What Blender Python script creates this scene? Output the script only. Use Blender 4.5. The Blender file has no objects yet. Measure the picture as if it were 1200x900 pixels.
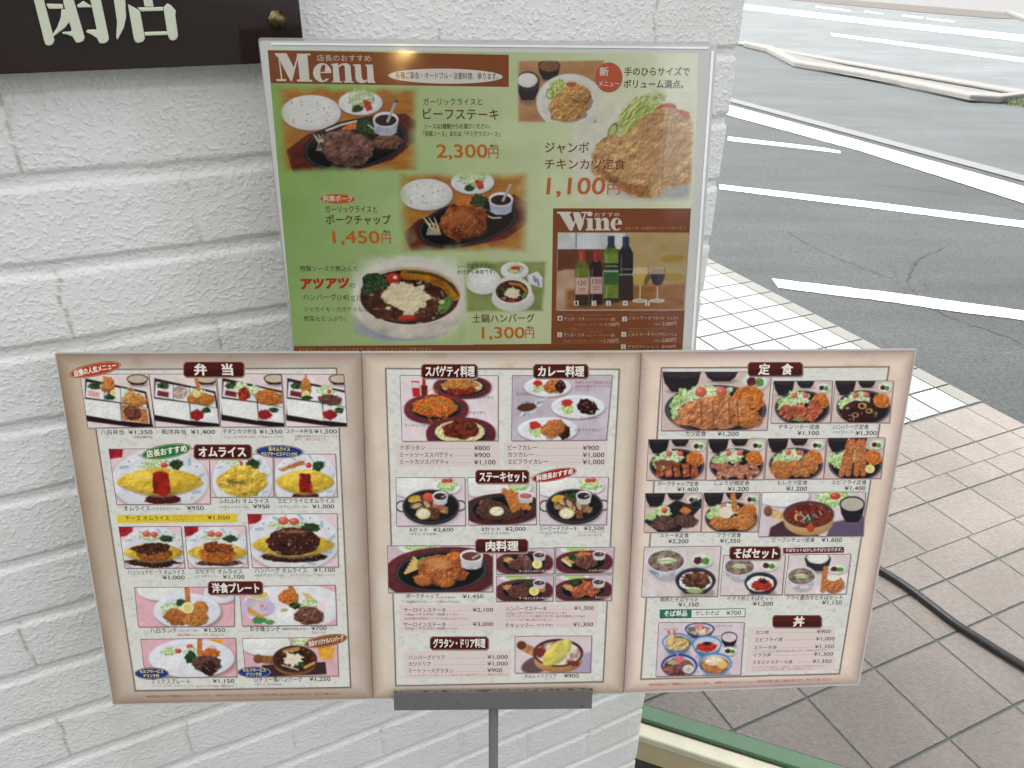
import bpy, bmesh, math, random
import numpy as np
from mathutils import Matrix, Vector

# ------------------------------------------------------------------ camera, sky, sun, exposure
SC = bpy.context.scene
COL = SC.collection
EYE = np.array([0.0, 0.0, 1.5])          # metres above the tiled pavement
FOC, PITCH, ROLL = 906.85, 0.510074, -0.0153231
_f = np.array([0, math.cos(PITCH), -math.sin(PITCH)])
_r = np.array([1.0, 0, 0]); _d = np.array([0, -math.sin(PITCH), -math.cos(PITCH)])
_c, _s = math.cos(ROLL), math.sin(ROLL)
RGT, DWN, FWD = _c*_r+_s*_d, -_s*_r+_c*_d, _f
cam = bpy.data.cameras.new('camera')
cam.sensor_width = 36; cam.lens = FOC/1200*36; cam.clip_start = 0.02; cam.clip_end = 2000
camo = bpy.data.objects.new('camera', cam); COL.objects.link(camo)
M = Matrix.Identity(4)
for i in range(3):
    M[i][0], M[i][1], M[i][2], M[i][3] = RGT[i], -DWN[i], -FWD[i], EYE[i]
camo.matrix_world = M
SC.camera = camo

SUN_EL, SUN_ROT = math.radians(56), math.radians(-62)
wd = bpy.data.worlds.new('World'); SC.world = wd; wd.use_nodes = True
nt = wd.node_tree; bg = nt.nodes['Background']
sky = nt.nodes.new('ShaderNodeTexSky'); sky.sky_type = 'NISHITA'; sky.sun_disc = False
sky.sun_elevation = SUN_EL; sky.sun_rotation = SUN_ROT; sky.air_density = 1.0; sky.dust_density = 6.0; sky.ozone_density = 1.0
hs = nt.nodes.new('ShaderNodeHueSaturation'); hs.inputs['Saturation'].default_value = 0.22
nt.links.new(sky.outputs[0], hs.inputs['Color']); nt.links.new(hs.outputs[0], bg.inputs['Color'])
bg.inputs['Strength'].default_value = 0.15
sl = bpy.data.lights.new('sun', 'SUN'); sl.energy = 0.7; sl.angle = math.radians(30); sl.color = (1, 0.96, 0.9)
so = bpy.data.objects.new('sun', sl); COL.objects.link(so)
# direction to the sun for NISHITA rotation r: (sin r, cos r) in the horizontal plane
sd = Vector((math.sin(SUN_ROT)*math.cos(SUN_EL), math.cos(SUN_ROT)*math.cos(SUN_EL), math.sin(SUN_EL)))
so.rotation_euler = sd.to_track_quat('Z', 'Y').to_euler(); so.location = (0, 0, 20)
vs = SC.view_settings
vs.view_transform = 'Standard'; vs.look = 'None'; vs.gamma = 1; vs.use_curve_mapping = False
vs.exposure = 2.05
SC.cycles.max_bounces = 6; SC.cycles.diffuse_bounces = 4

# ------------------------------------------------------------------ helpers
rng = np.random.default_rng(7)

def lin(c):
    c = np.asarray(c, float)
    if c.max() > 1.001: c = c/255.0
    return np.where(c <= 0.04045, c/12.92, ((np.clip(c, 0, 1)+0.055)/1.055)**2.4)

def tag(o, label=None, cat=None, group=None, kind=None):
    if label: o['label'] = label
    if cat: o['category'] = cat
    if group: o['group'] = group
    if kind: o['kind'] = kind
    return o

def empty(name, loc, label, cat, group=None):
    o = bpy.data.objects.new(name, None); COL.objects.link(o); o.location = tuple(loc)
    o.empty_display_size = 0.05
    return tag(o, label, cat, group)

def mesh(name, V, F, mat, parent=None, base=(0, 0, 0), smooth=False, cols=None):
    """V: world coordinates; base: world location of the root thing."""
    V = np.asarray(V, float)-np.asarray(base, float)
    me = bpy.data.meshes.new(name)
    if isinstance(F, np.ndarray):
        nf, k = F.shape
        me.vertices.add(len(V)); me.vertices.foreach_set('co', V.astype(np.float32).ravel())
        me.loops.add(nf*k); me.loops.foreach_set('vertex_index', F.astype(np.int32).ravel())
        me.polygons.add(nf); me.polygons.foreach_set('loop_start', (np.arange(nf)*k).astype(np.int32))
        me.polygons.foreach_set('loop_total', np.full(nf, k, np.int32))
        me.update(calc_edges=True)
    else:
        me.from_pydata([tuple(v) for v in V], [], F); me.update()
    me.materials.append(mat)
    if cols is not None:
        a = me.color_attributes.new('Col', 'FLOAT_COLOR', 'POINT')
        c4 = np.ones((len(V), 4), np.float32); c4[:, :3] = cols
        a.data.foreach_set('color', c4.ravel())
    if smooth:
        me.polygons.foreach_set('use_smooth', np.ones(len(me.polygons), bool))
    o = bpy.data.objects.new(name, me); COL.objects.link(o)
    if parent: o.parent = parent
    return o

def grid_faces(ny, nx):
    i = np.arange(ny*nx).reshape(ny, nx)
    return np.stack([i[:-1, :-1], i[1:, :-1], i[1:, 1:], i[:-1, 1:]], -1).reshape(-1, 4)

class MB:
    """collects boxes / tubes / polygons into ONE mesh"""
    def __init__(s): s.v = []; s.f = []
    def add(s, V, F):
        n = len(s.v); s.v += [tuple(map(float, p)) for p in V]; s.f += [[i+n for i in q] for q in F]
    def prism(s, poly, dvec):
        """poly: CCW 3D points seen from +dvec ; extruded by dvec"""
        P = [np.array(p, float) for p in poly]; n = len(P); d = np.array(dvec, float)
        V = P+[p+d for p in P]
        F = [list(range(n))[::-1], [i+n for i in range(n)]]+[[i, (i+1) % n, (i+1) % n+n, i+n] for i in range(n)]
        s.add(V, F)
    def box(s, o, ux, uy, uz):
        o, ux, uy, uz = map(lambda q: np.array(q, float), (o, ux, uy, uz))
        s.prism([o, o+ux, o+ux+uy, o+uy], uz)
    def tube(s, pts, r, n=16, cap=True):
        pts = [np.array(p, float) for p in pts]; k = len(pts); V = []; F = []
        rs = r if hasattr(r, '__len__') else [r]*k
        up = None
        for i, p in enumerate(pts):
            t = pts[min(i+1, k-1)]-pts[max(i-1, 0)]; t = t/np.linalg.norm(t)
            if up is None:
                up = np.array([0, 0, 1.0]) if abs(t[2]) < 0.9 else np.array([1.0, 0, 0])
            u = up-t*(up@t); u /= np.linalg.norm(u); w = np.cross(t, u); up = u
            for j in range(n):
                a = 2*math.pi*j/n; V.append(p+rs[i]*(math.cos(a)*u+math.sin(a)*w))
        for i in range(k-1):
            for j in range(n):
                F.append([i*n+j, i*n+(j+1) % n, (i+1)*n+(j+1) % n, (i+1)*n+j])
        if cap: F.append(list(range(n))[::-1]); F.append([(k-1)*n+j for j in range(n)])
        s.add(V, F)
    def build(s, name, mat, parent=None, base=(0, 0, 0), smooth=False, bevel=0):
        o = mesh(name, s.v, s.f, mat, parent, base, smooth)
        if bevel:
            m = o.modifiers.new('bevel', 'BEVEL'); m.width = bevel; m.segments = 2; m.limit_method = 'ANGLE'
        return o

def ray(x, y):
    """direction of the ray through photo pixel (1200x900)"""
    x = np.asarray(x, float)[..., None]; y = np.asarray(y, float)[..., None]
    return (x-600)/FOC*RGT+(y-450)/FOC*DWN+FWD

class Plane:
    def __init__(s, p, n): s.p = np.array(p, float); s.n = np.array(n, float)/np.linalg.norm(n)
    def at(s, x, y, lift=0.0):
        q = ray(x, y); t = ((s.p-EYE)@s.n)/(q@s.n)
        return EYE+q*t[..., None]+s.n*lift

def ground(x, y, z=0.0):
    q = ray(x, y); t = (z-EYE[2])/q[..., 2]
    return EYE+q*t[..., None]

# ---- value noise for shapes and printed pictures
_T = rng.random((256, 256))
def vnoise(x, y, seed=0):
    x = np.asarray(x, float)+seed*17.31; y = np.asarray(y, float)+seed*9.77
    xi = np.floor(x).astype(int); yi = np.floor(y).astype(int); fx = x-xi; fy = y-yi
    fx = fx*fx*(3-2*fx); fy = fy*fy*(3-2*fy)
    a = _T[xi & 255, yi & 255]; b = _T[(xi+1) & 255, yi & 255]; c = _T[xi & 255, (yi+1) & 255]; d = _T[(xi+1) & 255, (yi+1) & 255]
    return (a*(1-fx)+b*fx)*(1-fy)+(c*(1-fx)+d*fx)*fy
def fbm(x, y, o=3, seed=0):
    s = 0; a = 0.5; t = 0
    for i in range(o):
        s = s+a*vnoise(x*2**i, y*2**i, seed+i*3); t += a; a *= 0.55
    return s/t*2-1

# ------------------------------------------------------------------ materials
def newmat(name):
    m = bpy.data.materials.new(name); m.use_nodes = True
    return m, m.node_tree, m.node_tree.nodes['Principled BSDF']

def nd(nt, typ, **kw):
    n = nt.nodes.new(typ)
    for k, v in kw.items():
        if k in n.inputs: n.inputs[k].default_value = v
        else: setattr(n, k, v)
    return n

def simple(name, col, rough=0.5, metal=0.0, vary=0.12, scale=40.0, bump=0.0, bscale=200.0, spec=0.5, coat=0.0):
    m, t, b = newmat(name)
    tc = nd(t, 'ShaderNodeTexCoord')
    n = nd(t, 'ShaderNodeTexNoise', Scale=scale, Detail=4.0)
    t.links.new(tc.outputs['Object'], n.inputs['Vector'])
    mx = nd(t, 'ShaderNodeMix', data_type='RGBA')
    c = lin(col)
    mx.inputs['A'].default_value = (*np.clip(c*(1-vary), 0, 1), 1); mx.inputs['B'].default_value = (*np.clip(c*(1+vary), 0, 1), 1)
    t.links.new(n.outputs['Fac'], mx.inputs['Factor']); t.links.new(mx.outputs['Result'], b.inputs['Base Color'])
    b.inputs['Roughness'].default_value = rough; b.inputs['Metallic'].default_value = metal
    b.inputs['Specular IOR Level'].default_value = spec; b.inputs['Coat Weight'].default_value = coat; b.inputs['Coat Roughness'].default_value = 0.05
    if bump:
        n2 = nd(t, 'ShaderNodeTexNoise', Scale=bscale, Detail=3.0); t.links.new(tc.outputs['Object'], n2.inputs['Vector'])
        bp = nd(t, 'ShaderNodeBump', Strength=bump, Distance=0.002); t.links.new(n2.outputs['Fac'], bp.inputs['Height'])
        t.links.new(bp.outputs['Normal'], b.inputs['Normal'])
    return m
# ------------------------------------------------------------------ ground layout (tile grid)
GY, GO = -1.13708619, np.array([2.87672698/2, 6.48954846/2, 0.0])
GA = np.array([math.cos(GY), math.sin(GY), 0]); GB = np.array([math.sin(GY), -math.cos(GY), 0])
U = 0.15
def LC(L, C, z=0.0):
    return GO+U*(C-6)*GA+U*(L-1)*GB+np.array([0, 0, z])

ZLOT, ZLOW = -0.10, -0.225
# ---- materials of the ground
def asphalt_mat(name, col, crack=0.0):
    m, t, b = newmat(name)
    tc = nd(t, 'ShaderNodeTexCoord')
    n1 = nd(t, 'ShaderNodeTexNoise', Scale=0.9, Detail=5.0, Roughness=0.6)
    n2 = nd(t, 'ShaderNodeTexNoise', Scale=70.0, Detail=6.0, Roughness=0.75)
    mp = nd(t, 'ShaderNodeMapping'); mp.inputs['Scale'].default_value = (0.5, 3.0, 1); mp.inputs['Rotation'].default_value = (0, 0, 0.15)
    n3 = nd(t, 'ShaderNodeTexNoise', Scale=1.6, Detail=6.0, Roughness=0.65)
    for n in (n1, n2): t.links.new(tc.outputs['Object'], n.inputs['Vector'])
    t.links.new(tc.outputs['Object'], mp.inputs['Vector']); t.links.new(mp.outputs['Vector'], n3.inputs['Vector'])
    r = nd(t, 'ShaderNodeValToRGB'); c = lin(col)
    r.color_ramp.elements[0].position = 0.3; r.color_ramp.elements[0].color = (*(c*0.66), 1)
    r.color_ramp.elements[1].position = 0.7; r.color_ramp.elements[1].color = (*(c*1.3), 1)
    a = nd(t, 'ShaderNodeMath', operation='ADD'); a2 = nd(t, 'ShaderNodeMath', operation='MULTIPLY'); a2.inputs[1].default_value = 0.5
    t.links.new(n1.outputs['Fac'], a.inputs[0]); t.links.new(n3.outputs['Fac'], a.inputs[1]); t.links.new(a.outputs[0], a2.inputs[0])
    t.links.new(a2.outputs[0], r.inputs['Fac'])
    mx = nd(t, 'ShaderNodeMix', data_type='RGBA', blend_type='OVERLAY'); mx.inputs['Factor'].default_value = 0.7
    gr = nd(t, 'ShaderNodeMapRange'); gr.inputs['From Min'].default_value = 0.3; gr.inputs['From Max'].default_value = 0.7
    t.links.new(n2.outputs['Fac'], gr.inputs['Value'])
    t.links.new(r.outputs['Color'], mx.inputs['A']); t.links.new(gr.outputs['Result'], mx.inputs['B'])
    t.links.new(mx.outputs['Result'], b.inputs['Base Color'])
    b.inputs['Roughness'].default_value = 0.75
    bp = nd(t, 'ShaderNodeBump', Strength=0.5, Distance=0.004); t.links.new(n2.outputs['Fac'], bp.inputs['Height']); t.links.new(bp.outputs['Normal'], b.inputs['Normal'])
    return m

M_LOT = asphalt_mat('lot_asphalt', (51, 55, 54))
M_ROAD = asphalt_mat('road_asphalt', (88, 92, 92))
def paint_mat():
    m, t, b = newmat('road_paint'); tc = nd(t, 'ShaderNodeTexCoord')
    n = nd(t, 'ShaderNodeTexNoise', Scale=55.0, Detail=6.0, Roughness=0.8); n2 = nd(t, 'ShaderNodeTexNoise', Scale=5.0, Detail=3.0)
    for k in (n, n2): t.links.new(tc.outputs['Object'], k.inputs['Vector'])
    a = nd(t, 'ShaderNodeMath', operation='ADD'); t.links.new(n.outputs['Fac'], a.inputs[0]); t.links.new(n2.outputs['Fac'], a.inputs[1])
    r = nd(t, 'ShaderNodeValToRGB'); e = r.color_ramp.elements
    e[0].position = 0.36; e[0].color = (0.16, 0.165, 0.16, 1); e[1].position = 0.43; e[1].color = (0.62, 0.63, 0.61, 1); r.color_ramp.elements.new(0.62).color = (0.74, 0.74, 0.72, 1)
    h = nd(t, 'ShaderNodeMath', operation='MULTIPLY'); h.inputs[1].default_value = 0.5
    t.links.new(a.outputs[0], h.inputs[0]); t.links.new(h.outputs[0], r.inputs['Fac']); t.links.new(r.outputs['Color'], b.inputs['Base Color']); b.inputs['Roughness'].default_value = 0.65
    return m
M_LINE = paint_mat()
M_KERB = simple('kerb_concrete', (110, 109, 105), 0.8, vary=0.15, scale=9, bump=0.4)
M_GUTTER = simple('gutter_concrete', (101, 102, 100), 0.8, vary=0.15, scale=9, bump=0.4)
M_VERGE = simple('verge_soil', (76, 72, 65), 0.95, vary=0.25, scale=3, bump=0.5, bscale=60)
M_FARWALK = simple('far_pavement', (97, 97, 94), 0.85, vary=0.1, scale=2)
M_TILE = None

def sheet(name, pts, z, mat, label=None):
    V = [np.array([p[0], p[1], z]) for p in pts]
    o = mesh(name, V, [list(range(len(V)))], mat)
    me = o.data
    if me.polygons[0].normal.z < 0: me.flip_normals()
    o['kind'] = 'structure'
    return o
def gpx(pts, z): return [ground(x, y, z) for x, y in pts]

sheet('ground', [(-300, -60), (600, -60), (600, 600), (-300, 600)], ZLOT-0.02, M_LOT)
# parking lot: the near side of the concrete gutter line
g0 = ground(860, 120, ZLOT); g1 = ground(1200, 212, ZLOT); gd = (g1-g0)/np.linalg.norm(g1-g0)
far0, far1 = g0-gd*30, g1+gd*60
gn = np.array([gd[1], -gd[0], 0]); gn = gn if gn[1] < 0 else -gn
# the lot keeps clear of the tiled pavement's slab and the lower entrance floor
sheet('parking_lot', [far0, far1, far1+gn*40, far0+gn*40], ZLOT-0.016+0.012, M_LOT)
gw = 0.16
sheet('gutter', [far0-gn*gw, far1-gn*gw, far1+gn*0.02, far0+gn*0.02], ZLOT+0.004, M_GUTTER)
M_APRON = asphalt_mat('apron_asphalt', (66, 70, 70))
sheet('asphalt_apron', gpx([(820, 46), (871, 53), (1000, 77), (1200, 112), (1500, 165), (1500, 296), (1200, 209), (1000, 155), (860, 117), (820, 105)], ZLOT-0.002), ZLOT-0.002, M_APRON)
sheet('road', [far0-gn*70, far1-gn*70, far1-gn*gw, far0-gn*gw], ZLOT-0.004, M_ROAD)

def ribbon(name, top, bot, z, mat):
    """strip between two pixel polylines lying on height z"""
    def rough(P):
        out = []
        for i in range(len(P)-1):
            n = max(2, int(np.linalg.norm(P[i+1]-P[i])/0.035)); n = min(n, 160)
            for k in range(n):
                q = P[i]+(P[i+1]-P[i])*k/n; j = (rng.random(2)-0.5)*0.009; out.append(q+np.array([j[0], j[1], 0]))
        return out+[P[-1]]
    A = rough(gpx(top, z)); B = rough(gpx(bot, z))
    n, m = len(A), len(B); V = A+B; F = []
    i = j = 0
    while i < n-1 or j < m-1:                       # zip the two edges together
        if j == m-1 or (i < n-1 and (i+1)/(n-1) <= (j+1)/(m-1)): F.append([i, n+j, i+1]); i += 1
        else: F.append([i, n+j, n+j+1]); j += 1
    o = mesh(name, [np.array([p[0], p[1], z]) for p in V], F, mat)
    if o.data.polygons[0].normal.z < 0: o.data.flip_normals()
    o['kind'] = 'structure'
    return o
ZP = ZLOT+0.0005
ribbon('painted_line', [(843, 215.9), (1010, 235), (1200, 259), (1260, 267)], [(843, 221.6), (1010, 242.3), (1200, 266.6), (1260, 275)], ZP, M_LINE)
ribbon('painted_line', [(853, 160), (962, 172.6), (985, 177)], [(853, 164.7), (950, 175.2), (985, 179.5)], ZP, M_LINE)
ribbon('painted_line', [(904.5, 326.5), (1050, 343.5), (1200, 364), (1260, 372)], [(912, 337), (1050, 354.5), (1092, 361), (1200, 375), (1260, 383)], ZP, M_LINE)
ribbon('painted_line', [(840, 118.8), (858, 124), (978, 156.7), (1200, 218.5), (1290, 244)], [(840, 131), (857.4, 136), (1010, 177.3), (1200, 238), (1290, 267)], ZP+0.003, M_LINE)
ZR = ZLOT+0.0002
ribbon('road_marking', [(973.6, 38.6), (1200, 68), (1280, 78)], [(975, 41.8), (1200, 73), (1280, 83.5)], ZR, M_LINE)
ribbon('road_marking', [(850, 2), (877, 5.4), (1010, 21.0), (1200, 41), (1290, 50.5)], [(850, 4.6), (877, 8), (1010, 23.6), (1200, 44.2), (1290, 54)], ZR, M_LINE)
ribbon('road_marking', [(850, 6), (877, 9), (1010, 24.8), (1200, 45.6), (1290, 55.4)], [(850, 8.2), (877, 11.4), (1010, 27.4), (1200, 48.6), (1290, 58.6)], ZR, M_LINE)
for a, b in (((956, 6.6), (997, 12)), ((1013, 12.4), (1035, 15.6)), ((1057.5, 17.2), (1081, 20.2)), ((1086, 21), (1118, 24.4))):
    ribbon('road_marking', [a, b], [(a[0], a[1]+1.5), (b[0], b[1]+1.8)], ZR, M_LINE)
# raised traffic island with pale kerb faces
def island(name, outline, z0, h, mat, topmat, inset=0.15):
    P = [np.array(p) for p in gpx(outline, z0)]
    ar = sum(P[i][0]*P[(i+1) % len(P)][1]-P[(i+1) % len(P)][0]*P[i][1] for i in range(len(P)))
    if ar < 0: P = P[::-1]
    mb = MB(); mb.prism(P, (0, 0, h)); o = mb.build(name, mat, bevel=0.02); o['kind'] = 'structure'
    c = sum(P)/len(P)
    return o
ZI = ZLOT
island('kerb', [(842, 48.5), (871, 52.2), (994, 74.5), (1200, 109.5), (1290, 124), (1290, 127), (1200, 113.6), (994, 77.3), (871, 54.2), (842, 50.5)], ZI, 0.05, M_KERB, None)
island('kerb', [(871, 53.4), (905, 59.5), (935, 76), (1010, 89), (1061, 99), (1137, 115.5), (1170, 117.5), (1200, 115), (1200, 118), (1172, 121.5), (1135, 119.5), (1061, 103.4), (1010, 92.6), (930, 79), (898, 62), (871, 55.6)], ZI, 0.09, M_KERB, None)
sheet('verge', gpx([(905, 57.5), (994, 77.5), (1200, 113.8), (1290, 128), (1290, 131), (1200, 117), (1137, 117.5), (1061, 100.5), (935, 77)], ZLOT+0.03), ZLOT+0.03, M_FARWALK)
M_GRASS = simple('kerb_grass', (92, 98, 62), 0.9, vary=0.3, scale=30, bump=0.6)
gtuft = MB()
rr = random.Random(3)
for i in range(260):
    px, py = 1176+rr.random()*34, 117.8+rr.random()*4.4+0.0
    p = ground(px, py+(px-1176)*0.12, ZLOT); a = rr.random()*6.28; w = 0.008; hh = 0.03+0.05*rr.random()
    t = p+np.array([rr.uniform(-.03, .03), rr.uniform(-.03, .03), hh]); s_ = np.array([math.cos(a)*w, math.sin(a)*w, 0])
    gtuft.add([p-s_, p+s_, t], [[0, 1, 2]])
tag(gtuft.build('grass', M_GRASS), kind='stuff')
# far side of the road: verge strip, kerb and pale pavement
sheet('verge', gpx([(880, -9), (950, -0.6), (1000, 1), (1090, 8.4), (1180, 15.8), (1190, 22), (1167, 21.4), (1090, 15.2), (1000, 6.7), (880, -4.5)], ZLOT+0.006), ZLOT+0.006, M_VERGE)
sheet('far_pavement', gpx([(820, -16.5), (1290, -14), (1290, 28), (1200, 17.2), (1180, 14.9), (1090, 7.8), (1000, 0.4), (950, -1.2), (820, -13)], ZLOT+0.003), ZLOT+0.003, M_FARWALK)
island('kerb', [(1178, 14.2), (1196, 20.5), (1230, 29), (1230, 32), (1196, 23.5), (1180, 16.8)], ZLOT, 0.1, M_KERB, None)
# cracks in the parking lot
M_CRACK = simple('asphalt_crack', (56, 59, 57), 0.9, vary=0.3, scale=30)
def crack(pts, w, mat=M_CRACK, name='asphalt_crack'):
    G = gpx(pts, ZP+0.0002)
    P = []
    for i in range(len(G)-1):
        for k in range(8):
            q = G[i]+(G[i+1]-G[i])*k/8; j = (rng.random(2)-0.5)*0.03
            P.append(q+np.array([j[0], j[1], 0]))
    P.append(G[-1]); L = []; R_ = []
    for i, p in enumerate(P):
        t = P[min(i+1, len(P)-1)]-P[max(i-1, 0)]; t = t/np.linalg.norm(t); nn = np.array([-t[1], t[0], 0]); ww = w*0.75*(0.2+rng.random())
        L.append(p+nn*ww); R_.append(p-nn*ww)
    V = L+R_; n = len(P)
    o = mesh(name, V, [[i, i+n, i+n+1, i+1] for i in range(n-1)], mat); o['kind'] = 'structure'
F7 = lambda L: [(820+x/3.158, 280+y/3.158) for x, y in L]
crack(F7([(330, -30), (400, 20), (470, 50), (560, 90), (650, 125), (735, 150)]), 0.004)
crack(F7([(905, 30), (830, 60), (790, 95), (765, 150), (800, 205), (865, 258), (960, 300), (1080, 340), (1220, 395)]), 0.006)
crack(F7([(720, 110), (740, 170), (790, 215)]), 0.004)
crack(F7([(840, 120), (830, 165), (850, 190)]), 0.003)
crack([(1010, 214), (1090, 223), (1150, 232), (1210, 250)], 0.004)
crack([(870, 176), (930, 186), (1000, 196)], 0.003)
M_MOSS = simple('crack_moss', (66, 74, 50), 0.95, vary=0.3, scale=60)
crack(F7([(800, 75), (790, 95), (782, 108)]), 0.007, M_MOSS, 'moss')

# ------------------------------------------------------------------ tiled pavement
def tile_mat():
    m, t, b = newmat('paving_tile')
    tc = nd(t, 'ShaderNodeTexCoord')
    n1 = nd(t, 'ShaderNodeTexNoise', Scale=3.0, Detail=4.0); n2 = nd(t, 'ShaderNodeTexNoise', Scale=190.0, Detail=3.0, Roughness=0.6); n3 = nd(t, 'ShaderNodeTexNoise', Scale=75.0, Detail=4.0, Roughness=0.65)
    for n in (n1, n2, n3): t.links.new(tc.outputs['Object'], n.inputs['Vector'])
    at = nd(t, 'ShaderNodeAttribute', attribute_name='Col')
    r = nd(t, 'ShaderNodeValToRGB'); r.color_ramp.elements[0].position = 0.36; r.color_ramp.elements[0].color = (0.76, 0.75, 0.74, 1)
    r.color_ramp.elements[1].position = 0.64; r.color_ramp.elements[1].color = (1.15, 1.15, 1.15, 1)
    a = nd(t, 'ShaderNodeMath', operation='ADD'); a2 = nd(t, 'ShaderNodeMath', operation='MULTIPLY'); a2.inputs[1].default_value = 0.5
    t.links.new(n3.outputs['Fac'], a.inputs[0]); t.links.new(n1.outputs['Fac'], a.inputs[1]); t.links.new(a.outputs[0], a2.inputs[0]); t.links.new(a2.outputs[0], r.inputs['Fac'])
    mx = nd(t, 'ShaderNodeMix', data_type='RGBA', blend_type='MULTIPLY'); mx.inputs['Factor'].default_value = 1
    t.links.new(at.outputs['Color'], mx.inputs['A']); t.links.new(r.outputs['Color'], mx.inputs['B']); t.links.new(mx.outputs['Result'], b.inputs['Base Color'])
    b.inputs['Roughness'].default_value = 0.6
    bp = nd(t, 'ShaderNodeBump', Strength=0.8, Distance=0.005); ad = nd(t, 'ShaderNodeMath', operation='ADD')
    t.links.new(n2.outputs['Fac'], ad.inputs[0]); t.links.new(n3.outputs['Fac'], ad.inputs[1]); t.links.new(ad.outputs[0], bp.inputs['Height']); t.links.new(bp.outputs['Normal'], b.inputs['Normal'])
    return m
M_TILE = tile_mat()
M_GROUT = simple('grout', (88, 94, 89), 0.9, vary=0.15, scale=30)
M_TACT = simple('white_ribbed_tile', (162, 164, 161), 0.35, vary=0.05, scale=14)
M_TACTG = simple('ribbed_tile_groove', (86, 91, 89), 0.6, vary=0.1, scale=20)
M_EDGE = simple('beige_ribbed_tile', (124, 124, 117), 0.5, vary=0.08, scale=14)
DIAG = 28.85
def clip_diag(poly, lim):
    out = []
    for i in range(len(poly)):
        a, b = poly[i], poly[(i+1) % len(poly)]
        fa, fb = a[0]+a[1]-lim, b[0]+b[1]-lim
        if fa <= 0: out.append(a)
        if fa*fb < 0:
            k = fa/(fa-fb); out.append((a[0]+(b[0]-a[0])*k, a[1]+(b[1]-a[1])*k))
    return out
LMAX = 26.0
# slab under the tiles (top = grout level)
slab = MB()
P = clip_diag([(0.5, -45), (LMAX, -45), (LMAX, 40), (0.5, 40)], DIAG)
q = [LC(L, C, -0.4) for L, C in P]
if np.cross(q[1]-q[0], q[2]-q[1])[2] < 0: q = q[::-1]
slab.prism(q, (0, 0, 0.397)); tag(slab.build('pavement_base', M_GROUT), kind='structure')
# plain tiles: three courses of square tiles with their own joints
tv, tf, tcol = [], [], []
def tile(L0, L1, C0, C1, gap=0.035, col=(176, 164, 152), gc=(0.03, 0.03)):
    poly = clip_diag([(L0+gap/2, C0+gc[0]), (L1-gap/2, C0+gc[0]), (L1-gap/2, C1-gc[1]), (L0+gap/2, C1-gc[1])], DIAG-0.01)
    if len(poly) < 3: return
    top = [LC(L, C, 0.0) for L, C in poly]; bot = [LC(L, C, -0.006) for L, C in poly]
    if np.cross(top[1]-top[0], top[2]-top[1])[2] < 0: top = top[::-1]; bot = bot[::-1]
    n = len(tv); k = len(top)
    # small chamfer
    c = sum(top)/k; tin = [p+(c-p)/np.linalg.norm(c-p)*0.0012 for p in top]; tmid = [p-np.array([0, 0, 0.0009]) for p in top]
    tv.extend(tin+tmid+bot); tf.append([n+i for i in range(k)])
    for i in range(k):
        j = (i+1) % k
        tf.append([n+i, n+k+i, n+k+j, n+j]); tf.append([n+k+i, n+2*k+i, n+2*k+j, n+k+j])
    cc = lin(col)*(1+rng.uniform(-0.05, 0.05))
    tcol.extend([cc]*(3*k))
TC = (121, 114, 107)
def course(lines, cs, soft):
    for i in range(len(lines)-1):
        for j in range(len(cs)-1):
            g0 = 0.006 if cs[j] in soft else 0.022; g1 = 0.006 if cs[j+1] in soft else 0.022
            tile(lines[i], lines[i+1], cs[j], cs[j+1], 0.034, TC, (g0, g1))
soft = (12.85, 14.55)
course([0.5, 1.13, 2.32, 3.15, 4.37, 5.6, 6.8, 8.0, 9.2, 10.4, 11.6, 12.8, 14.0, 15.2, 16.4, 17.6], [11.03, 12.24, 12.85], soft)
course([0.5, 0.62, 1.87, 2.82, 4.08, 5.36, 6.65, 7.95, 9.25, 10.55, 11.85, 13.15, 14.45, 15.75, 17.05], [12.85, 13.45, 14.55], soft)
L3 = [0.5, 1.35, 2.75, 4.16, 5.55, 6.97, 8.37, 9.79, 11.19, 12.6, 14.0]
course(L3, [14.55, 15.24, 16.2, 17.6, 19.0, 20.4, 21.8, 23.2, 24.6, 26, 27.4], soft)
o = mesh('pavement', tv, tf, M_TILE, cols=np.array(tcol)); o['kind'] = 'structure'
# ribbed white tiles and the beige ribbed edging, with their ribs as real ridges
def ribbed(name, L0, L1, C0, C1, nrib, mat_rib, z, rows):
    mb = MB()
    for (la, lb, ca, cb) in rows:
        w = (lb-la)/nrib
        for k in range(nrib):
            a = la+w*(k+0.17); b = la+w*(k+0.83)
            q = [LC(a, ca, -0.003), LC(b, ca, -0.003), LC(b, cb, -0.003), LC(a, cb, -0.003)]
            if np.cross(q[1]-q[0], q[2]-q[1])[2] < 0: q = q[::-1]
            mb.prism(q, (0, 0, z+0.003))
    o = mb.build(name, mat_rib); o['kind'] = 'structure'
    return o
rows = [(L+0.03, L+0.97, C+0.035, C+0.965) for L in range(1, 9) for C in range(-24, 11)]
ribbed('ribbed_pavement', 0, 0, 0, 0, 9, M_TACT, 0.0035, rows)
tb = MB()
for (la, lb, ca, cb) in rows+[(0.5, 0.98, C+0.03, C+0.97) for C in range(-24, 11)]:
    q = [LC(la, ca, -0.003), LC(lb, ca, -0.003), LC(lb, cb, -0.003), LC(la, cb, -0.003)]
    if np.cross(q[1]-q[0], q[2]-q[1])[2] < 0: q = q[::-1]
    tb.prism(q, (0, 0, 0.0031))
tag(tb.build('ribbed_pavement_base', M_TACTG), kind='structure')
ribbed('pavement_edging', 0, 0, 0, 0, 6, M_EDGE, 0.003, [(0.5, 0.98, C+0.03, C+0.97) for C in range(-24, 11)])

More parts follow.
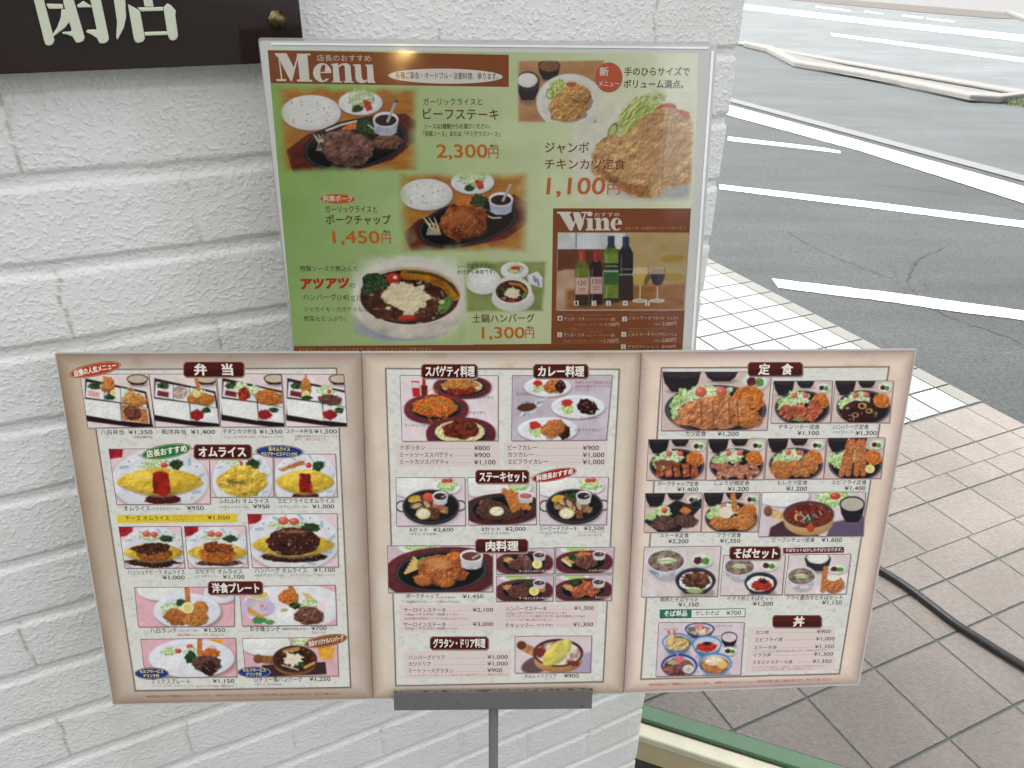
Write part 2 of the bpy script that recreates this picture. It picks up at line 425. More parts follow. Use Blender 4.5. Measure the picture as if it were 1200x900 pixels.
# ------------------------------------------------------------------ entrance step: green nosing, cream sill and riser
M_GREEN = simple('green_nosing', (84, 114, 86), 0.55, vary=0.06, scale=25, bump=0.25, bscale=500)
M_CREAM = simple('cream_sill', (205, 201, 176), 0.6, vary=0.14, scale=18, bump=0.1)
M_RISER = simple('cream_riser', (200, 185, 146), 0.7, vary=0.08, scale=12)
M_FLOOR = simple('entrance_floor', (150, 146, 138), 0.8, vary=0.15, scale=12, bump=0.3)
DD = (GB-GA)/math.sqrt(2); DN = (GA+GB)/math.sqrt(2)      # along the edge, and outwards from it
E0 = LC(DIAG/2, DIAG/2); k_ = math.sqrt(2)
def edge(t, off, z): return E0+DD*t+DN*off+np.array([0, 0, z])
T0, T1 = -1.3, 0.62
step = empty('entrance_step', edge(0, 0.03, ZLOW), 'low diagonal step edged with a green strip above a cream sill beside the wall foot', 'step')
sb = np.array(step.location)
WN = 0.35/k_*U
mb = MB(); mb.prism([edge(T0, 0.0005, -0.012), edge(T0, WN, -0.012), edge(T1, WN, -0.012), edge(T1, 0.0005, -0.012)][::-1] if False else [edge(T0, 0.0005, -0.012), edge(T1, 0.0005, -0.012), edge(T1, WN, -0.012), edge(T0, WN, -0.012)][::1], (0, 0, 0.0135))
mb.build('nosing', M_GREEN, step, sb, bevel=0.001)
mb = MB(); mb.prism([edge(T0, WN+0.004, -0.03), edge(T1, WN+0.004, -0.03), edge(T1, WN+0.040, -0.03), edge(T0, WN+0.040, -0.03)], (0, 0, 0.022))
mb.build('sill', M_CREAM, step, sb, bevel=0.004)
mb = MB(); mb.prism([edge(T0, 0.001, ZLOW), edge(T1, 0.001, ZLOW), edge(T1, WN+0.028, ZLOW), edge(T0, WN+0.028, ZLOW)], (0, 0, -ZLOW-0.031))
mb.build('riser', M_RISER, step, sb)
fl = [edge(-4, 0.0, 0), edge(4, 0.0, 0), edge(4, 4, 0), edge(-4, 4, 0)]
sheet('entrance_floor', fl, ZLOW, M_FLOOR)
# the floor beyond the shop front joins the lot behind the camera

# ------------------------------------------------------------------ white painted brick wall
RH = 0.0625
WY, WD, WOFF = 0.45647659, 9.99889052*RH, -1.19971234*RH
WNRM = np.array([-math.sin(WY), math.cos(WY), 0]); WA = np.array([math.cos(WY), math.sin(WY), 0])
def wall_pt(a, out, z):
    """a along the wall, out = distance in front of its face (towards the camera)"""
    return EYE*np.array([1, 1, 0])+WA*a+WNRM*(WD-out)+np.array([0, 0, z])
def wall_mat():
    m, t, b = newmat('painted_brick')
    tc = nd(t, 'ShaderNodeTexCoord')
    v = nd(t, 'ShaderNodeTexNoise', Scale=240.0, Detail=1.5, Roughness=0.5, Distortion=0.0); n2 = nd(t, 'ShaderNodeTexNoise', Scale=420.0, Detail=2.0); n3 = nd(t, 'ShaderNodeTexNoise', Scale=4.0, Detail=5.0)
    mp = nd(t, 'ShaderNodeMapping'); mp.inputs['Scale'].default_value = (1, 1, 1.15)
    t.links.new(tc.outputs['Object'], mp.inputs['Vector'])
    for n in (v, n2): t.links.new(mp.outputs['Vector'], n.inputs['Vector'])
    t.links.new(tc.outputs['Object'], n3.inputs['Vector'])
    r = nd(t, 'ShaderNodeValToRGB'); r.color_ramp.elements[0].position = 0.3; r.color_ramp.elements[0].color = (0.81, 0.80, 0.735, 1)
    r.color_ramp.elements[1].position = 0.7; r.color_ramp.elements[1].color = (0.90, 0.895, 0.845, 1)
    t.links.new(n3.outputs['Fac'], r.inputs['Fac'])
    at = nd(t, 'ShaderNodeAttribute', attribute_name='Col')
    mx = nd(t, 'ShaderNodeMix', data_type='RGBA', blend_type='MULTIPLY'); mx.inputs['Factor'].default_value = 1
    t.links.new(r.outputs['Color'], mx.inputs['A']); t.links.new(at.outputs['Color'], mx.inputs['B']); t.links.new(mx.outputs['Result'], b.inputs['Base Color'])
    b.inputs['Roughness'].default_value = 0.34; b.inputs['Specular IOR Level'].default_value = 0.5
    r2 = nd(t, 'ShaderNodeValToRGB'); r2.color_ramp.elements[0].position = 0.47; r2.color_ramp.elements[1].position = 0.70; r2.color_ramp.interpolation = 'EASE'
    t.links.new(v.outputs['Fac'], r2.inputs['Fac'])
    ad = nd(t, 'ShaderNodeMath', operation='MULTIPLY_ADD'); ad.inputs[1].default_value = 0.12
    t.links.new(n2.outputs['Fac'], ad.inputs[0]); t.links.new(r2.outputs['Color'], ad.inputs[2])
    bp = nd(t, 'ShaderNodeBump', Strength=0.36, Distance=0.0018); t.links.new(ad.outputs[0], bp.inputs['Height']); t.links.new(bp.outputs['Normal'], b.inputs['Normal'])
    return m
M_WALL = wall_mat()
M_UNSEEN = simple('unseen_grey', (150, 148, 142), 0.8, vary=0.06, scale=4)
AC = 8.70*RH                                                # the wall's free corner
_s1 = np.concatenate([np.linspace(-3.0, -0.45, 40, endpoint=False), np.arange(-0.45, AC-0.012, 0.0022), np.linspace(AC-0.012, AC+0.012, 14), np.linspace(AC+0.016, AC+0.30, 60)])
_z1 = np.concatenate([np.linspace(ZLOW-0.05, 0.05, 20, endpoint=False), np.arange(0.05, 1.75, 0.0022), np.linspace(1.75, 3.0, 30)])
S_, Z_ = np.meshgrid(_s1, _z1)
rowf = (WOFF+1.5-Z_)/RH                                     # brick course coordinate, downwards
def sstep(e0, e1, x):
    t = np.clip((x-e0)/(e1-e0), 0, 1); return t*t*(3-2*t)
wob = fbm(S_*25, Z_*25, 2, 5)*0.03
fr = (rowf+wob) % 1.0
gro = sstep(-0.0, 0.03, fr)*(1-sstep(0.15, 0.20, fr))      # bed joint below each dark line
kk = np.floor(rowf+wob).astype(int); sb_ = S_/RH+fbm(S_*30, Z_*30, 2, 9)*0.03
ph = np.where(kk % 2 == 0, -1.1, 0.54)
fj = ((sb_-ph+1.64) % 3.28)-1.64
low = sstep(1.0, 0.4, Z_)                                    # upright joints are hairlines higher up, open lower down
vj = (1-sstep(0.035, 0.10, np.abs(fj)))*(0.25+0.6*low)*(fr > 0.12)
hair = np.exp(-((fj+0.05*fbm(Z_*60, Z_*13, 2, 3))/0.014)**2)*(fr > 0.14)*(1-0.7*low)
past = np.clip((S_-AC)/0.02, 0, 1)
hgt = -0.0024*gro-0.0020*vj*(S_ < AC-0.01)-0.0010*hair+0.0004*fbm(S_*60, Z_*80, 3, 1)+0.0009*fbm(S_*14, Z_*14, 2, 2)
# round the corner: position and outward direction along the developed profile
R0 = 0.006
aa = np.clip((S_-(AC-R0))/(R0*1.5708), 0, 1)*(math.pi/2)
arc = R0*1.5708
pa = np.where(S_ < AC-R0, S_, AC-R0+R0*np.sin(aa)); pout = np.where(S_ < AC-R0, 0.0, -R0*(1-np.cos(aa)))
pout = pout-np.clip(S_-(AC-R0+arc), 0, None)
na, no = np.sin(aa), np.cos(aa)
A_ = pa+na*hgt; O_ = pout+no*hgt
V = (WA[None, None]*A_[..., None]+WNRM[None, None]*(WD-O_)[..., None]); V[..., 2] = Z_
wc = np.ones(V.shape)
wc *= (1-hair*0.38*(fbm(S_*40, Z_*40, 2, 4) > -0.35))[..., None]*np.array([1, 1, 1])
wc[..., 2] *= (1-hair*0.12)
stain = np.clip(fbm(S_*11, Z_*3.5, 4, 8)-0.15, 0, 1)*0.20+np.clip(fbm(S_*50, Z_*45, 3, 18)-0.5, 0, 1)*0.25
wc *= (1-stain)[..., None]*np.array([1, 1, 1])
wc[..., 2] *= 1-stain*0.5
wc *= (1-0.05*gro)[..., None]
wall = mesh('brick_wall', V.reshape(-1, 3), grid_faces(*S_.shape)[:, ::-1], M_WALL, smooth=True, cols=wc.reshape(-1, 3))
tag(wall, 'white painted rough brick wall ending at a corner behind the menus', 'wall')
# body of the wall behind the face
mb = MB(); q = [wall_pt(-3.0, -0.02, ZLOW-0.05), wall_pt(AC-0.02, -0.02, ZLOW-0.05), wall_pt(AC-0.02, -4.0, ZLOW-0.05), wall_pt(-3, -4.0, ZLOW-0.05)]
mb.prism(q, (0, 0, 3.0-ZLOW)); mb.build('wall_core', M_UNSEEN, wall)
CAN0, CAN1, CANOUT, CANZ = AC+0.1, 2.6, 0.9, 2.6  # unseen roof slab added to darken the near tiles
mb = MB(); q = [wall_pt(CAN0, CANOUT, CANZ), wall_pt(CAN1, CANOUT, CANZ), wall_pt(CAN1, -1.1, CANZ), wall_pt(CAN0, -1.1, CANZ)]
mb.prism(q, (0, 0, 0.25)); mb.build('shade_canopy', M_UNSEEN, wall)
# pale edge strip along the corner (window film edge)
M_GLASS = simple('edge_strip', (168, 176, 150), 0.3, vary=0.1, scale=30)
mb = MB(); mb.box(wall_pt(AC+0.0015, -0.018, 0.9), WA*0.003, WNRM*0.02, (0, 0, 1.9)); mb.build('corner_trim', M_GLASS, wall)

# ------------------------------------------------------------------ dark shop sign on the wall
SGN = Plane(wall_pt(0, 0.022, 1.5), -WNRM)
M_SIGN = simple('sign_face', (42, 29, 25), 0.08, vary=0.1, scale=60, spec=0.5)
M_SIGNE = simple('sign_edge', (120, 100, 86), 0.4)
M_SLET = simple('sign_letter', (214, 216, 190), 0.45, vary=0.04)
M_BRASS = simple('brass', (112, 100, 70), 0.34, metal=1.0, vary=0.15, scale=80)
def sign_uv(x, y): p = SGN.at(x, y); return p@WA, p[2]
_, zb = sign_uv(0, 87.2); a1, _ = sign_uv(352.5, 20); a0 = sign_uv(0, 40)[0]-0.25
def spt(a, z, out): return wall_pt(a, 0.022+out, z)
sgn_base = spt((a0+a1)/2, zb, -0.022)
sign = empty('shop_sign', sgn_base, 'dark brown glossy sign plate with cream characters fixed high on the white wall', 'sign')
mb = MB(); mb.prism([spt(a0, zb, -0.008), spt(a1, zb, -0.008), spt(a1, zb+0.26, -0.008), spt(a0, zb+0.26, -0.008)], -WNRM*0.008)
mb.build('plate', M_SIGN, sign, sgn_base, bevel=0.0006)
for (aa_, zz_) in ((a0+0.03, zb+0.23), (a1-0.03, zb+0.23), (a0+0.03, zb+0.03), (a1-0.03, zb+0.03)):
    mb = MB(); mb.box(spt(aa_-0.008, zz_-0.008, -0.024), WA*0.016, -WNRM*0.0155, (0, 0, 0.016)); mb.build('standoff', M_SIGNE, sign, sgn_base)
def sletter(name, strokes):
    mb = MB()
    for st in strokes:
        P = [SGN.at(x, y, 0.0004) for x, y in st]
        ar = 0
        uv = [(p@WA, p[2]) for p in P]
        for i in range(len(uv)): ar += uv[i][0]*uv[(i+1) % len(uv)][1]-uv[(i+1) % len(uv)][0]*uv[i][1]
        if ar < 0: P = P[::-1]
        mb.prism(P, -WNRM*0.0022)
    return mb.build(name, M_SLET, sign, sgn_base, bevel=0.0005)
s1 = lambda L: [(x/6, y/6) for x, y in L]
s2 = lambda L: [(180+x/6, y/6) for x, y in L]
# lean of the upright strokes above the frame
sletter('character', [
    s1([(138, -420), (206, -420), (310, 0), (384, 282), (372, 310), (345, 320), (322, 312), (312, 285), (240, 0)]),
    s1([(213, -420), (420, -420), (425, -395), (219, -395)]), s1([(238, -300), (440, -300), (446, -275), (244, -275)]), s1([(268, -180), (425, -180), (428, -155), (274, -155)]),
    s1([(400, -392), (440, -392), (462, -302), (424, -302)]),s1([(425,-272),(464,-272),(492,-155),(450,-155)]),
    s1([(327, 25), (441, 28), (446, 60), (346, 62), (332, 40)]),
    s1([(441, -70), (500, -70), (520, 0), (596, 262), (586, 286), (560, 298), (535, 297), (510, 255), (470, 240), (438, 235), (440, 222), (500, 220), (503, 205), (447, 24)]),
    s1([(432, 64), (462, 64), (494, 148), (455, 195), (376, 256), (368, 246), (405, 185), (428, 120)]),
    s1([(546, 52), (542, 33), (562, 22), (585, 5), (640, 40), (646, 50)]),
    s1([(533, -420), (602, -420), (710, 0), (766, 268), (756, 292), (730, 304), (700, 302), (680, 265), (640, 240), (605, 224), (612, 208), (680, 206), (635, 0)]),
])
sletter('character', [
    s1([(760, -210), (850, -210), (880, 0), (886, 120), (870, 195), (826, 278), (816, 266), (822, 150), (800, 0)]),
    s1([(853, -210), (1290, -215), (1294, -185), (858, -180)]),
    s1([(990, -330), (1050, -330), (1072, -219), (1012, -218)]),
    s1([(988, -120), (1046, -120), (1080, 47), (1016, 48)]), s1([(1052, -50), (1230, -55), (1234, -28), (1058, -22)]),
    s1([(898, 28), (956, 58), (984, 78), (1018, 270), (1006, 290), (978, 300), (955, 298), (940, 272)]),
    s1([(964, 52), (1145, 47), (1146, 75), (990, 79)]), s1([(1012, 224), (1176, 218), (1178, 244), (1017, 250)]),
    s2([(66, 52), (95, 22), (122, 38), (156, 74), (150, 100), (170, 250), (160, 272), (140, 284), (115, 280), (99, 252)]),
])
# brass cap bolt
bc = SGN.at(324.5, 23.0, 0.0006); bo = MB(); bu, bw = WA, np.array([0, 0, 1.0])
prof = [(0.0062, 0.0), (0.0062, 0.0012), (0.0052, 0.0016), (0.0048, 0.003), (0.0034, 0.0042), (0.0015, 0.0047), (0.0001, 0.0048)]
NV = 24; V = []; F = []
for i, (r_, h_) in enumerate(prof):
    for j in range(NV):
        an = 2*math.pi*j/NV; rr_ = r_*(1+(0.07*math.cos(6*an) if i < 2 else 0)); V.append(bc+rr_*(math.cos(an)*bu+math.sin(an)*bw)-WNRM*h_)
for i in range(len(prof)-1):
    for j in range(NV): F.append([i*NV+j, i*NV+(j+1) % NV, (i+1)*NV+(j+1) % NV, (i+1)*NV+j])
bo.add(V, F); bo.build('bolt', M_BRASS, sign, sgn_base, smooth=True)

# ------------------------------------------------------------------ black cable on the tiles
M_CABLE = simple('black_rubber', (26, 27, 28), 0.45, vary=0.2, scale=80)
pts = [ground(x, y, 0.012) for x, y in [(930, 610), (985, 640), (1035, 670), (1062, 687), (1090, 708), (1120, 731), (1150, 750), (1200, 781), (1270, 822), (1360, 880)]]
cv = bpy.data.curves.new('cable', 'CURVE')
P2 = []
for i in range(len(pts)-1):
    p0, p1, p2, p3 = pts[max(i-1, 0)], pts[i], pts[i+1], pts[min(i+2, len(pts)-1)]
    for k in range(8):
        t = k/8; P2.append(0.5*((2*p1)+(-p0+p2)*t+(2*p0-5*p1+4*p2-p3)*t*t+(-p0+3*p1-3*p2+p3)*t**3))
P2.append(pts[-1]); bpy.data.curves.remove(cv)
mb = MB(); mb.tube(P2, 0.0105, 14); tag(mb.build('rubber_cable', M_CABLE, smooth=True), 'thick black rubber cable lying across the beige tiles', 'cable')

# ------------------------------------------------------------------ unseen dark building added behind the viewer to darken the laminate's reflections
M_DARKB = simple('brown_cladding', (70, 58, 50), 0.7, vary=0.2, scale=1.5)
M_WIND = simple('dark_window', (30, 34, 38), 0.1, vary=0.1)
ob = empty('added_dark_building', (-3.0, -5.6, ZLOT), 'added low dark brown building behind the viewer, unseen, darkening the poster reflections', 'building')
obb = np.array(ob.location)
mb = MB(); mb.box((-9, -8.6, ZLOT-0.02), (10.9, 0, 0), (0, 3.0, 0), (0, 0, 3.8)); mb.build('wall', M_DARKB, ob, obb)
for x in (-7.5, -4.6, -1.7):
    mb = MB(); mb.box((x, -5.598, 0.9), (1.9, 0, 0), (0, 0.02, 0), (0, 0, 1.2)); mb.build('window', M_WIND, ob, obb)
mb = MB(); mb.box((-9.2, -8.8, 3.69), (11.25, 0, 0), (0, 3.4, 0), (0, 0, 0.18)); mb.build('roof', M_DARKB, ob, obb)
# ------------------------------------------------------------------ printed matter: planes, picture painter, lettering
BOARD = Plane(np.array([-0.112, 0.4998, -0.2563])+EYE, [0.05474, -0.974423, 0.217952])
POST = Plane(np.array([-0.014, 0.5115+0.004, -0.2585])+EYE, [0.055343, -0.984785, 0.16473])
VP_B, VP_P = (557, 3378), (638, 2960)          # where the uprights of each sheet meet, for the slant of the lettering
KB, KP = 1.10, 1.54                             # print pigment: sRGB seen / light on the sheet
M_PRINT = None
def print_mat(name, coat):
    m, t, b = newmat(name)
    at = nd(t, 'ShaderNodeAttribute', attribute_name='Col')
    tc = nd(t, 'ShaderNodeTexCoord'); n = nd(t, 'ShaderNodeTexNoise', Scale=260.0, Detail=2.0)
    t.links.new(tc.outputs['Object'], n.inputs['Vector'])
    r = nd(t, 'ShaderNodeMapRange'); r.inputs['To Min'].default_value = 0.955; r.inputs['To Max'].default_value = 1.045
    t.links.new(n.outputs['Fac'], r.inputs['Value'])
    mx = nd(t, 'ShaderNodeMix', data_type='RGBA', blend_type='MULTIPLY'); mx.inputs['Factor'].default_value = 1
    t.links.new(at.outputs['Color'], mx.inputs['A']); t.links.new(r.outputs['Result'], mx.inputs['B'])
    t.links.new(mx.outputs['Result'], b.inputs['Base Color'])
    b.inputs['Roughness'].default_value = 0.5; b.inputs['Specular IOR Level'].default_value = 0.0
    b.inputs['Coat Weight'].default_value = coat; b.inputs['Coat Roughness'].default_value = 0.06
    n2 = nd(t, 'ShaderNodeTexNoise', Scale=14.0, Detail=2.0); t.links.new(tc.outputs['Object'], n2.inputs['Vector'])
    bp = nd(t, 'ShaderNodeBump', Strength=0.12, Distance=0.004); t.links.new(n2.outputs['Fac'], bp.inputs['Height']); t.links.new(bp.outputs['Normal'], b.inputs['Coat Normal'])
    return m
M_PRINT = print_mat('printed_sheet', 0.5)
M_POSTPRINT = print_mat('laminated_print', 1.0); M_POSTPRINT.node_tree.nodes['Principled BSDF'].inputs['Coat IOR'].default_value = 1.8
M_LAM = simple('laminate_edge', (190, 189, 180), 0.25, vary=0.04, scale=10, coat=0.5)
M_GREYSTEEL = simple('grey_painted_steel', (100, 98, 95), 0.5, vary=0.08, scale=30, bump=0.15, bscale=300)
def rust(m, amount=0.66):
    t = m.node_tree; b = t.nodes['Principled BSDF']; src = b.inputs['Base Color'].links[0].from_socket
    tc = nd(t, 'ShaderNodeTexCoord'); n = nd(t, 'ShaderNodeTexNoise', Scale=190.0, Detail=4.0, Roughness=0.7); t.links.new(tc.outputs['Object'], n.inputs['Vector'])
    r = nd(t, 'ShaderNodeValToRGB'); r.color_ramp.elements[0].position = amount; r.color_ramp.elements[1].position = amount+.05
    t.links.new(n.outputs['Fac'], r.inputs['Fac']); mx = nd(t, 'ShaderNodeMix', data_type='RGBA'); mx.inputs['B'].default_value = (0.075, 0.045, 0.028, 1)
    t.links.new(r.outputs['Color'], mx.inputs['Factor']); t.links.new(src, mx.inputs['A']); t.links.new(mx.outputs['Result'], b.inputs['Base Color'])
    return m
rust(M_GREYSTEEL)
M_RUSTEDGE = rust(simple('rusty_edge', (120, 112, 100), 0.7, vary=0.2, scale=60), 0.50)

FR = {'u1': (300, 40, 4), 'u2': (560, 40, 4), 'u3': (320, 240, 4), 'u4': (600, 230, 4.7375), 'f5': (320, 390, 5), 'f7': (320, 60, 7.5), 'w1': (650, 355, 8),
      'l1': (65, 410, 1200/360), 'l2': (100, 510, 3.75), 'l3': (120, 670, 3.75), 'm1': (420, 410, 3.75), 'm2': (440, 540, 4), 'm3': (440, 690, 4),
      'm4': (440, 700, 1200/280), 'r1': (730, 410, 1200/340), 'r2': (730, 570, 1200/340), 'r3': (870, 730, 1200/140), 'd1': (760, 720, 10), 'px': (0, 0, 1)}
def topx(fr, x, y):
    o = FR[fr]; return o[0]+np.asarray(x, float)/o[2], o[1]+np.asarray(y, float)/o[2]

def ink(c, K):
    """printing ink on matt paper: a little less saturated than pure colour, never fully black"""
    c = np.clip(np.asarray(c, float), 0, 1)
    g = (c*np.array([.3, .59, .11])).sum(-1, keepdims=True)
    return np.clip(lin(np.clip((c*0.95+g*0.05)*0.98+0.012, 0, 1))*np.array([1.02, 0.995, 0.935])/K, 0, 1)
def ink255(c, K): return ink(np.array(c, float)/255, K)

class Sheet:
    """a flat printed thing: its plane, its root, and the collectors of flat shapes and lettering"""
    def __init__(s, plane, vp, parent, base, mat, K):
        s.pl, s.vp, s.parent, s.base, s.mat, s.K = plane, vp, parent, np.array(base), mat, K
        s.sv, s.sf, s.sc = [], [], []; s.texts = []; s.k = 0
    def world(s, px, py, lift): return s.pl.at(px, py, lift)
    def poly(s, fr, pts, col, layer=3):
        x, y = topx(fr, [p[0] for p in pts], [p[1] for p in pts])
        s.k += 1
        V = s.world(x, y, layer*2e-5+(s.k % 40)*4e-7)
        ar = sum(x[i]*y[(i+1) % len(x)]-x[(i+1) % len(x)]*y[i] for i in range(len(x)))
        n = len(s.sv); idx = list(range(n, n+len(x)))
        s.sv += list(V); s.sc += [ink255(col, s.K)]*len(x); s.sf.append(idx if ar < 0 else idx[::-1])
    def ell(s, fr, cx, cy, rx, ry, col, layer=3, rot=0, n=40):
        c, d = math.cos(rot), math.sin(rot)
        s.poly(fr, [(cx+rx*math.cos(t)*c-ry*math.sin(t)*d, cy+rx*math.cos(t)*d+ry*math.sin(t)*c) for t in np.linspace(0, 2*math.pi, n, endpoint=False)], col, layer)
    def text(s, fr, body, x0, y0, x1, y1, h, col, bold=0.0, layer=6, slant=0.0, latin=None):
        s.texts.append((fr, body, x0, y0, x1, y1, h, col, bold, layer, slant, latin))
    def flush(s, shape_name='printed_pattern'):
        if s.sv:
            o = mesh(shape_name, s.sv, s.sf, s.mat, s.parent, s.base, cols=np.clip(np.array(s.sc), 0, 1))
        if s.texts: do_text(s)

def do_text(s):
    objs = []
    for t in s.texts:
        c = bpy.data.curves.new('lettering', 'FONT'); c.body = t[1]; c.size = 1; c.resolution_u = 3
        o = bpy.data.objects.new('lettering', c); COL.objects.link(o); objs.append(o)
    dg = bpy.context.evaluated_depsgraph_get()
    V, F, C = [], [], []; n = 0
    for k, (t, o) in enumerate(zip(s.texts, objs)):
        fr, body, x0, y0, x1, y1, h, col, bold, layer, slant, latin = t
        e = o.evaluated_get(dg); me = e.to_mesh(); nv = len(me.vertices)
        co = np.empty(nv*3, np.float32); me.vertices.foreach_get('co', co); co = co.reshape(-1, 3)
        fs = [list(p.vertices) for p in me.polygons]
        lat = latin if latin is not None else all(ord(ch) < 256 for ch in body)
        if nv == 0: e.to_mesh_clear(); continue
        xm, xM = co[:, 0].min(), co[:, 0].max()
        yb, hh = (0.0, 0.70) if lat else (-0.08, 0.92)
        a = (co[:, 0]-xm)/(xM-xm); b = (co[:, 1]-yb)/hh
        X0, Y0 = topx(fr, x0, y0); X1, Y1 = topx(fr, x1, y1); H = h/FR[fr][2]
        px = X0+(X1-X0)*a; py = Y0+(Y1-Y0)*a
        ux, uy = -(s.vp[0]-px), -(s.vp[1]-py); L = np.abs(uy)
        px = px+ux/L*b*H+slant*b*H; py = py-b*H
        P = s.world(px, py, layer*2e-5+(k % 30)*3e-7)
        # heavier weights: the same glyphs struck again a hair to each side, each on a film of its own
        em = H/hh; wv = np.array([P[:, 0]*0])
        for q, (ox, oy) in enumerate([(0, 0)] if bold < 0.005 else [(-.7, -.7), (.7, -.7), (-.7, .7), (.7, .7)] if bold < 0.026 else [(-1, -1), (1, -1), (-1, 1), (1, 1), (0, 0), (-1, 0), (1, 0)]):
            PP = P if q == 0 and bold < 0.005 else s.world(px+ox*bold*em*(abs(X1-X0)/((xM-xm)*em)), py+oy*bold*em*0.8, layer*2e-5+(k % 30)*3e-7+q*4e-7)
            V.append(PP); C.append(np.tile(ink255(col, s.K), (nv, 1)))
            F += [[i+n for i in f] for f in fs]; n += nv
        e.to_mesh_clear()
    for o in objs:
        c = o.data; bpy.data.objects.remove(o); bpy.data.curves.remove(c)
    V = np.concatenate(V)
    o = mesh('lettering', V, F, s.mat, s.parent, s.base, cols=np.clip(np.concatenate(C), 0, 1))
    me = o.data
    nrm = sum((np.array(p.normal)*p.area for p in me.polygons), np.zeros(3))
    if nrm@s.pl.n < 0: me.flip_normals()

LIGHT2 = np.array([-0.55, -0.83])
class Pic:
    """a printed picture: a fine grid of coloured points painted with plain shapes; coordinates are those of the frame fr"""
    def __init__(s, sheet, fr, quad, bgc=(235, 225, 225), step=0.62, layer=4, name='food_photo', label=None, border=None, parent=None):
        s.sh, s.fr, s.layer, s.name, s.label, s.parent = sheet, fr, layer, name, label, parent
        sc = FR[fr][2]; q = np.array(quad, float); s.q = q; s.sc = sc
        w = max(np.linalg.norm(q[1]-q[0]), np.linalg.norm(q[2]-q[3]))/sc; h = max(np.linalg.norm(q[3]-q[0]), np.linalg.norm(q[2]-q[1]))/sc
        nx, ny = max(int(w/step)+2, 4), max(int(h/step)+2, 4)
        u, v = np.meshgrid(np.linspace(0, 1, nx), np.linspace(0, 1, ny))
        g = q[0]*((1-u)*(1-v))[..., None]+q[1]*(u*(1-v))[..., None]+q[2]*(u*v)[..., None]+q[3]*((1-u)*v)[..., None]
        s.X, s.Y, s.u, s.v = g[..., 0], g[..., 1], u, v
        s.C = np.ones((ny, nx, 3))*(np.array(bgc, float)/255)
        Pic.count = getattr(Pic, 'count', 0)+1; s.layer = layer+(Pic.count % 24)*0.05
        s.seed = int(abs(q[0, 0]*7+q[0, 1]*13)) % 997
        if border is not None:
            c = q.mean(0); gr = lambda k, dx=0, dy=0: [(p[0]+np.sign(p[0]-c[0])*k+dx, p[1]+np.sign(p[1]-c[1])*k+dy) for p in q]
            k = sc*0.75
            sheet.poly(fr, gr(k*0.9, k*1.4, k*1.4), (176, 168, 164), layer-1.6); sheet.poly(fr, gr(k), border, layer-1)
    def _apply(s, bb, fn):
        x0, x1, y0, y1 = bb
        m = (s.X >= x0) & (s.X <= x1) & (s.Y >= y0) & (s.Y <= y1)
        if not m.any(): return
        x, y = s.X[m], s.Y[m]; a, c = fn(x, y)
        s.C[m] = s.C[m]*(1-a[:, None])+c*a[:, None]
    def _tex(s, x, y, col, tex, seed):
        c = np.tile(np.array(col, float)/255, (len(x), 1))
        if tex:
            k = tex.get('s', 14.0); sx = tex.get('sx', 1.0); sy = tex.get('sy', 1.0); rt = tex.get('rot', 0)
            xr = x*math.cos(rt)+y*math.sin(rt); yr = -x*math.sin(rt)+y*math.cos(rt)
            n = fbm(xr/k*sx, yr/k*sy, tex.get('o', 3), seed)
            if 'c2' in tex:
                w = np.clip(n*tex.get('con', 2.0)*0.5+tex.get('bias', 0.5), 0, 1)[:, None]
                c = c*(1-w)+np.array(tex['c2'], float)/255*w
            if 'bump' in tex:
                e = k*0.22
                n2 = fbm((xr+LIGHT2[0]*e)/k*sx, (yr+LIGHT2[1]*e)/k*sy, tex.get('o', 3), seed)
                kf = max(k*0.30, s.sc*1.3); f1 = fbm(x/kf+7, y/kf, 2, seed+11); f2 = fbm(x/kf+7+LIGHT2[0]*.3, y/kf+LIGHT2[1]*.3, 2, seed+11)
                c = c*(1+np.clip((n-n2)*tex['bump']+(f1-f2)*0.55*max(tex['bump']-.4, 0)**.5, -0.55, 0.8))[:, None]
                if tex['bump'] > .85: c = c+(1-c)*(np.clip((f1-.42)*2.2, 0, 1)*.22)[:, None]
            if 'gloss' in tex:
                g = np.clip((fbm(xr/k*1.7+31, yr/k*1.7, 2, seed+5)-0.42)*5, 0, 1)*tex['gloss']
                c = c+(1-c)*g[:, None]
        return c
    def ell(s, cx, cy, rx, ry, col, rot=0.0, soft=2.0, wob=0.0, wf=3.0, tex=None, shade=0.0, p=2.0, a=1.0):
        s.seed += 1; sd = s.seed
        c, d = math.cos(rot), math.sin(rot); R = max(rx, ry)*(1.15+wob)+soft
        def fn(x, y):
            dx, dy = x-cx, y-cy; u = (dx*c+dy*d)/rx; v = (-dx*d+dy*c)/ry
            r = (np.abs(u)**p+np.abs(v)**p)**(1/p)
            if wob:
                an = np.arctan2(v, u); r = r*(1+wob*fbm(np.cos(an)*wf+5, np.sin(an)*wf+5, 2, sd)+wob*0.5*fbm(x/min(rx, ry)*wf, y/min(rx, ry)*wf, 2, sd+2))
            al = np.clip((1-r)*min(rx, ry)/soft+0.5, 0, 1)*a
            cc = s._tex(x, y, col, tex, sd)
            if shade: cc = cc*(1+shade*(-(v)*0.6-(u)*0.35)*np.clip(r, 0, 1)-abs(shade)*0.35*np.clip(r, 0, 1)**4)[:, None]
            return al, np.clip(cc, 0, 1)
        s._apply((cx-R, cx+R, cy-R, cy+R), fn); return s
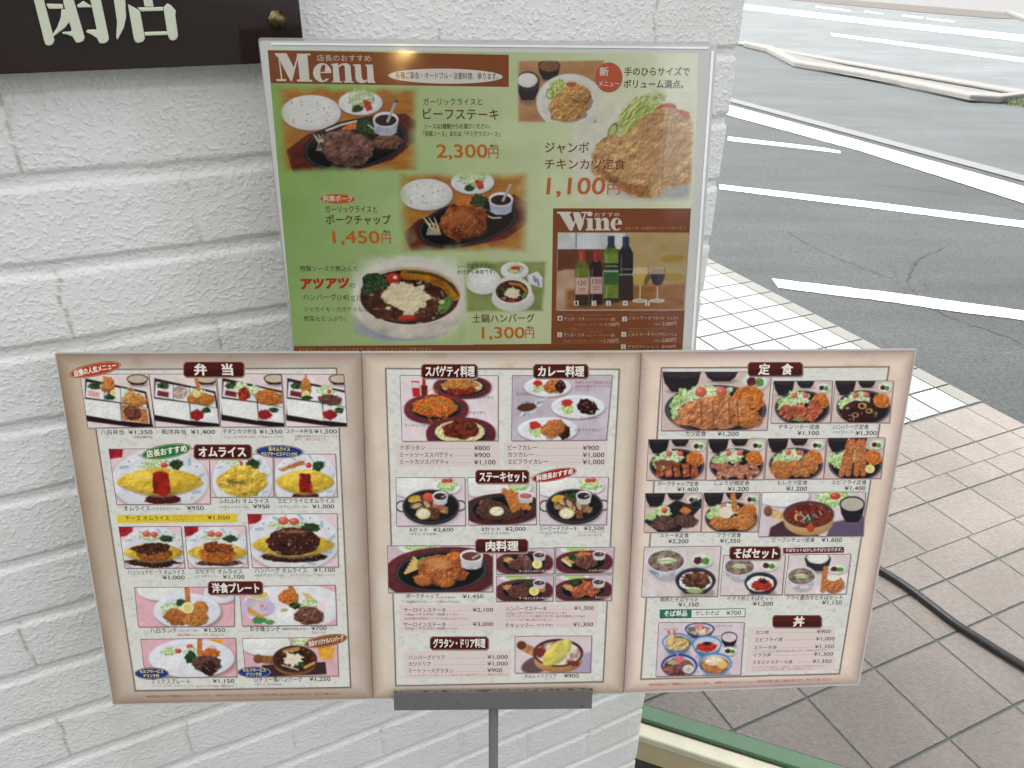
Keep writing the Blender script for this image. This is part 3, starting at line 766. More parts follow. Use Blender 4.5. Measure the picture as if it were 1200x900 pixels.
    def ring(s, cx, cy, rx, ry, w, col, rot=0.0, soft=2.0, a=1.0):
        c, d = math.cos(rot), math.sin(rot); R = max(rx, ry)+w+soft
        def fn(x, y):
            dx, dy = x-cx, y-cy; u = (dx*c+dy*d)/rx; v = (-dx*d+dy*c)/ry
            r = np.sqrt(u*u+v*v); al = np.clip((w/2-np.abs(r-1)*min(rx, ry))/soft+0.5, 0, 1)*a
            return al, np.tile(np.array(col, float)/255, (len(x), 1))
        s._apply((cx-R, cx+R, cy-R, cy+R), fn); return s
    def poly(s, pts, col, soft=2.0, tex=None, wob=0.0, wf=20.0, a=1.0):
        s.seed += 1; sd = s.seed; P = np.array(pts, float)
        def fn(x, y):
            xx, yy = x, y
            if wob: xx = x+wob*fbm(x/wf, y/wf, 2, sd); yy = y+wob*fbm(x/wf+9, y/wf+4, 2, sd+1)
            ins = np.zeros(len(x), bool); dm = np.full(len(x), 1e9)
            for i in range(len(P)):
                ax, ay = P[i]; bx, by = P[(i+1) % len(P)]
                cnd = ((ay > yy) != (by > yy)) & (xx < (bx-ax)*(yy-ay)/(by-ay+1e-9)+ax); ins ^= cnd
                t = np.clip(((xx-ax)*(bx-ax)+(yy-ay)*(by-ay))/((bx-ax)**2+(by-ay)**2+1e-9), 0, 1)
                dm = np.minimum(dm, np.hypot(xx-ax-t*(bx-ax), yy-ay-t*(by-ay)))
            sdist = np.where(ins, dm, -dm)
            return np.clip(sdist/soft+0.5, 0, 1)*a, np.clip(s._tex(x, y, col, tex, sd), 0, 1)
        m = soft+wob
        s._apply((P[:, 0].min()-m, P[:, 0].max()+m, P[:, 1].min()-m, P[:, 1].max()+m), fn); return s
    def stroke(s, pts, w, col, soft=2.0, tex=None, a=1.0, taper=0.0):
        s.seed += 1; sd = s.seed; P = np.array(pts, float)
        def fn(x, y):
            dm = np.full(len(x), -1e9); n = len(P)-1
            for i in range(n):
                ax, ay = P[i]; bx, by = P[i+1]
                t = np.clip(((x-ax)*(bx-ax)+(y-ay)*(by-ay))/((bx-ax)**2+(by-ay)**2+1e-9), 0, 1)
                ww = w/2*(1-taper*(i+t)/n)
                dm = np.maximum(dm, ww-np.hypot(x-ax-t*(bx-ax), y-ay-t*(by-ay)))
            return np.clip(dm/soft+0.5, 0, 1)*a, np.clip(s._tex(x, y, col, tex, sd), 0, 1)
        s._apply((P[:, 0].min()-w, P[:, 0].max()+w, P[:, 1].min()-w, P[:, 1].max()+w), fn); return s
    def feather(s, bgfun, mx, my=None):
        """melt the picture's rim into the print around it"""
        my = my or mx; sc = s.sc; s.soften()
        W = np.hypot(*(s.q[1]-s.q[0])); H = np.hypot(*(s.q[3]-s.q[0]))
        d = np.minimum(np.minimum(s.u, 1-s.u)*W/mx, np.minimum(s.v, 1-s.v)*H/my)*(1+0.5*fbm(s.X/60, s.Y/60, 2, 3))
        a = np.clip(d, 0, 1); a = (a*a*(3-2*a))[..., None]
        edge = np.minimum(np.minimum(s.u, 1-s.u), np.minimum(s.v, 1-s.v)) < 1e-6; a[edge] = 0
        px, py = topx(s.fr, s.X, s.Y); s.C = s.C*a+bgfun(px, py)*(1-a); return s
    def soften(s, blur=1):
        s.soft_done = True
        for _ in range(blur):                           # the softness and grain of a printed photograph
            c = s.C.copy()
            c[1:-1] = s.C[:-2]*.25+s.C[1:-1]*.5+s.C[2:]*.25; s.C = c; c = s.C.copy()
            c[:, 1:-1] = s.C[:, :-2]*.25+s.C[:, 1:-1]*.5+s.C[:, 2:]*.25; s.C = c
        if blur:
            k = (1+0.05*fbm(s.X/(s.sc*9), s.Y/(s.sc*9), 2, s.seed)+0.045*fbm(s.X/s.sc*1.1, s.Y/s.sc*1.1, 2, s.seed+4)); s.C = s.C*k[..., None]
    def done(s, blur=1):
        s.soften(0 if getattr(s, 'soft_done', False) else blur)
        px, py = topx(s.fr, s.X, s.Y); V = s.sh.world(px, py, s.layer*2e-5)
        o = mesh(s.name, V.reshape(-1, 3), grid_faces(*s.X.shape), s.sh.mat, s.parent or s.sh.parent, s.sh.base, cols=ink(s.C.reshape(-1, 3), s.sh.K))
        if s.label: o['label'] = s.label
        return o

# ------------------------------------------------------------------ painted food
FRY = dict(s=9, bump=1.0, c2=(170, 104, 48), con=1.5, bias=0.38, o=4)
MEAT = dict(s=10, bump=1.1, c2=(66, 40, 32), con=1.7, bias=0.42, gloss=0.25, o=4)
RED = dict(s=10, bump=1.0, c2=(96, 20, 8), con=1.6, bias=0.4, gloss=0.3)
LETT = dict(s=8, bump=0.9, c2=(156, 186, 112), con=2.4, bias=0.42, sx=1.5)
RICE = dict(s=7, bump=0.2, o=2)
SAUCE = dict(s=16, bump=0.9, c2=(30, 12, 8), con=1.2, bias=0.4, gloss=0.55)
EGG = dict(s=26, bump=0.45, c2=(206, 160, 40), con=1.3, bias=0.35)
def tone(c, k): return tuple(min(255, v*k) for v in c)
def plate(P, cx, cy, rx, ry, col=(236, 234, 236), rim=None, rot=0, sh=(0.06, 0.12), shc=(120, 96, 92)):
    P.ell(cx+rx*sh[0], cy+ry*sh[1], rx, ry, shc, rot, soft=ry*0.14, a=0.6)
    P.ell(cx, cy, rx, ry, rim or col, rot, soft=2.2, shade=0.06)
    P.ell(cx, cy+ry*0.02, rx*0.82, ry*0.80, tone(col, 0.955), rot, soft=ry*0.09); P.ell(cx+rx*.02, cy+ry*0.06, rx*0.76, ry*0.72, col, rot, soft=ry*0.12)
def rice(P, cx, cy, rx, ry, col=(238, 237, 233)): P.ell(cx, cy, rx, ry, col, soft=3, wob=0.06, tex=RICE, shade=0.06)
def salad(P, cx, cy, rx, ry, col=(226, 234, 204), g=(140, 180, 90)):
    P.ell(cx, cy, rx, ry, col, soft=4, wob=0.28, wf=3, tex=dict(LETT, c2=g), shade=0.12)
    for k in range(9):
        a = 0.7*k; x = cx+rx*0.55*math.cos(a*2.1); y = cy+ry*0.5*math.sin(a*3.3)
        P.stroke([(x-rx*.28, y+ry*.12*math.sin(a)), (x+rx*.05, y-ry*.12), (x+rx*.28, y+ry*.2*math.cos(a))], max(ry*.09, 2), (246, 248, 236), soft=2, a=0.7)
def tomato(P, cx, cy, r, ry=None, col=(206, 62, 44)):
    ry = ry or r; P.ell(cx, cy, r, ry, col, soft=2, shade=0.3); P.ell(cx-r*.25, cy-ry*.3, r*.3, ry*.25, (240, 170, 150), soft=3, a=0.8)
def broc(P, cx, cy, rx, ry, col=(52, 84, 40)):
    P.ell(cx, cy, rx, ry, col, soft=3, wob=0.3, wf=3, tex=dict(s=7, bump=1.8, c2=(24, 44, 22), con=2, bias=0.45))
def fried(P, cx, cy, rx, ry, rot=0, col=(212, 146, 72), wob=0.2, c2=(162, 92, 40), s=None):
    P.ell(cx+rx*.04, cy+ry*.12, rx, ry, (90, 46, 20), rot, soft=4, wob=wob, a=0.45)
    P.ell(cx, cy, rx, ry, col, rot, soft=2.5, wob=wob, wf=2.4, tex=dict(FRY, c2=c2, s=s or max(min(rx, ry)*0.28, 6)), shade=0.2)
def steak(P, cx, cy, rx, ry, rot=0, col=(104, 62, 46), wob=0.18, gl=0.25):
    P.ell(cx+rx*.04, cy+ry*.12, rx, ry, (20, 12, 10), rot, soft=4, wob=wob, a=0.6)
    P.ell(cx, cy, rx, ry, col, rot, soft=2.5, wob=wob, wf=2.2, tex=dict(MEAT, s=max(min(rx, ry)*0.3, 6), gloss=gl), shade=0.22)
def spag(P, cx, cy, rx, ry, rot=0, col=(222, 130, 52), c2=(168, 74, 20)):
    P.ell(cx, cy, rx, ry, col, rot, soft=3, wob=0.15, tex=dict(s=9, bump=1.2, c2=c2, con=1.8, bias=0.4), shade=0.18)
    for k in range(7):
        P.ring(cx+rx*.15*math.sin(k*2.3), cy+ry*.15*math.cos(k*1.7), rx*(0.25+0.1*k), ry*(0.22+0.1*k), max(1.6, ry*.06), (240, 172, 92) if k % 2 else (180, 84, 28), rot+0.3*k, soft=2, a=0.6)
def omelette(P, cx, cy, rx, ry, rot=0.0):
    P.ell(cx+rx*.02, cy+ry*.16, rx*.97, ry, (150, 130, 110), rot, soft=6, p=1.62, a=0.6)
    P.ell(cx, cy, rx, ry, (236, 200, 66), rot, soft=2.5, wob=0.03, tex=EGG, shade=0.28, p=1.62)
    P.ell(cx-rx*.15, cy-ry*.35, rx*.5, ry*.25, (248, 226, 120), rot, soft=ry*.3, a=0.6)
def sauce(P, cx, cy, rx, ry, rot=0, col=(78, 34, 22), wob=0.25, gloss=0.5): P.ell(cx, cy, rx, ry, col, rot, soft=2.5, wob=wob, wf=2.5, tex=dict(SAUCE, s=max(min(rx, ry)*.35, 7), gloss=gloss), shade=0.15)
def bowl(P, cx, cy, rx, ry, h, out=(30, 26, 26), inn=(44, 40, 40), rim=None):
    """seen from above in front: body below the mouth"""
    P.ell(cx+rx*.1, cy+h*.95, rx*.85, ry*.55, (110, 92, 92), soft=6, a=0.5)
    P.poly([(cx-rx, cy), (cx+rx, cy), (cx+rx*.86, cy+h*.55), (cx+rx*.5, cy+h), (cx-rx*.5, cy+h), (cx-rx*.86, cy+h*.55)], out, soft=3, tex=dict(s=rx*.8, bump=0.25))
    P.ell(cx, cy, rx, ry, rim or tone(out, 1.35), soft=2); P.ell(cx, cy+ry*.06, rx*.90, ry*.86, inn, soft=2)
def cup(P, cx, cy, rx, ry, h, fill=(60, 30, 24), col=(214, 222, 236)):
    P.poly([(cx-rx, cy), (cx+rx, cy), (cx+rx*.85, cy+h), (cx+rx*.4, cy+h+ry*.4), (cx-rx*.4, cy+h+ry*.4), (cx-rx*.85, cy+h)], tone(col, 0.86), soft=3, tex=dict(s=rx*.7, bump=0.2))
    for k in range(-3, 4): P.stroke([(cx+k*rx*.27, cy+ry*.9), (cx+k*rx*.24, cy+h)], rx*.05, tone(col, 0.74), soft=2, a=0.6)
    P.ell(cx, cy, rx, ry, (242, 244, 248), soft=2); P.ell(cx, cy+ry*.12, rx*.84, ry*.74, fill, soft=2, shade=0.2)
def spoon(P, a, b, w): P.stroke([a, b], w, (196, 198, 204), soft=2); P.stroke([(a[0]+w*.2, a[1]), (b[0]+w*.2, b[1])], w*.35, (120, 120, 128), soft=2, a=0.6)
def skillet(P, cx, cy, rx, ry, rot=0, wood=(112, 48, 34), grow=1.22, handle=True):
    c, d = math.cos(rot), math.sin(rot)
    if handle:
        P.ell(cx+rx*.03, cy+ry*.14, rx*grow, ry*grow, (60, 36, 34), rot, soft=7, a=0.55, p=2.3)
        P.ell(cx, cy+ry*.06, rx*grow, ry*grow, wood, rot, soft=2.5, p=2.3, tex=dict(s=24, sy=3.0, c2=tone(wood, 0.72), con=1.2, rot=rot), shade=0.15)
    P.ell(cx, cy, rx, ry, (28, 28, 30), rot, soft=2.5); P.ring(cx, cy, rx*.96, ry*.94, max(ry*.05, 1.5), (84, 84, 88), rot, a=0.7)
    P.ell(cx, cy+ry*.03, rx*.88, ry*.84, (20, 19, 20), rot, soft=4)
def lemon(P, cx, cy, r): P.ell(cx, cy, r, r*.92, (236, 222, 120), soft=2); P.ell(cx, cy, r*.82, r*.74, (244, 238, 190), soft=2); P.ell(cx, cy, r*.66, r*.6, (226, 210, 120), soft=2, tex=dict(s=5, bump=.5))
def pickle(P, cx, cy, rx, ry):
    P.ell(cx+2, cy+ry*.2, rx, ry, (140, 120, 116), soft=4, a=.5); P.ell(cx, cy, rx, ry, (206, 226, 206), soft=2, shade=.1); P.ell(cx, cy, rx*.8, ry*.75, (226, 238, 224), soft=2)
    P.ell(cx-rx*.32, cy, rx*.36, ry*.5, (92, 24, 46), soft=2, wob=.2, tex=dict(s=5, bump=1)); P.ell(cx+rx*.32, cy+ry*.1, rx*.34, ry*.48, (90, 140, 60), soft=2, wob=.2, tex=dict(s=5, bump=1))
def wave(P, cx, cy, r, a0, n, col): pass
# ------------------------------------------------------------------ the upper green menu poster
PB = POST.at(580, 411); PB = PB+np.array([0, 0, 0])
poster = empty('menu_poster', PB, 'green laminated menu poster with brown Menu heading, standing upright behind the long pink menu', 'menu poster')
PS = Sheet(POST, VP_P, poster, PB, M_POSTPRINT, KP)

def slab(name, plane, quad, lo, hi, mat, parent, base, rad=6, bevel=0):
    """laminate slab between two lifts, with rounded corners (pixel radius)"""
    q = [np.array(p, float) for p in quad]; pts = []
    for i in range(4):
        p, a, b = q[i], q[i-1], q[(i+1) % 4]
        ua = (a-p)/np.linalg.norm(a-p); ub = (b-p)/np.linalg.norm(b-p)
        if rad <= 0: pts.append(p); continue
        for t in np.linspace(0, 1, 6): pts.append(p+ua*rad*(1-t)**2+ub*rad*t**2)
    x = np.array([p[0] for p in pts]); y = np.array([p[1] for p in pts])
    P = list(plane.at(x, y, lo))[::-1]
    mb = MB(); mb.prism(P, plane.n*(hi-lo)); return mb.build(name, mat, parent, base)
LQ = [(303.5, 47.5), (840.5, 52.5), (813.5, 436), (348.5, 437)]
slab('laminate', POST, LQ, -0.0012, -0.00002, M_LAM, poster, PB, 5)
M_CLEAR, _t, _b = newmat('clear_backing'); _b.inputs['Base Color'].default_value = (.5, .5, .49, 1); _b.inputs['Alpha'].default_value = 0.42; _b.inputs['Roughness'].default_value = 0.25
slab('backing_sheet', POST, [(301, 43.6), (836, 48.8), (811, 434), (344, 435)], -0.0034, -0.0026, M_CLEAR, poster, PB, 5)
# bright raised seal of the laminate along its right and top edges
M_SEAL = simple('clear_film_edge', (236, 238, 236), 0.12, vary=0.03, coat=1.0)
mb = MB(); e0, e1 = POST.at(833.5, 60, 0), POST.at(809.5, 411, 0); e2, e3 = POST.at(836.5, 60, 0), POST.at(812.5, 411, 0)
mb.prism([e0, e1, e3, e2], POST.n*0.0006); mb.build('laminate_seal', M_SEAL, poster, PB)
e0, e1 = POST.at(318, 50.3, 0), POST.at(830, 55.2, 0); e2, e3 = POST.at(830, 57.4, 0), POST.at(318, 52.4, 0)
mb = MB(); mb.prism([e0, e3, e2, e1], POST.n*0.0004); mb.build('laminate_seal', M_SEAL, poster, PB)

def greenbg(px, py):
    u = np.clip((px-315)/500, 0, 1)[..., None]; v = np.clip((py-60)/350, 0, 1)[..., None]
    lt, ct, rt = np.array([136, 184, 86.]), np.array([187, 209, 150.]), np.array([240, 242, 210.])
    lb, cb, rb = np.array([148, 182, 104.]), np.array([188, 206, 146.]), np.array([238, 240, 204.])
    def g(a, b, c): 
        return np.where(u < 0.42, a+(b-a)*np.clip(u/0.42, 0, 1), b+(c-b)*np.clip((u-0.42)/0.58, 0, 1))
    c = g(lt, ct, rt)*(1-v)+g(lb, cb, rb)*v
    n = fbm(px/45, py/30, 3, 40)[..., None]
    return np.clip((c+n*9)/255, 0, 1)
def WHITEBG(px, py): return np.ones(np.shape(px)+(3,))*np.array([226, 227, 220])/255

P = Pic(PS, 'px', [(313.6, 58.6), (818.5, 63), (800.5, 410.6), (344.6, 412.6)], step=2.2, layer=0.5, name='printed_background')
P.C = greenbg(P.X, P.Y); P.done(0)
BRN = (140, 74, 34)
PS.poly('u1', [(55, 75), (1185, 97), (1185, 248), (68, 230)], BRN, 1)
PS.poly('px', [(344.1, 405.6), (400, 405.2), (646.5, 402.8), (647, 411.2), (344.6, 412.6)], BRN, 1)
PS.poly('u4', [(228, 67), (994, 67), (946, 852), (217, 857), (217, 822)], (136, 70, 34), 1)

# ---- garlic rice and beef steak
P = Pic(PS, 'u1', [(78, 232), (775, 244), (775, 655), (113, 655)], (186, 122, 44), label='printed photo of beef steak on a black skillet')
P.poly([(0, 200), (900, 200), (900, 760), (0, 760)], (190, 128, 50), tex=dict(s=90, sy=4, c2=(166, 98, 36), con=1.6, bias=.4, rot=-.05))
plate(P, 258, 368, 140, 83, (232, 232, 232), sh=(.03, .10)); P.ell(258, 366, 112, 62, (236, 235, 231), soft=6, tex=RICE)
for k in range(16): P.ell(258+90*math.sin(k*2.4), 364+48*math.cos(k*1.9), 5, 3, [(170, 150, 110), (120, 130, 70), (190, 160, 130)][k % 3], rot=k, soft=2, a=.8)
plate(P, 490, 322, 103, 58, (236, 238, 240), sh=(.03, .14)); salad(P, 492, 300, 62, 50); broc(P, 477, 350, 24, 17); P.poly([(500, 306), (535, 318), (548, 352), (520, 362), (508, 338)], (204, 58, 42), tex=dict(s=14, bump=.6))
P.poly([(142, 545), (240, 470), (520, 385), (700, 372), (752, 410), (748, 505), (640, 590), (420, 655), (180, 674)], (104, 42, 26), soft=4, tex=dict(s=60, sy=3, c2=(78, 28, 18), con=1.3, bias=.4, rot=-.25))
P.ell(468, 514, 248, 116, (22, 22, 24), -.20, soft=3); P.ring(468, 514, 238, 108, 5, (70, 72, 74), -.20, a=.7); P.ell(468, 518, 222, 98, (14, 14, 15), -.20, soft=6)
for k in range(14): P.stroke([(270+k*4, 470+8*(k % 5)), (300+k*3+10*(k % 3), 500+9*(k % 4)), (285+k*6, 545)], 5, (222, 206, 168), soft=2, a=.85)
P.stroke([(330, 452), (400, 425), (470, 408)], 10, (226, 214, 190)); P.poly([(398, 438), (452, 412), (492, 420), (470, 448), (410, 452)], (216, 112, 44), tex=dict(s=12, bump=.8), wob=6)
broc(P, 505, 432, 34, 34); P.ell(545, 440, 40, 26, (58, 96, 44), .4, wob=.3, tex=dict(s=10, bump=1.2, c2=(30, 56, 28))); P.stroke([(525, 425), (560, 450), (590, 462)], 6, (220, 216, 180))
steak(P, 424, 534, 124, 86, .05, (150, 106, 92), wob=.16, gl=.2); steak(P, 612, 506, 76, 36, -.06, (140, 92, 62), wob=.2, gl=.2)
cup(P, 608, 400, 60, 36, 62, (46, 24, 20), (204, 218, 236)); spoon(P, (618, 408), (655, 318), 13); P.ell(657, 314, 12, 9, (96, 96, 100))
P.feather(greenbg, 80, 44).done()
# ---- garlic rice and pork chop
P = Pic(PS, 'u3', [(572, -160), (1215, -160), (1205, 232), (588, 232)], (186, 122, 44), label='printed photo of pork chop on a black skillet')
P.poly([(500, -220), (1300, -220), (1300, 260), (500, 260)], (192, 130, 52), tex=dict(s=90, sy=4, c2=(164, 98, 38), con=1.6, bias=.4, rot=-.08))
plate(P, 718, -48, 124, 74, (232, 232, 232), sh=(.03, .12)); P.ell(718, -50, 98, 55, (236, 235, 231), soft=6, tex=RICE)
for k in range(14): P.ell(718+80*math.sin(k*2.4), -50+42*math.cos(k*1.9), 5, 3, [(170, 150, 110), (120, 130, 70), (190, 160, 130)][k % 3], rot=k, soft=2, a=.8)
plate(P, 935, -106, 101, 56, (236, 238, 240), sh=(.03, .14)); salad(P, 937, -128, 60, 48); broc(P, 920, -78, 22, 16); P.poly([(945, -120), (980, -108), (990, -78), (966, -70), (952, -92)], (204, 58, 42), tex=dict(s=14, bump=.6))
P.poly([(608, 135), (680, 70), (950, -20), (1130, -48), (1198, -8), (1190, 90), (1090, 160), (860, 208), (648, 220)], (110, 44, 28), soft=4, tex=dict(s=60, sy=3, c2=(80, 28, 18), con=1.3, bias=.4, rot=-.25))
P.ell(912, 86, 238, 104, (22, 22, 24), -.22, soft=3); P.ring(912, 86, 228, 96, 5, (70, 72, 74), -.22, a=.7); P.ell(912, 90, 212, 88, (14, 14, 15), -.22, soft=6)
for k in range(12): P.stroke([(705+k*5, 60+8*(k % 5)), (735+k*4, 90+9*(k % 4)), (720+k*6, 140)], 5, (222, 206, 168), soft=2, a=.85)
P.poly([(850, -8), (900, -36), (950, -28), (930, 0), (865, 8)], (216, 112, 44), tex=dict(s=12, bump=.8), wob=6); broc(P, 960, -14, 36, 34); P.stroke([(980, 40), (1030, 62), (1068, 60)], 7, (220, 216, 180)); P.stroke([(990, 20), (1050, 40)], 7, (58, 96, 44))
P.ell(890, 82, 118, 88, (168, 84, 34), -.1, soft=3, wob=.16, tex=dict(RED, c2=(96, 36, 14), s=24), shade=.25); P.ell(870, 60, 60, 34, (206, 128, 58), -.3, soft=20, a=.55)
cup(P, 1068, -26, 57, 33, 60, (46, 24, 20), (204, 218, 236)); spoon(P, (1078, -20), (1112, -92), 12)
P.feather(greenbg, 80, 48).done()
# ---- clay pot hamburger
P = Pic(PS, 'u3', [(340, 225), (940, 222), (940, 656), (345, 660)], (180, 200, 140), label='printed photo of hamburger stew in a cream clay pot')
px, py = topx('u3', P.X, P.Y); P.C = greenbg(px, py)
P.ell(640, 425, 285, 208, (232, 234, 226), soft=70, a=.95); P.ell(600, 585, 190, 55, (150, 156, 176), soft=26, a=.9); P.ell(560, 560, 170, 60, (160, 166, 184), soft=30, a=.8)
P.ell(640, 470, 262, 158, (222, 214, 198), soft=4, tex=dict(s=120, bump=.3), shade=.1); P.poly([(850, 440), (905, 448), (925, 470), (880, 505), (840, 500)], (226, 220, 204), soft=5)
P.ell(640, 410, 256, 158, (232, 226, 212), soft=3); P.ell(640, 425, 238, 136, (206, 192, 170), soft=4); P.ell(640, 432, 231, 128, (70, 26, 18), soft=3, tex=dict(SAUCE, s=40))
P.stroke([(620, 325), (720, 335), (800, 368), (852, 425)], 48, (196, 132, 22), soft=4, tex=dict(s=30, bump=.6, c2=(150, 84, 18))); P.stroke([(630, 314), (735, 324), (820, 362), (862, 412)], 10, (66, 60, 26), soft=4)
broc(P, 478, 370, 66, 56, (62, 92, 50)); P.ell(565, 346, 36, 27, (190, 46, 32), shade=.4); P.ell(572, 340, 10, 8, (250, 230, 220), soft=4)
sauce(P, 622, 462, 172, 82, 0, (110, 54, 22), .15, .4); P.ell(622, 430, 112, 62, (240, 226, 184), soft=7, wob=.28, wf=3.5, tex=dict(s=16, bump=.35)); P.ell(540, 484, 12, 8, (240, 226, 190)); P.ell(636, 508, 28, 15, (240, 226, 190), wob=.2)
P.ell(808, 470, 48, 26, (92, 136, 56), -.9, shade=.3, tex=dict(s=14, bump=.8)); P.ell(790, 455, 14, 10, (210, 224, 170), soft=5); P.ell(630, 530, 44, 14, (196, 46, 30), shade=.3)
for k in range(26): P.ell(520+11*k % 260+480*0, 400+((k*47) % 130), 4, 3, (230, 170, 110), soft=3, a=.45)
P.feather(greenbg, 34, 30).done()
# ---- small clay pot set
P = Pic(PS, 'u3', [(895, 258), (1290, 256), (1272, 506), (900, 510)], (150, 166, 98), label='small printed photo of clay pot set with rice')
P.poly([(880, 240), (1300, 240), (1300, 520), (880, 520)], (148, 164, 92), tex=dict(s=60, c2=(120, 136, 70), con=1.5))
plate(P, 985, 358, 84, 62, (236, 238, 236), sh=(.04, .08)); rice(P, 985, 352, 60, 40, (244, 244, 242)); plate(P, 1132, 308, 66, 42, (236, 240, 240)); salad(P, 1136, 302, 38, 24); P.ell(1136, 296, 24, 9, (206, 48, 34), wob=.2)
P.poly([(1190, 330), (1240, 312), (1262, 340), (1262, 390), (1200, 370)], (232, 234, 236), soft=3); P.stroke([(1222, 336), (1230, 360)], 10, (120, 130, 170), soft=4); P.stroke([(1238, 348), (1246, 376)], 10, (130, 140, 180), soft=4)
P.ell(1125, 438, 100, 64, (226, 228, 230), soft=3, shade=.1); P.ell(1124, 420, 92, 62, (224, 218, 206), soft=2); P.ell(1120, 402, 92, 66, (236, 232, 222), soft=2); P.ell(1120, 406, 76, 52, (66, 26, 16), soft=2, tex=dict(SAUCE, s=20))
P.ell(1120, 414, 34, 24, (240, 228, 190), wob=.25, soft=3); P.stroke([(1110, 368), (1160, 376), (1186, 404)], 14, (190, 124, 26)); broc(P, 1068, 392, 18, 14); P.ell(1182, 420, 14, 9, (90, 136, 60), -.8); P.ell(1120, 448, 18, 6, (196, 46, 30))
P.feather(greenbg, 26, 22).done()
# ---- jumbo chicken cutlet
P = Pic(PS, 'u2', [(425, 250), (1032, 250), (1006, 800), (425, 800)], (216, 218, 190), label='large printed photo of jumbo chicken cutlet with cabbage')
px, py = topx('u2', P.X, P.Y); P.C = greenbg(px, py)*0.55+np.array([226, 224, 206])/255*0.45
P.ell(770, 560, 330, 240, (228, 224, 208), soft=90, a=.8); P.ell(860, 730, 210, 60, (176, 178, 176), soft=50, a=.9)
P.ell(752, 385, 120, 74, (204, 212, 132), -.75, soft=8, wob=.25, tex=dict(LETT, s=16, c2=(158, 176, 78), rot=-.8, sx=.5, sy=2.5)); P.ell(830, 300, 60, 36, (214, 224, 160), -.4, soft=8, wob=.3, tex=dict(LETT, s=14, c2=(150, 176, 86)))
P.ell(640, 462, 40, 22, (196, 206, 120), -1.1, soft=5, wob=.3); P.ring(632, 452, 34, 16, 6, (110, 146, 70), -1.1); P.ell(885, 346, 46, 22, (196, 84, 50), -.1, soft=4, shade=.2)
P.ell(955, 380, 44, 24, (196, 110, 70), .3, soft=5, wob=.2)
P.poly([(532, 572), (552, 515), (600, 478), (640, 462), (690, 470), (760, 410), (818, 368), (880, 338), (930, 356), (985, 400), (1035, 420), (1035, 680), (940, 716), (880, 730), (818, 770), (770, 776), (720, 760), (668, 735), (640, 700), (560, 676), (530, 640)], (222, 182, 120), soft=4, wob=16, wf=30, tex=dict(s=30, bump=.75, c2=(182, 128, 88), con=1.7, bias=.36, o=5))
P.poly([(532, 600), (600, 690), (720, 755), (815, 768), (800, 720), (690, 690), (600, 640)], (160, 92, 36), soft=20, a=.55, tex=dict(s=16, bump=1.6, c2=(116, 62, 20)))
P.ell(870, 520, 110, 120, (214, 172, 112), soft=60, a=.5, tex=dict(s=22, bump=.8, c2=(170, 116, 78), o=4))
P.stroke([(890, 372), (880, 470), (866, 600), (862, 730)], 3, (140, 100, 74), soft=3, a=.8)
P.feather(greenbg, 30, 46).done()
P = Pic(PS, 'u2', [(182, 120), (600, 118), (560, 420), (182, 418)], (196, 148, 104), label='printed photo of chicken cutlet set on a white plate')
P.poly([(150, 100), (620, 100), (620, 440), (150, 440)], (196, 148, 102), tex=dict(s=80, sy=3, c2=(176, 124, 80), con=1.4))
bowl(P, 334, 148, 52, 30, 66, (40, 38, 40), (136, 92, 62)); bowl(P, 234, 222, 56, 48, 88, (42, 40, 44), (60, 56, 58)); rice(P, 232, 216, 48, 34, (232, 232, 224))
plate(P, 432, 318, 158, 132, (228, 226, 216), sh=(.02, .06)); P.ell(378, 262, 52, 44, (206, 214, 136), -.6, wob=.3, soft=5, tex=dict(LETT, s=10, c2=(166, 184, 90))); P.ring(338, 280, 16, 22, 5, (120, 150, 80))
P.ell(440, 236, 26, 12, (196, 96, 56), soft=4); fried(P, 432, 330, 104, 74, -.55, (216, 168, 96), .2, (168, 110, 58), 18); fried(P, 480, 280, 48, 42, 0, (212, 164, 98), .2, (168, 110, 62), 14)
P.feather(greenbg, 16, 12)
m = (P.u < .42); gx = np.clip((P.X-184)/7, 0, 1)
P.done()

# ---- wine corner
P = Pic(PS, 'u4', [(256, 203), (978, 205), (950, 626), (248, 628)], (196, 160, 110), border=(190, 150, 110), label='printed photo of four wine bottles and two glasses')
P.poly([(200, 180), (690, 180), (690, 296), (200, 296)], (206, 210, 212), tex=dict(s=80, c2=(226, 230, 232))); P.poly([(200, 294), (680, 294), (680, 420), (200, 420)], (92, 50, 34), soft=3, tex=dict(s=70, c2=(120, 66, 42)))
for x in (356, 636): P.stroke([(x, 190), (x, 292)], 6, (120, 122, 124))
P.poly([(640, 180), (1000, 180), (1000, 660), (640, 660)], (190, 164, 112), soft=40, tex=dict(s=120, c2=(188, 158, 100)))
P.poly([(200, 430), (300, 405), (460, 410), (460, 660), (200, 660)], (206, 172, 146), soft=14, tex=dict(s=120, c2=(176, 132, 100))); P.poly([(300, 520), (1000, 480), (1000, 660), (300, 660)], (168, 112, 62), soft=30, tex=dict(s=100, sy=3, c2=(146, 88, 44)))
P.ell(890, 345, 66, 20, (178, 146, 58), -.05, soft=8); P.ell(890, 450, 74, 24, (176, 142, 60), .05, soft=10)
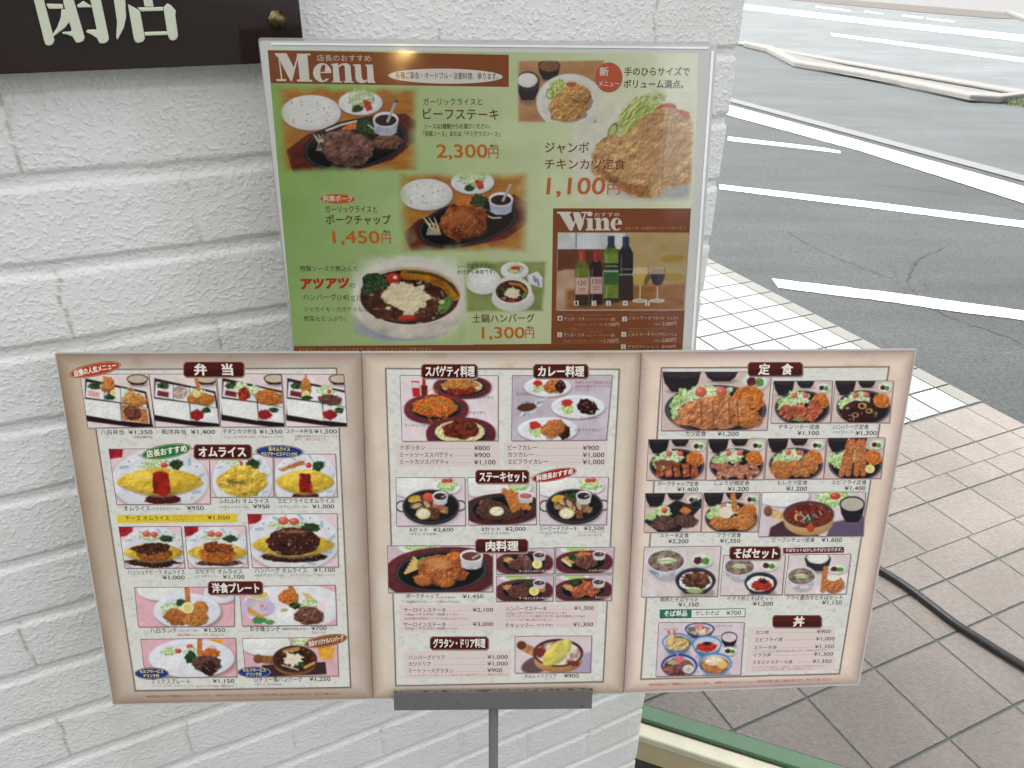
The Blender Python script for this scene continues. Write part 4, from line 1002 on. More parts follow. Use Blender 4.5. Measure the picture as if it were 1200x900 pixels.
def bottle(cx, top, sh, bot, w, cap, glass, lab=None, laby=(455, 545), wine=None):
    n = w*.42
    P.poly([(cx-n, top), (cx+n, top), (cx+n, sh-30), (cx+w, sh+12), (cx+w, bot), (cx-w, bot), (cx-w, sh+12), (cx-n, sh-30)], glass, soft=3, tex=dict(s=w*.9, sx=2, bump=.3))
    if wine: P.poly([(cx-w+4, sh+14), (cx+w-4, sh+14), (cx+w-4, bot-4), (cx-w+4, bot-4)], wine, soft=4, tex=dict(s=w, bump=.3))
    P.poly([(cx-n-1, top-2), (cx+n+1, top-2), (cx+n+1, top+(sh-top)*.85), (cx-n-1, top+(sh-top)*.85)], cap, soft=3); P.stroke([(cx-n*.4, top+6), (cx-n*.4, top+(sh-top)*.75)], 4, tone(cap, 1.8), a=.7)
    P.stroke([(cx-w*.62, sh+24), (cx-w*.62, bot-12)], 5, (230, 236, 220), soft=4, a=.45); P.ell(cx, bot, w*1.2, 10, (60, 34, 20), soft=8, a=.5)
    if lab: P.poly([(cx-w+2, laby[0]), (cx+w-2, laby[0]), (cx+w-2, laby[1]), (cx-w+2, laby[1])], lab, soft=2)
bottle(388, 302, 378, 606, 38, (176, 66, 48), (92, 108, 34), (214, 176, 160), (452, 545), (104, 116, 38)); P.poly([(352, 545), (425, 545), (425, 604), (352, 604)], (54, 40, 24), soft=4)
bottle(467, 300, 376, 600, 36, (150, 44, 46), (34, 22, 30), (206, 168, 162), (448, 542))
bottle(550, 222, 298, 586, 42, (38, 54, 76), (92, 116, 38), (44, 100, 52), (380, 490), (112, 136, 46)); P.poly([(510, 372), (590, 372), (590, 405), (510, 405)], (32, 44, 38), soft=2); P.stroke([(512, 416), (590, 416)], 8, (190, 196, 180)); P.poly([(508, 565), (592, 565), (592, 588), (508, 588)], (40, 60, 30), soft=3)
bottle(632, 226, 302, 576, 40, (36, 48, 72), (28, 30, 36)); P.stroke([(596, 434), (668, 434)], 8, (150, 150, 150)); P.poly([(596, 442), (668, 442), (664, 560), (596, 560)], (54, 34, 38), soft=3)
def glass(cx, fill):
    P.poly([(cx-40, 400), (cx+40, 400), (cx+42, 440), (cx+26, 485), (cx, 500), (cx-26, 485), (cx-42, 440)], fill, soft=3, a=.9); P.poly([(cx-36, 395), (cx+36, 395), (cx+41, 432), (cx-41, 432)], (222, 206, 170), soft=3, a=.7)
    P.stroke([(cx, 498), (cx-2, 572)], 6, (226, 220, 206), soft=3); P.ell(cx-2, 580, 36, 9, (216, 204, 184), soft=4, a=.8); P.ring(cx-2, 580, 36, 9, 3, (246, 240, 230)); P.stroke([(cx-37, 400), (cx-41, 440)], 3, (246, 242, 230))
glass(712, (206, 172, 76)); glass(808, (44, 40, 62)); P.ell(750, 460, 14, 34, (60, 54, 60), .4, soft=6, a=.6)
P.done()
for n_, x in zip('12345', (357, 455, 535, 628, 752)):
    PS.poly('u4', [(x-13, 580), (x+13, 580), (x+13, 607), (x-13, 607)], (222, 222, 216), 6); PS.text('u4', n_, x-5, 603, x+5, 603, 20, (60, 50, 50), .01, 7)
PS.text('u4', '120', 366, 492, 412, 492, 24, (84, 44, 44), .0, 6); PS.text('u4', '120', 446, 484, 496, 484, 24, (84, 44, 44), .0, 6)
for x0, x1, y in ((372, 408, 510), (372, 408, 522), (450, 486, 502), (450, 486, 514)): PS.poly('u4', [(x0, y), (x1, y), (x1, y+4), (x0, y+4)], (150, 104, 98), 6)
PS.text('u4', 'NOSTRADA', 518, 393, 586, 393, 10, (190, 196, 170), 0, 6); PS.text('u4', 'NOSTRADA', 602, 410, 664, 410, 10, (160, 160, 160), 0, 6)

# ---- fat-face headings drawn as outlines
WHT = (228, 222, 210)
def arc(cx, cy, rx, ry, a0, a1, n=24): return [(cx+rx*math.cos(math.radians(t)), cy-ry*math.sin(math.radians(t))) for t in np.linspace(a0, a1, n)]
def ef(fr, cx, cy, rx, ry, ix, iy, w, h):
    PS.poly(fr, arc(cx, cy, rx, ry, 0, 320, 40)+arc(cx+ix, cy, w, h, 310, 55, 30)+[(cx+ix+w*.35, cy-h*.2), (cx+ix+w*.35, cy)], WHT, 4)
    PS.poly(fr, [(cx+ix-w*.9, cy-ry*.09), (cx+rx, cy-ry*.02), (cx+rx*1.0, cy+ry*.04), (cx+ix-w*.9, cy+ry*.05)], WHT, 5)
for p in ([(15, 18), (118, 18), (192, 160), (166, 263), (154, 263), (48, 58), (15, 28)], [(46, 40), (58, 55), (82, 247), (70, 247)], [(30, 246), (115, 246), (116, 262), (32, 262)],
          [(176, 168), (214, 30), (226, 30), (168, 263), (160, 263)], [(206, 22), (330, 22), (330, 34), (302, 37), (320, 249), (236, 249), (213, 40)], [(210, 248), (345, 251), (346, 268), (211, 266)]): PS.poly('f7', p, WHT, 4)
ef('f7', 432, 188, 80, 83, 12, 0, 30, 70)
for p in ([(510, 112), (572, 105), (588, 264), (531, 264), (524, 126), (510, 124)], [(517, 262), (606, 264), (606, 275), (518, 273)], [(573, 128), (602, 108), (648, 105), (680, 126), (692, 266), (636, 266), (630, 134), (612, 118), (580, 142)], [(622, 263), (708, 266), (709, 277), (622, 275)],
          [(702, 115), (770, 115), (780, 232), (796, 258), (826, 248), (828, 262), (800, 279), (764, 279), (735, 263), (725, 236), (718, 128), (702, 126)], [(810, 118), (876, 118), (889, 266), (899, 266), (899, 278), (832, 278), (824, 130), (810, 128)]): PS.poly('f7', p, WHT, 4)
for p in ([(250, 86), (330, 86), (330, 94), (318, 97), (346, 158), (331, 190), (320, 190), (264, 97), (250, 94)], [(324, 190), (334, 190), (368, 108), (360, 104)], [(338, 88), (374, 88), (378, 96), (398, 150), (382, 190), (371, 190), (342, 108)], [(372, 190), (382, 190), (410, 96), (402, 94)], [(384, 86), (420, 86), (420, 94), (384, 94)],
          [(411, 122), (447, 122), (447, 181), (455, 181), (455, 189), (410, 189), (410, 181), (419, 181), (419, 130), (411, 130)], [(458, 122), (490, 118), (495, 181), (502, 181), (502, 189), (460, 189), (460, 181), (468, 181), (466, 130), (458, 130)],
          [(491, 134), (505, 120), (525, 119), (537, 134), (538, 181), (546, 181), (546, 189), (505, 189), (505, 181), (512, 181), (510, 136), (503, 131), (494, 142)]): PS.poly('u4', p, WHT, 4)
PS.ell('u4', 432, 98, 15, 13, WHT, 4); ef('u4', 579, 155, 32, 35, 5, 0, 13, 29)
PS.text('u4', 'おすすめ', 457, 114, 597, 112, 24, (222, 206, 190)); PS.text('u4', '※オーダーの際はナンバーで承ります', 628, 188, 965, 185, 20, (196, 150, 120))
PS.text('u1', '店長のおすすめ', 287, 127, 540, 129, 31, (224, 208, 186))
PS.ell('u1', 888, 197, 268, 35, (230, 226, 216), 3, .012); PS.text('u1', '各種ご宴会・オードブル・法要料理、承ります。', 655, 208, 1135, 214, 32, (78, 66, 60), .006)
DB, OR = (100, 46, 28), (208, 108, 26)
PS.text('u1', 'ガーリックライスと', 785, 333, 1060, 334, 34, DB, .006); PS.text('u1', 'ビーフステーキ', 785, 400, 1137, 404, 54, DB, .012)
PS.text('u1', 'ソースは2種類からお選びください。', 788, 445, 1098, 443, 25, (70, 62, 44), .008); PS.text('u1', '「和風ソース」または「デミグラスソース」', 785, 479, 1142, 481, 26, (116, 40, 26), .012)
def price(fr, s, x0, x1, y, h, ye, ex0, ex1, eh, col=OR, sl=0):
    PS.text(fr, s, x0, y, x1, y, h, col, .018, slant=sl); PS.text(fr, '円', ex0, ye, ex1, ye, eh, (202, 108, 50), .012); PS.text(fr, '(税込)', ex0+6, ye-eh-1, ex1-2, ye-eh-1, eh*.28, (70, 60, 40), .02)
price('u1', '2,300', 848, 1085, 578, 62, 582, 1090, 1137, 50)
PS.ell('u1', 383, 772, 80, 22, (208, 98, 40), 5, .02); PS.text('u1', '阿寒ポーク', 318, 785, 452, 785, 28, (240, 228, 214), .02, 7)
PS.text('u1', 'ガーリックライスと', 326, 837, 568, 837, 33, DB, .006); PS.text('u1', 'ポークチャップ', 330, 892, 633, 893, 46, DB, .014)
price('u3', '1,450', 283, 500, 179, 57, 181, 510, 553, 48)
DG = (62, 70, 44)
PS.text('u3', '特製ソースで煮込んだ', 128, 312, 400, 313, 27, DG, .004)
PS.text('u3', 'アツアツ', 131, 397, 352, 392, 54, (196, 44, 30), .05, slant=.12); PS.text('u3', 'の', 358, 390, 386, 390, 26, DG); PS.text('u3', 'ハンバーグ(140ｇ)', 142, 448, 400, 448, 32, DG, .002)
PS.text('u3', 'ジャガイモ・カボチャなど', 146, 501, 448, 501, 24, DG, .002); PS.text('u3', '野菜もたっぷり。', 146, 546, 342, 545, 25, DG, .002)
PS.text('u3', 'ソースはライスに', 863, 299, 1026, 296, 21, (56, 54, 40), .008); PS.text('u3', 'かけても美味です。', 863, 326, 1040, 324, 21, (56, 54, 40), .008)
PS.text('u3', '土鍋ハンバーグ', 935, 553, 1226, 550, 40, DB, .012); price('u3', '1,300', 980, 1178, 625, 53, 626, 1182, 1224, 44)
PS.text('f5', '※上記メニューの「ガーリックライス」は「ホワイトライス」に変更できます。', 155, 109, 940, 106, 19, (206, 168, 132))
PS.ell('u2', 614, 203, 64, 71, (202, 92, 62), 6); PS.text('u2', '新', 570, 196, 612, 196, 42, (240, 224, 208), .02, 7); PS.text('u2', 'メニュー', 566, 246, 662, 246, 28, (240, 224, 208), .01, 7)
PS.text('u2', '手のひらサイズで', 686, 195, 992, 195, 40, (62, 62, 50), .012); PS.text('u2', 'ボリューム満点。', 683, 253, 962, 255, 40, (58, 56, 48), .016)
PS.text('u2', 'ジャンボ', 315, 557, 520, 557, 52, (110, 58, 44), .012); PS.text('u2', 'チキンカツ定食', 314, 634, 690, 635, 50, (118, 66, 52), .012)
price('u2', '1,100', 322, 592, 750, 78, 752, 606, 664, 54, (206, 104, 44), .08)
WT = (214, 178, 152); W2 = (226, 200, 178)
for n_, x, y in (('1', 50, 143), ('2', 47, 298), ('3', 655, 150), ('4', 648, 294), ('5', 645, 411)):
    PS.poly('w1', [(x-22, y-22), (x+22, y-22), (x+22, y+22), (x-22, y+22)], (220, 218, 212), 4); PS.text('w1', n_, x-8, y+15, x+8, y+15, 28, (80, 50, 40), .01)
PS.text('w1', 'さっぱりとした、爽快な飲み口の辛口白ワイン。和食に', 90, 121, 545, 118, 16, (186, 134, 104)); PS.text('w1', 'サンタ・リタ', 86, 168, 278, 166, 36, W2); PS.text('w1', 'シェント・ベインテ', 292, 164, 510, 162, 22, WT); PS.text('w1', '白', 528, 168, 562, 168, 32, W2)
PS.text('w1', 'シャルドネ　ハーフ　375ml', 190, 212, 462, 210, 16, WT); PS.text('w1', '1,100円', 478, 217, 604, 217, 32, W2, latin=True)
PS.text('w1', 'ベリー系果実とスパイスによる、フルーティな香り。', 85, 254, 548, 252, 15, (186, 134, 104)); PS.text('w1', 'ハンバーグやミートソースなど肉料理に', 85, 278, 460, 276, 15, (186, 134, 104)); PS.text('w1', 'サンタ・リタ', 84, 318, 272, 317, 36, W2); PS.text('w1', 'シェント・ベインテ', 286, 314, 512, 312, 22, WT); PS.text('w1', '赤', 524, 319, 560, 319, 32, W2)
PS.text('w1', 'カベルネ・ソーヴィニヨン　ハーフ　375ml', 82, 364, 456, 362, 16, WT); PS.text('w1', '1,100円', 466, 371, 594, 371, 32, W2, latin=True)
PS.text('w1', 'しっかりとした酸味とフルーツ香が広がる', 695, 86, 1075, 84, 15, (190, 140, 112)); PS.text('w1', '爽快なさわやかな口当たりの白ワイン', 695, 112, 1010, 110, 15, (190, 140, 112)); PS.text('w1', 'ノストラーダ', 690, 160, 905, 158, 36, W2); PS.text('w1', 'マカベオ・ミュスカ', 918, 158, 1158, 158, 34, W2)
PS.text('w1', '750ml', 932, 208, 990, 206, 16, WT); PS.text('w1', '2,000円', 1008, 211, 1140, 208, 32, W2, latin=True)
PS.text('w1', '完熟果実味あふれる濃いワインを口当たりよく', 695, 249, 1055, 246, 15, (190, 140, 112)); PS.text('w1', '濃厚でやわらかな赤ワイン', 695, 274, 950, 272, 15, (190, 140, 112)); PS.text('w1', 'ノストラーダ', 684, 314, 895, 312, 36, W2); PS.text('w1', 'テンプラニーリョ', 908, 312, 1138, 310, 34, W2)
PS.text('w1', '750ml', 925, 362, 988, 360, 16, WT); PS.text('w1', '2,000円', 1002, 365, 1136, 362, 32, W2, latin=True)
PS.text('w1', 'グラスワイン', 682, 428, 888, 426, 34, W2); PS.text('w1', '赤・白', 905, 422, 972, 421, 18, WT); PS.text('w1', '各300円', 1000, 425, 1134, 422, 30, W2)
PS.flush()
# ------------------------------------------------------------------ the long three-fold menu
TB = BOARD.at(585, 815)
board = empty('folding_menu', TB, 'long pink-bordered food menu opened into three panels, resting on the grey stand ledge', 'menu')
PANELS = {'L': [(65, 414.5), (423.5, 413.5), (437.2, 818.5), (133, 825)], 'M': [(423.5, 413.5), (751.5, 413), (730.5, 812), (437.2, 818.5)], 'R': [(751.5, 412.5), (1073, 410.5), (1005.5, 801), (730.5, 811.5)]}
SHEETQ = {'L': [(102, 433), (394.4, 431.6), (411, 805.5), (158.7, 809.5)], 'M': [(452, 432), (725.9, 432.7), (706.7, 799), (464, 803.7)], 'R': [(775.3, 431), (1042, 430), (983.6, 789.6), (751, 796)]}
PLAB = {'L': 'panel of lunch boxes, rice omelettes and mixed plates', 'M': 'panel of spaghetti, curry, steak sets and meat dishes', 'R': 'panel of set meals, noodle sets and rice bowls'}
def inquad(q, X, Y):
    """signed pixel distance inside a convex quad (clockwise on screen)"""
    d = None; a = []
    for i in range(4):
        p0, p1 = np.array(q[i]), np.array(q[(i+1) % 4]); e = (p1-p0)/np.linalg.norm(p1-p0)
        a.append(-(X-p0[0])*e[1]+(Y-p0[1])*e[0])
    return a
SH = {}
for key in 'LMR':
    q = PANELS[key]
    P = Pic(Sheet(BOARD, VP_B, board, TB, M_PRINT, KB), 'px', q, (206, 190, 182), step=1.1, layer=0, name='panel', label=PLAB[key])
    a = inquad(q, P.X, P.Y); de = np.minimum(np.minimum(a[0], a[1]), np.minimum(a[2], a[3]))
    n = fbm(P.X/42, P.Y/36, 4, 50+ord(key)); n2 = fbm(P.X/130, P.Y/110, 2, 60+ord(key))
    base = np.array([209, 196, 182.])+n[..., None]*np.array([10, 14, 17])-np.clip(fbm(P.X/26, P.Y/15, 3, 91+ord(key))-.25, 0, 1)[..., None]*np.array([26, 44, 58])*np.clip(1.3-(P.Y-414)/60, .25, 1)[..., None]+n2[..., None]*np.array([4, 6, 9])+np.array({'L': (0, 0, 0), 'M': (13, 12, 8), 'R': (28, 22, 18)}[key], float)  # middle and right panels painted lighter, standing in for light from the right
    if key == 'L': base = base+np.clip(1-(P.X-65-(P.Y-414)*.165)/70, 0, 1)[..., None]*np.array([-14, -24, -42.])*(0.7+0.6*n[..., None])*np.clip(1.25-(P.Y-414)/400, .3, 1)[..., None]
    k = np.clip(1-de/(24 if key == 'L' else 17), 0, 1)[..., None]**1.8*(0.85+0.3*n[..., None])
    dark = np.array([116, 86, 70.]) if key != 'R' else np.array([120, 88, 96.])
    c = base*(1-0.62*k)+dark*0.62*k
    s_ = inquad(SHEETQ[key], P.X, P.Y); ds = np.minimum(np.minimum(s_[0], s_[1]), np.minimum(s_[2], s_[3]))
    fl = fbm(P.X/4.2, P.Y/2.6, 2, 70+ord(key)); f2 = fbm(P.X/16, P.Y/11, 2, 75)
    paper = np.array([226, 226, 219.])-np.clip(fl-0.12, 0, 1)[..., None]*np.array([34, 30, 27])-np.clip(f2, 0, 1)[..., None]*np.array([8, 7, 6])
    al = np.clip(ds+0.5, 0, 1)[..., None]; c = c*(1-al)+paper*al
    ln = np.clip(1.25-np.abs(ds), 0, 1)[..., None]; c = c*(1-ln)+np.array([106, 80, 74.])*ln
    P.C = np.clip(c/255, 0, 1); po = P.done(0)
    SH[key] = Sheet(BOARD, VP_B, po, TB, M_PRINT, KB)
    qq = np.array(q, float); cc = qq.mean(0)
    lq = [(p[0]+np.sign(p[0]-cc[0])*(1.6 if (key == 'L' and p[0] < 200) or (key == 'R' and p[0] > 900) else -0.25), p[1]+np.sign(p[1]-cc[1])*1.8) for p in q]
    slab('laminate', BOARD, lq, -0.0011, -0.00003, M_LAM, po, TB, 4 if key != 'M' else 0)
    BRD = (128, 98, 100)
L_, M_, R_ = SH['L'], SH['M'], SH['R']
BK, RD, BL = (58, 46, 46), (176, 74, 70), (52, 62, 120)
def plaque(S, fr, x0, x1, y0, y1, body, tx0=None, tx1=None, h=None, sk=0.0):
    def oct_(k, c): return [(x0-k+c, y0-k), (x1+k-c, y0-k), (x1+k, y0-k+c), (x1+k, y1+k-c), (x1+k-c, y1+k), (x0-k+c, y1+k), (x0-k, y1+k-c), (x0-k, y0-k+c)]
    sc = FR[fr][2]; c = (y1-y0)*.16
    S.poly(fr, [(x+sc*.9, y+sc*1.2) for x, y in oct_(0, c)], (168, 158, 154), 6.2)
    S.poly(fr, oct_(0, c), (92, 46, 40), 6.6); S.poly(fr, oct_(-sc*.45, c), (172, 122, 96), 6.9); S.poly(fr, oct_(-sc*.8, c), (86, 26, 24), 7.2)
    S.poly(fr, [(x0+sc, y0+(y1-y0)*.5), (x1-sc, y0+(y1-y0)*.5), (x1-sc, y1-sc-c*.3), (x0+sc, y1-sc-c*.3)], (66, 22, 22), 7.4)
    w = x1-x0; hh = h or (y1-y0)*.72
    ym = (y0+y1)/2+hh/2; S.text(fr, body, tx0 or x0+w*.11, ym, tx1 or x1-w*.11, ym, hh, (238, 232, 222), .035, 8.4)
def badge(S, fr, cx, cy, rx, ry, rot, col, rim, body, fs, tcol=(244, 236, 224), lines=None):
    S.ell(fr, cx, cy, rx, ry, rim, 7.6, rot); S.ell(fr, cx, cy, rx*.975, ry*.9, (226, 206, 160), 7.8, rot); S.ell(fr, cx, cy, rx*.95, ry*.85, col, 8.0, rot)
    for k, (b_, dy, wd) in enumerate(lines or [(body, 0, .80)]):
        w = rx*wd; c, s_ = math.cos(rot), math.sin(rot); yo = fs*.46+dy
        S.text(fr, b_, cx-w*c-yo*s_, cy-w*s_+yo*c, cx+w*c-yo*s_, cy+w*s_+yo*c, fs, tcol, .03, 9)
def dots(S, fr, x0, x1, y, n, r=1.4, y2=None):
    for k in range(n):
        t = (k+.5)/n; x = x0+(x1-x0)*t; yy = y+((y2 if y2 is not None else y)-y)*t
        S.poly(fr, [(x-r, yy-r), (x+r, yy-r), (x+r, yy+r), (x-r, yy+r)], (120, 104, 102), 5)
def pic(S, fr, q, bgc, label, step=0.62): return Pic(S, fr, q, bgc, border=BRD, label=label, step=step)
def cap(S, fr, body, x0, x1, y, h=19, y1=None, col=BK, b=.006): S.text(fr, body, x0, y, x1, y if y1 is None else y1, h, col, b)
def yen(S, fr, body, x0, x1, y, h=16): S.text(fr, '¥'+body, x0, y, x1, y, h, BK, .007)
def small(S, fr, body, x0, x1, y, h=9, col=RD, y1=None): S.text(fr, body, x0, y, x1, y if y1 is None else y1, h, col, .004)

# ============ left panel: lunch boxes
def bento(q, kind, label):
    P = pic(L_, 'l1', q, (232, 216, 214), label); x = q[0][0]; y = q[0][1]
    def m(u, v): return (x+u+v*.115, y+v)      # local box coordinates, about 262 by 208
    bowl(P, *m(222, 16), 42, 18, 24, (46, 34, 32), (206, 186, 160))
    P.poly([m(18, 14), m(250, 66), m(262, 214), m(-4, 178)], (44, 36, 36), soft=3); P.poly([m(24, 22), m(246, 74), m(250, 190), m(6, 150)], (58, 48, 46), soft=2)
    P.poly([m(-4, 158), m(262, 196), m(262, 216), m(-4, 180)], (34, 22, 22), soft=3)
    P.poly([m(22, 28), m(88, 40), m(82, 98), m(10, 88)], (228, 230, 232)); P.poly([m(90, 40), m(150, 52), m(146, 108), m(84, 99)], (230, 232, 232)); P.poly([m(152, 50), m(244, 74), m(246, 130), m(148, 108)], (230, 232, 234))
    P.poly([m(4, 94), m(142, 112), m(140, 182), m(2, 158)], (232, 233, 232), soft=3, tex=RICE); P.poly([m(6, 96), m(138, 113), m(136, 172), m(6, 150)], (238, 238, 236), soft=8, tex=RICE); P.poly([m(146, 112), m(250, 132), m(250, 192), m(142, 180)], (226, 228, 230), soft=3)
    broc(P, *m(50, 44), 24, 13, (74, 98, 50))
    P.poly([m(26, 62), m(68, 70), m(64, 90), m(20, 82)], (226, 160, 140) if kind == 0 else (128, 38, 40), soft=3, tex=dict(s=10, bump=.6))
    if kind == 0:
        fried(P, *m(104, 40), 26, 30, .2, (198, 124, 60), s=9); P.stroke([m(92, 10), m(100, 40)], 12, (206, 136, 66)); P.stroke([m(118, 14), m(108, 44)], 10, (206, 120, 70)); broc(P, *m(104, 88), 22, 12); lemon(P, *m(122, 70), 13)
        salad(P, *m(182, 70), 26, 18); P.ell(*m(190, 58), 10, 8, (206, 90, 60)); fried(P, *m(202, 98), 46, 26, .1, (222, 162, 76), s=9); P.poly([m(148, 116), m(246, 136), m(246, 190), m(144, 176)], (196, 120, 70), soft=4, tex=dict(FRY, s=9)); steak(P, *m(188, 148), 34, 26, .2, (146, 76, 50))
    elif kind == 1:
        P.ell(*m(112, 70), 30, 26, (214, 196, 186), soft=3, tex=dict(s=8, bump=.8, c2=(150, 130, 116))); salad(P, *m(182, 72), 26, 20); P.stroke([m(180, 10), m(186, 60)], 14, (206, 128, 58), tex=FRY); fried(P, *m(204, 96), 40, 24, .1, (200, 126, 56), s=9); fried(P, *m(158, 96), 22, 18, .1, (206, 136, 66), s=8); lemon(P, *m(176, 76), 15)
    elif kind == 2:
        salad(P, *m(90, 56), 26, 26); P.ell(*m(96, 78), 24, 26, (196, 62, 40), wob=.2, tex=dict(RED, s=8)); salad(P, *m(140, 66), 20, 22); fried(P, *m(190, 90), 54, 30, .15, (206, 122, 52), s=10); P.stroke([m(186, 66), m(182, 112)], 2, (120, 60, 24)); P.stroke([m(206, 70), m(202, 116)], 2, (120, 60, 24))
    else:
        fried(P, *m(88, 50), 20, 34, 0, (204, 132, 60), s=8); P.stroke([m(92, 4), m(88, 34)], 8, (210, 120, 66)); lemon(P, *m(84, 76), 14); broc(P, *m(86, 92), 22, 10); salad(P, *m(160, 62), 34, 20); tomato(P, *m(176, 66), 8); steak(P, *m(176, 98), 46, 20, .12, (134, 82, 74), gl=.2); P.stroke([m(150, 84), m(146, 112)], 2, (70, 40, 34)); P.stroke([m(176, 86), m(172, 118)], 2, (70, 40, 34))
    if kind:
        rice(P, *m(200, 158), 40, 22, (240, 240, 240)); P.ell(*m(168, 158), 26, 20, (150, 30, 38), .1, wob=.2, soft=3, tex=dict(s=12, bump=.5)); broc(P, *m(206, 140), 18, 11)
    P.done()
bento([(97, 97), (362, 95), (388, 300), (128, 304)], 0, 'printed photo of lunch box with fried shrimp and noodles')
bento([(367, 96), (624, 95), (640, 298), (392, 300)], 1, 'printed photo of lunch box with mixed rice and lemon')
bento([(632, 95), (880, 95), (893, 299), (648, 300)], 2, 'printed photo of lunch box with sliced chicken cutlet')
bento([(886, 96), (1125, 97), (1138, 298), (902, 299)], 3, 'printed photo of lunch box with sliced steak')
plaque(L_, 'l1', 500, 738, 46, 107, '弁　当', 545, 694, 44)
badge(L_, 'l1', 155, 77, 103, 26, -.20, (190, 66, 40), (120, 50, 36), '自慢の人気メニュー', 25)
cap(L_, 'l1', '八白弁当', 178, 268, 331, 20); yen(L_, 'l1', '1,350', 286, 380, 329); small(L_, 'l1', '当店自慢弁当。', 304, 382, 346, 11)
cap(L_, 'l1', '和洋弁当', 416, 510, 330, 20); yen(L_, 'l1', '1,400', 530, 624, 328)
cap(L_, 'l1', 'チキンカツ弁当', 655, 785, 328, 20); yen(L_, 'l1', '1,350', 797, 886, 327); small(L_, 'l1', 'ジューシーなチキンがとってもおいしいです。', 658, 892, 345, 11)
cap(L_, 'l1', 'ステーキ弁当', 902, 1004, 327, 19); yen(L_, 'l1', '1,500', 1012, 1100, 326); small(L_, 'l1', '上質な牛肉をオリジナルソースで', 936, 1102, 342, 10); small(L_, 'l1', 'おいしく焼き上げました。', 936, 1060, 354, 10)
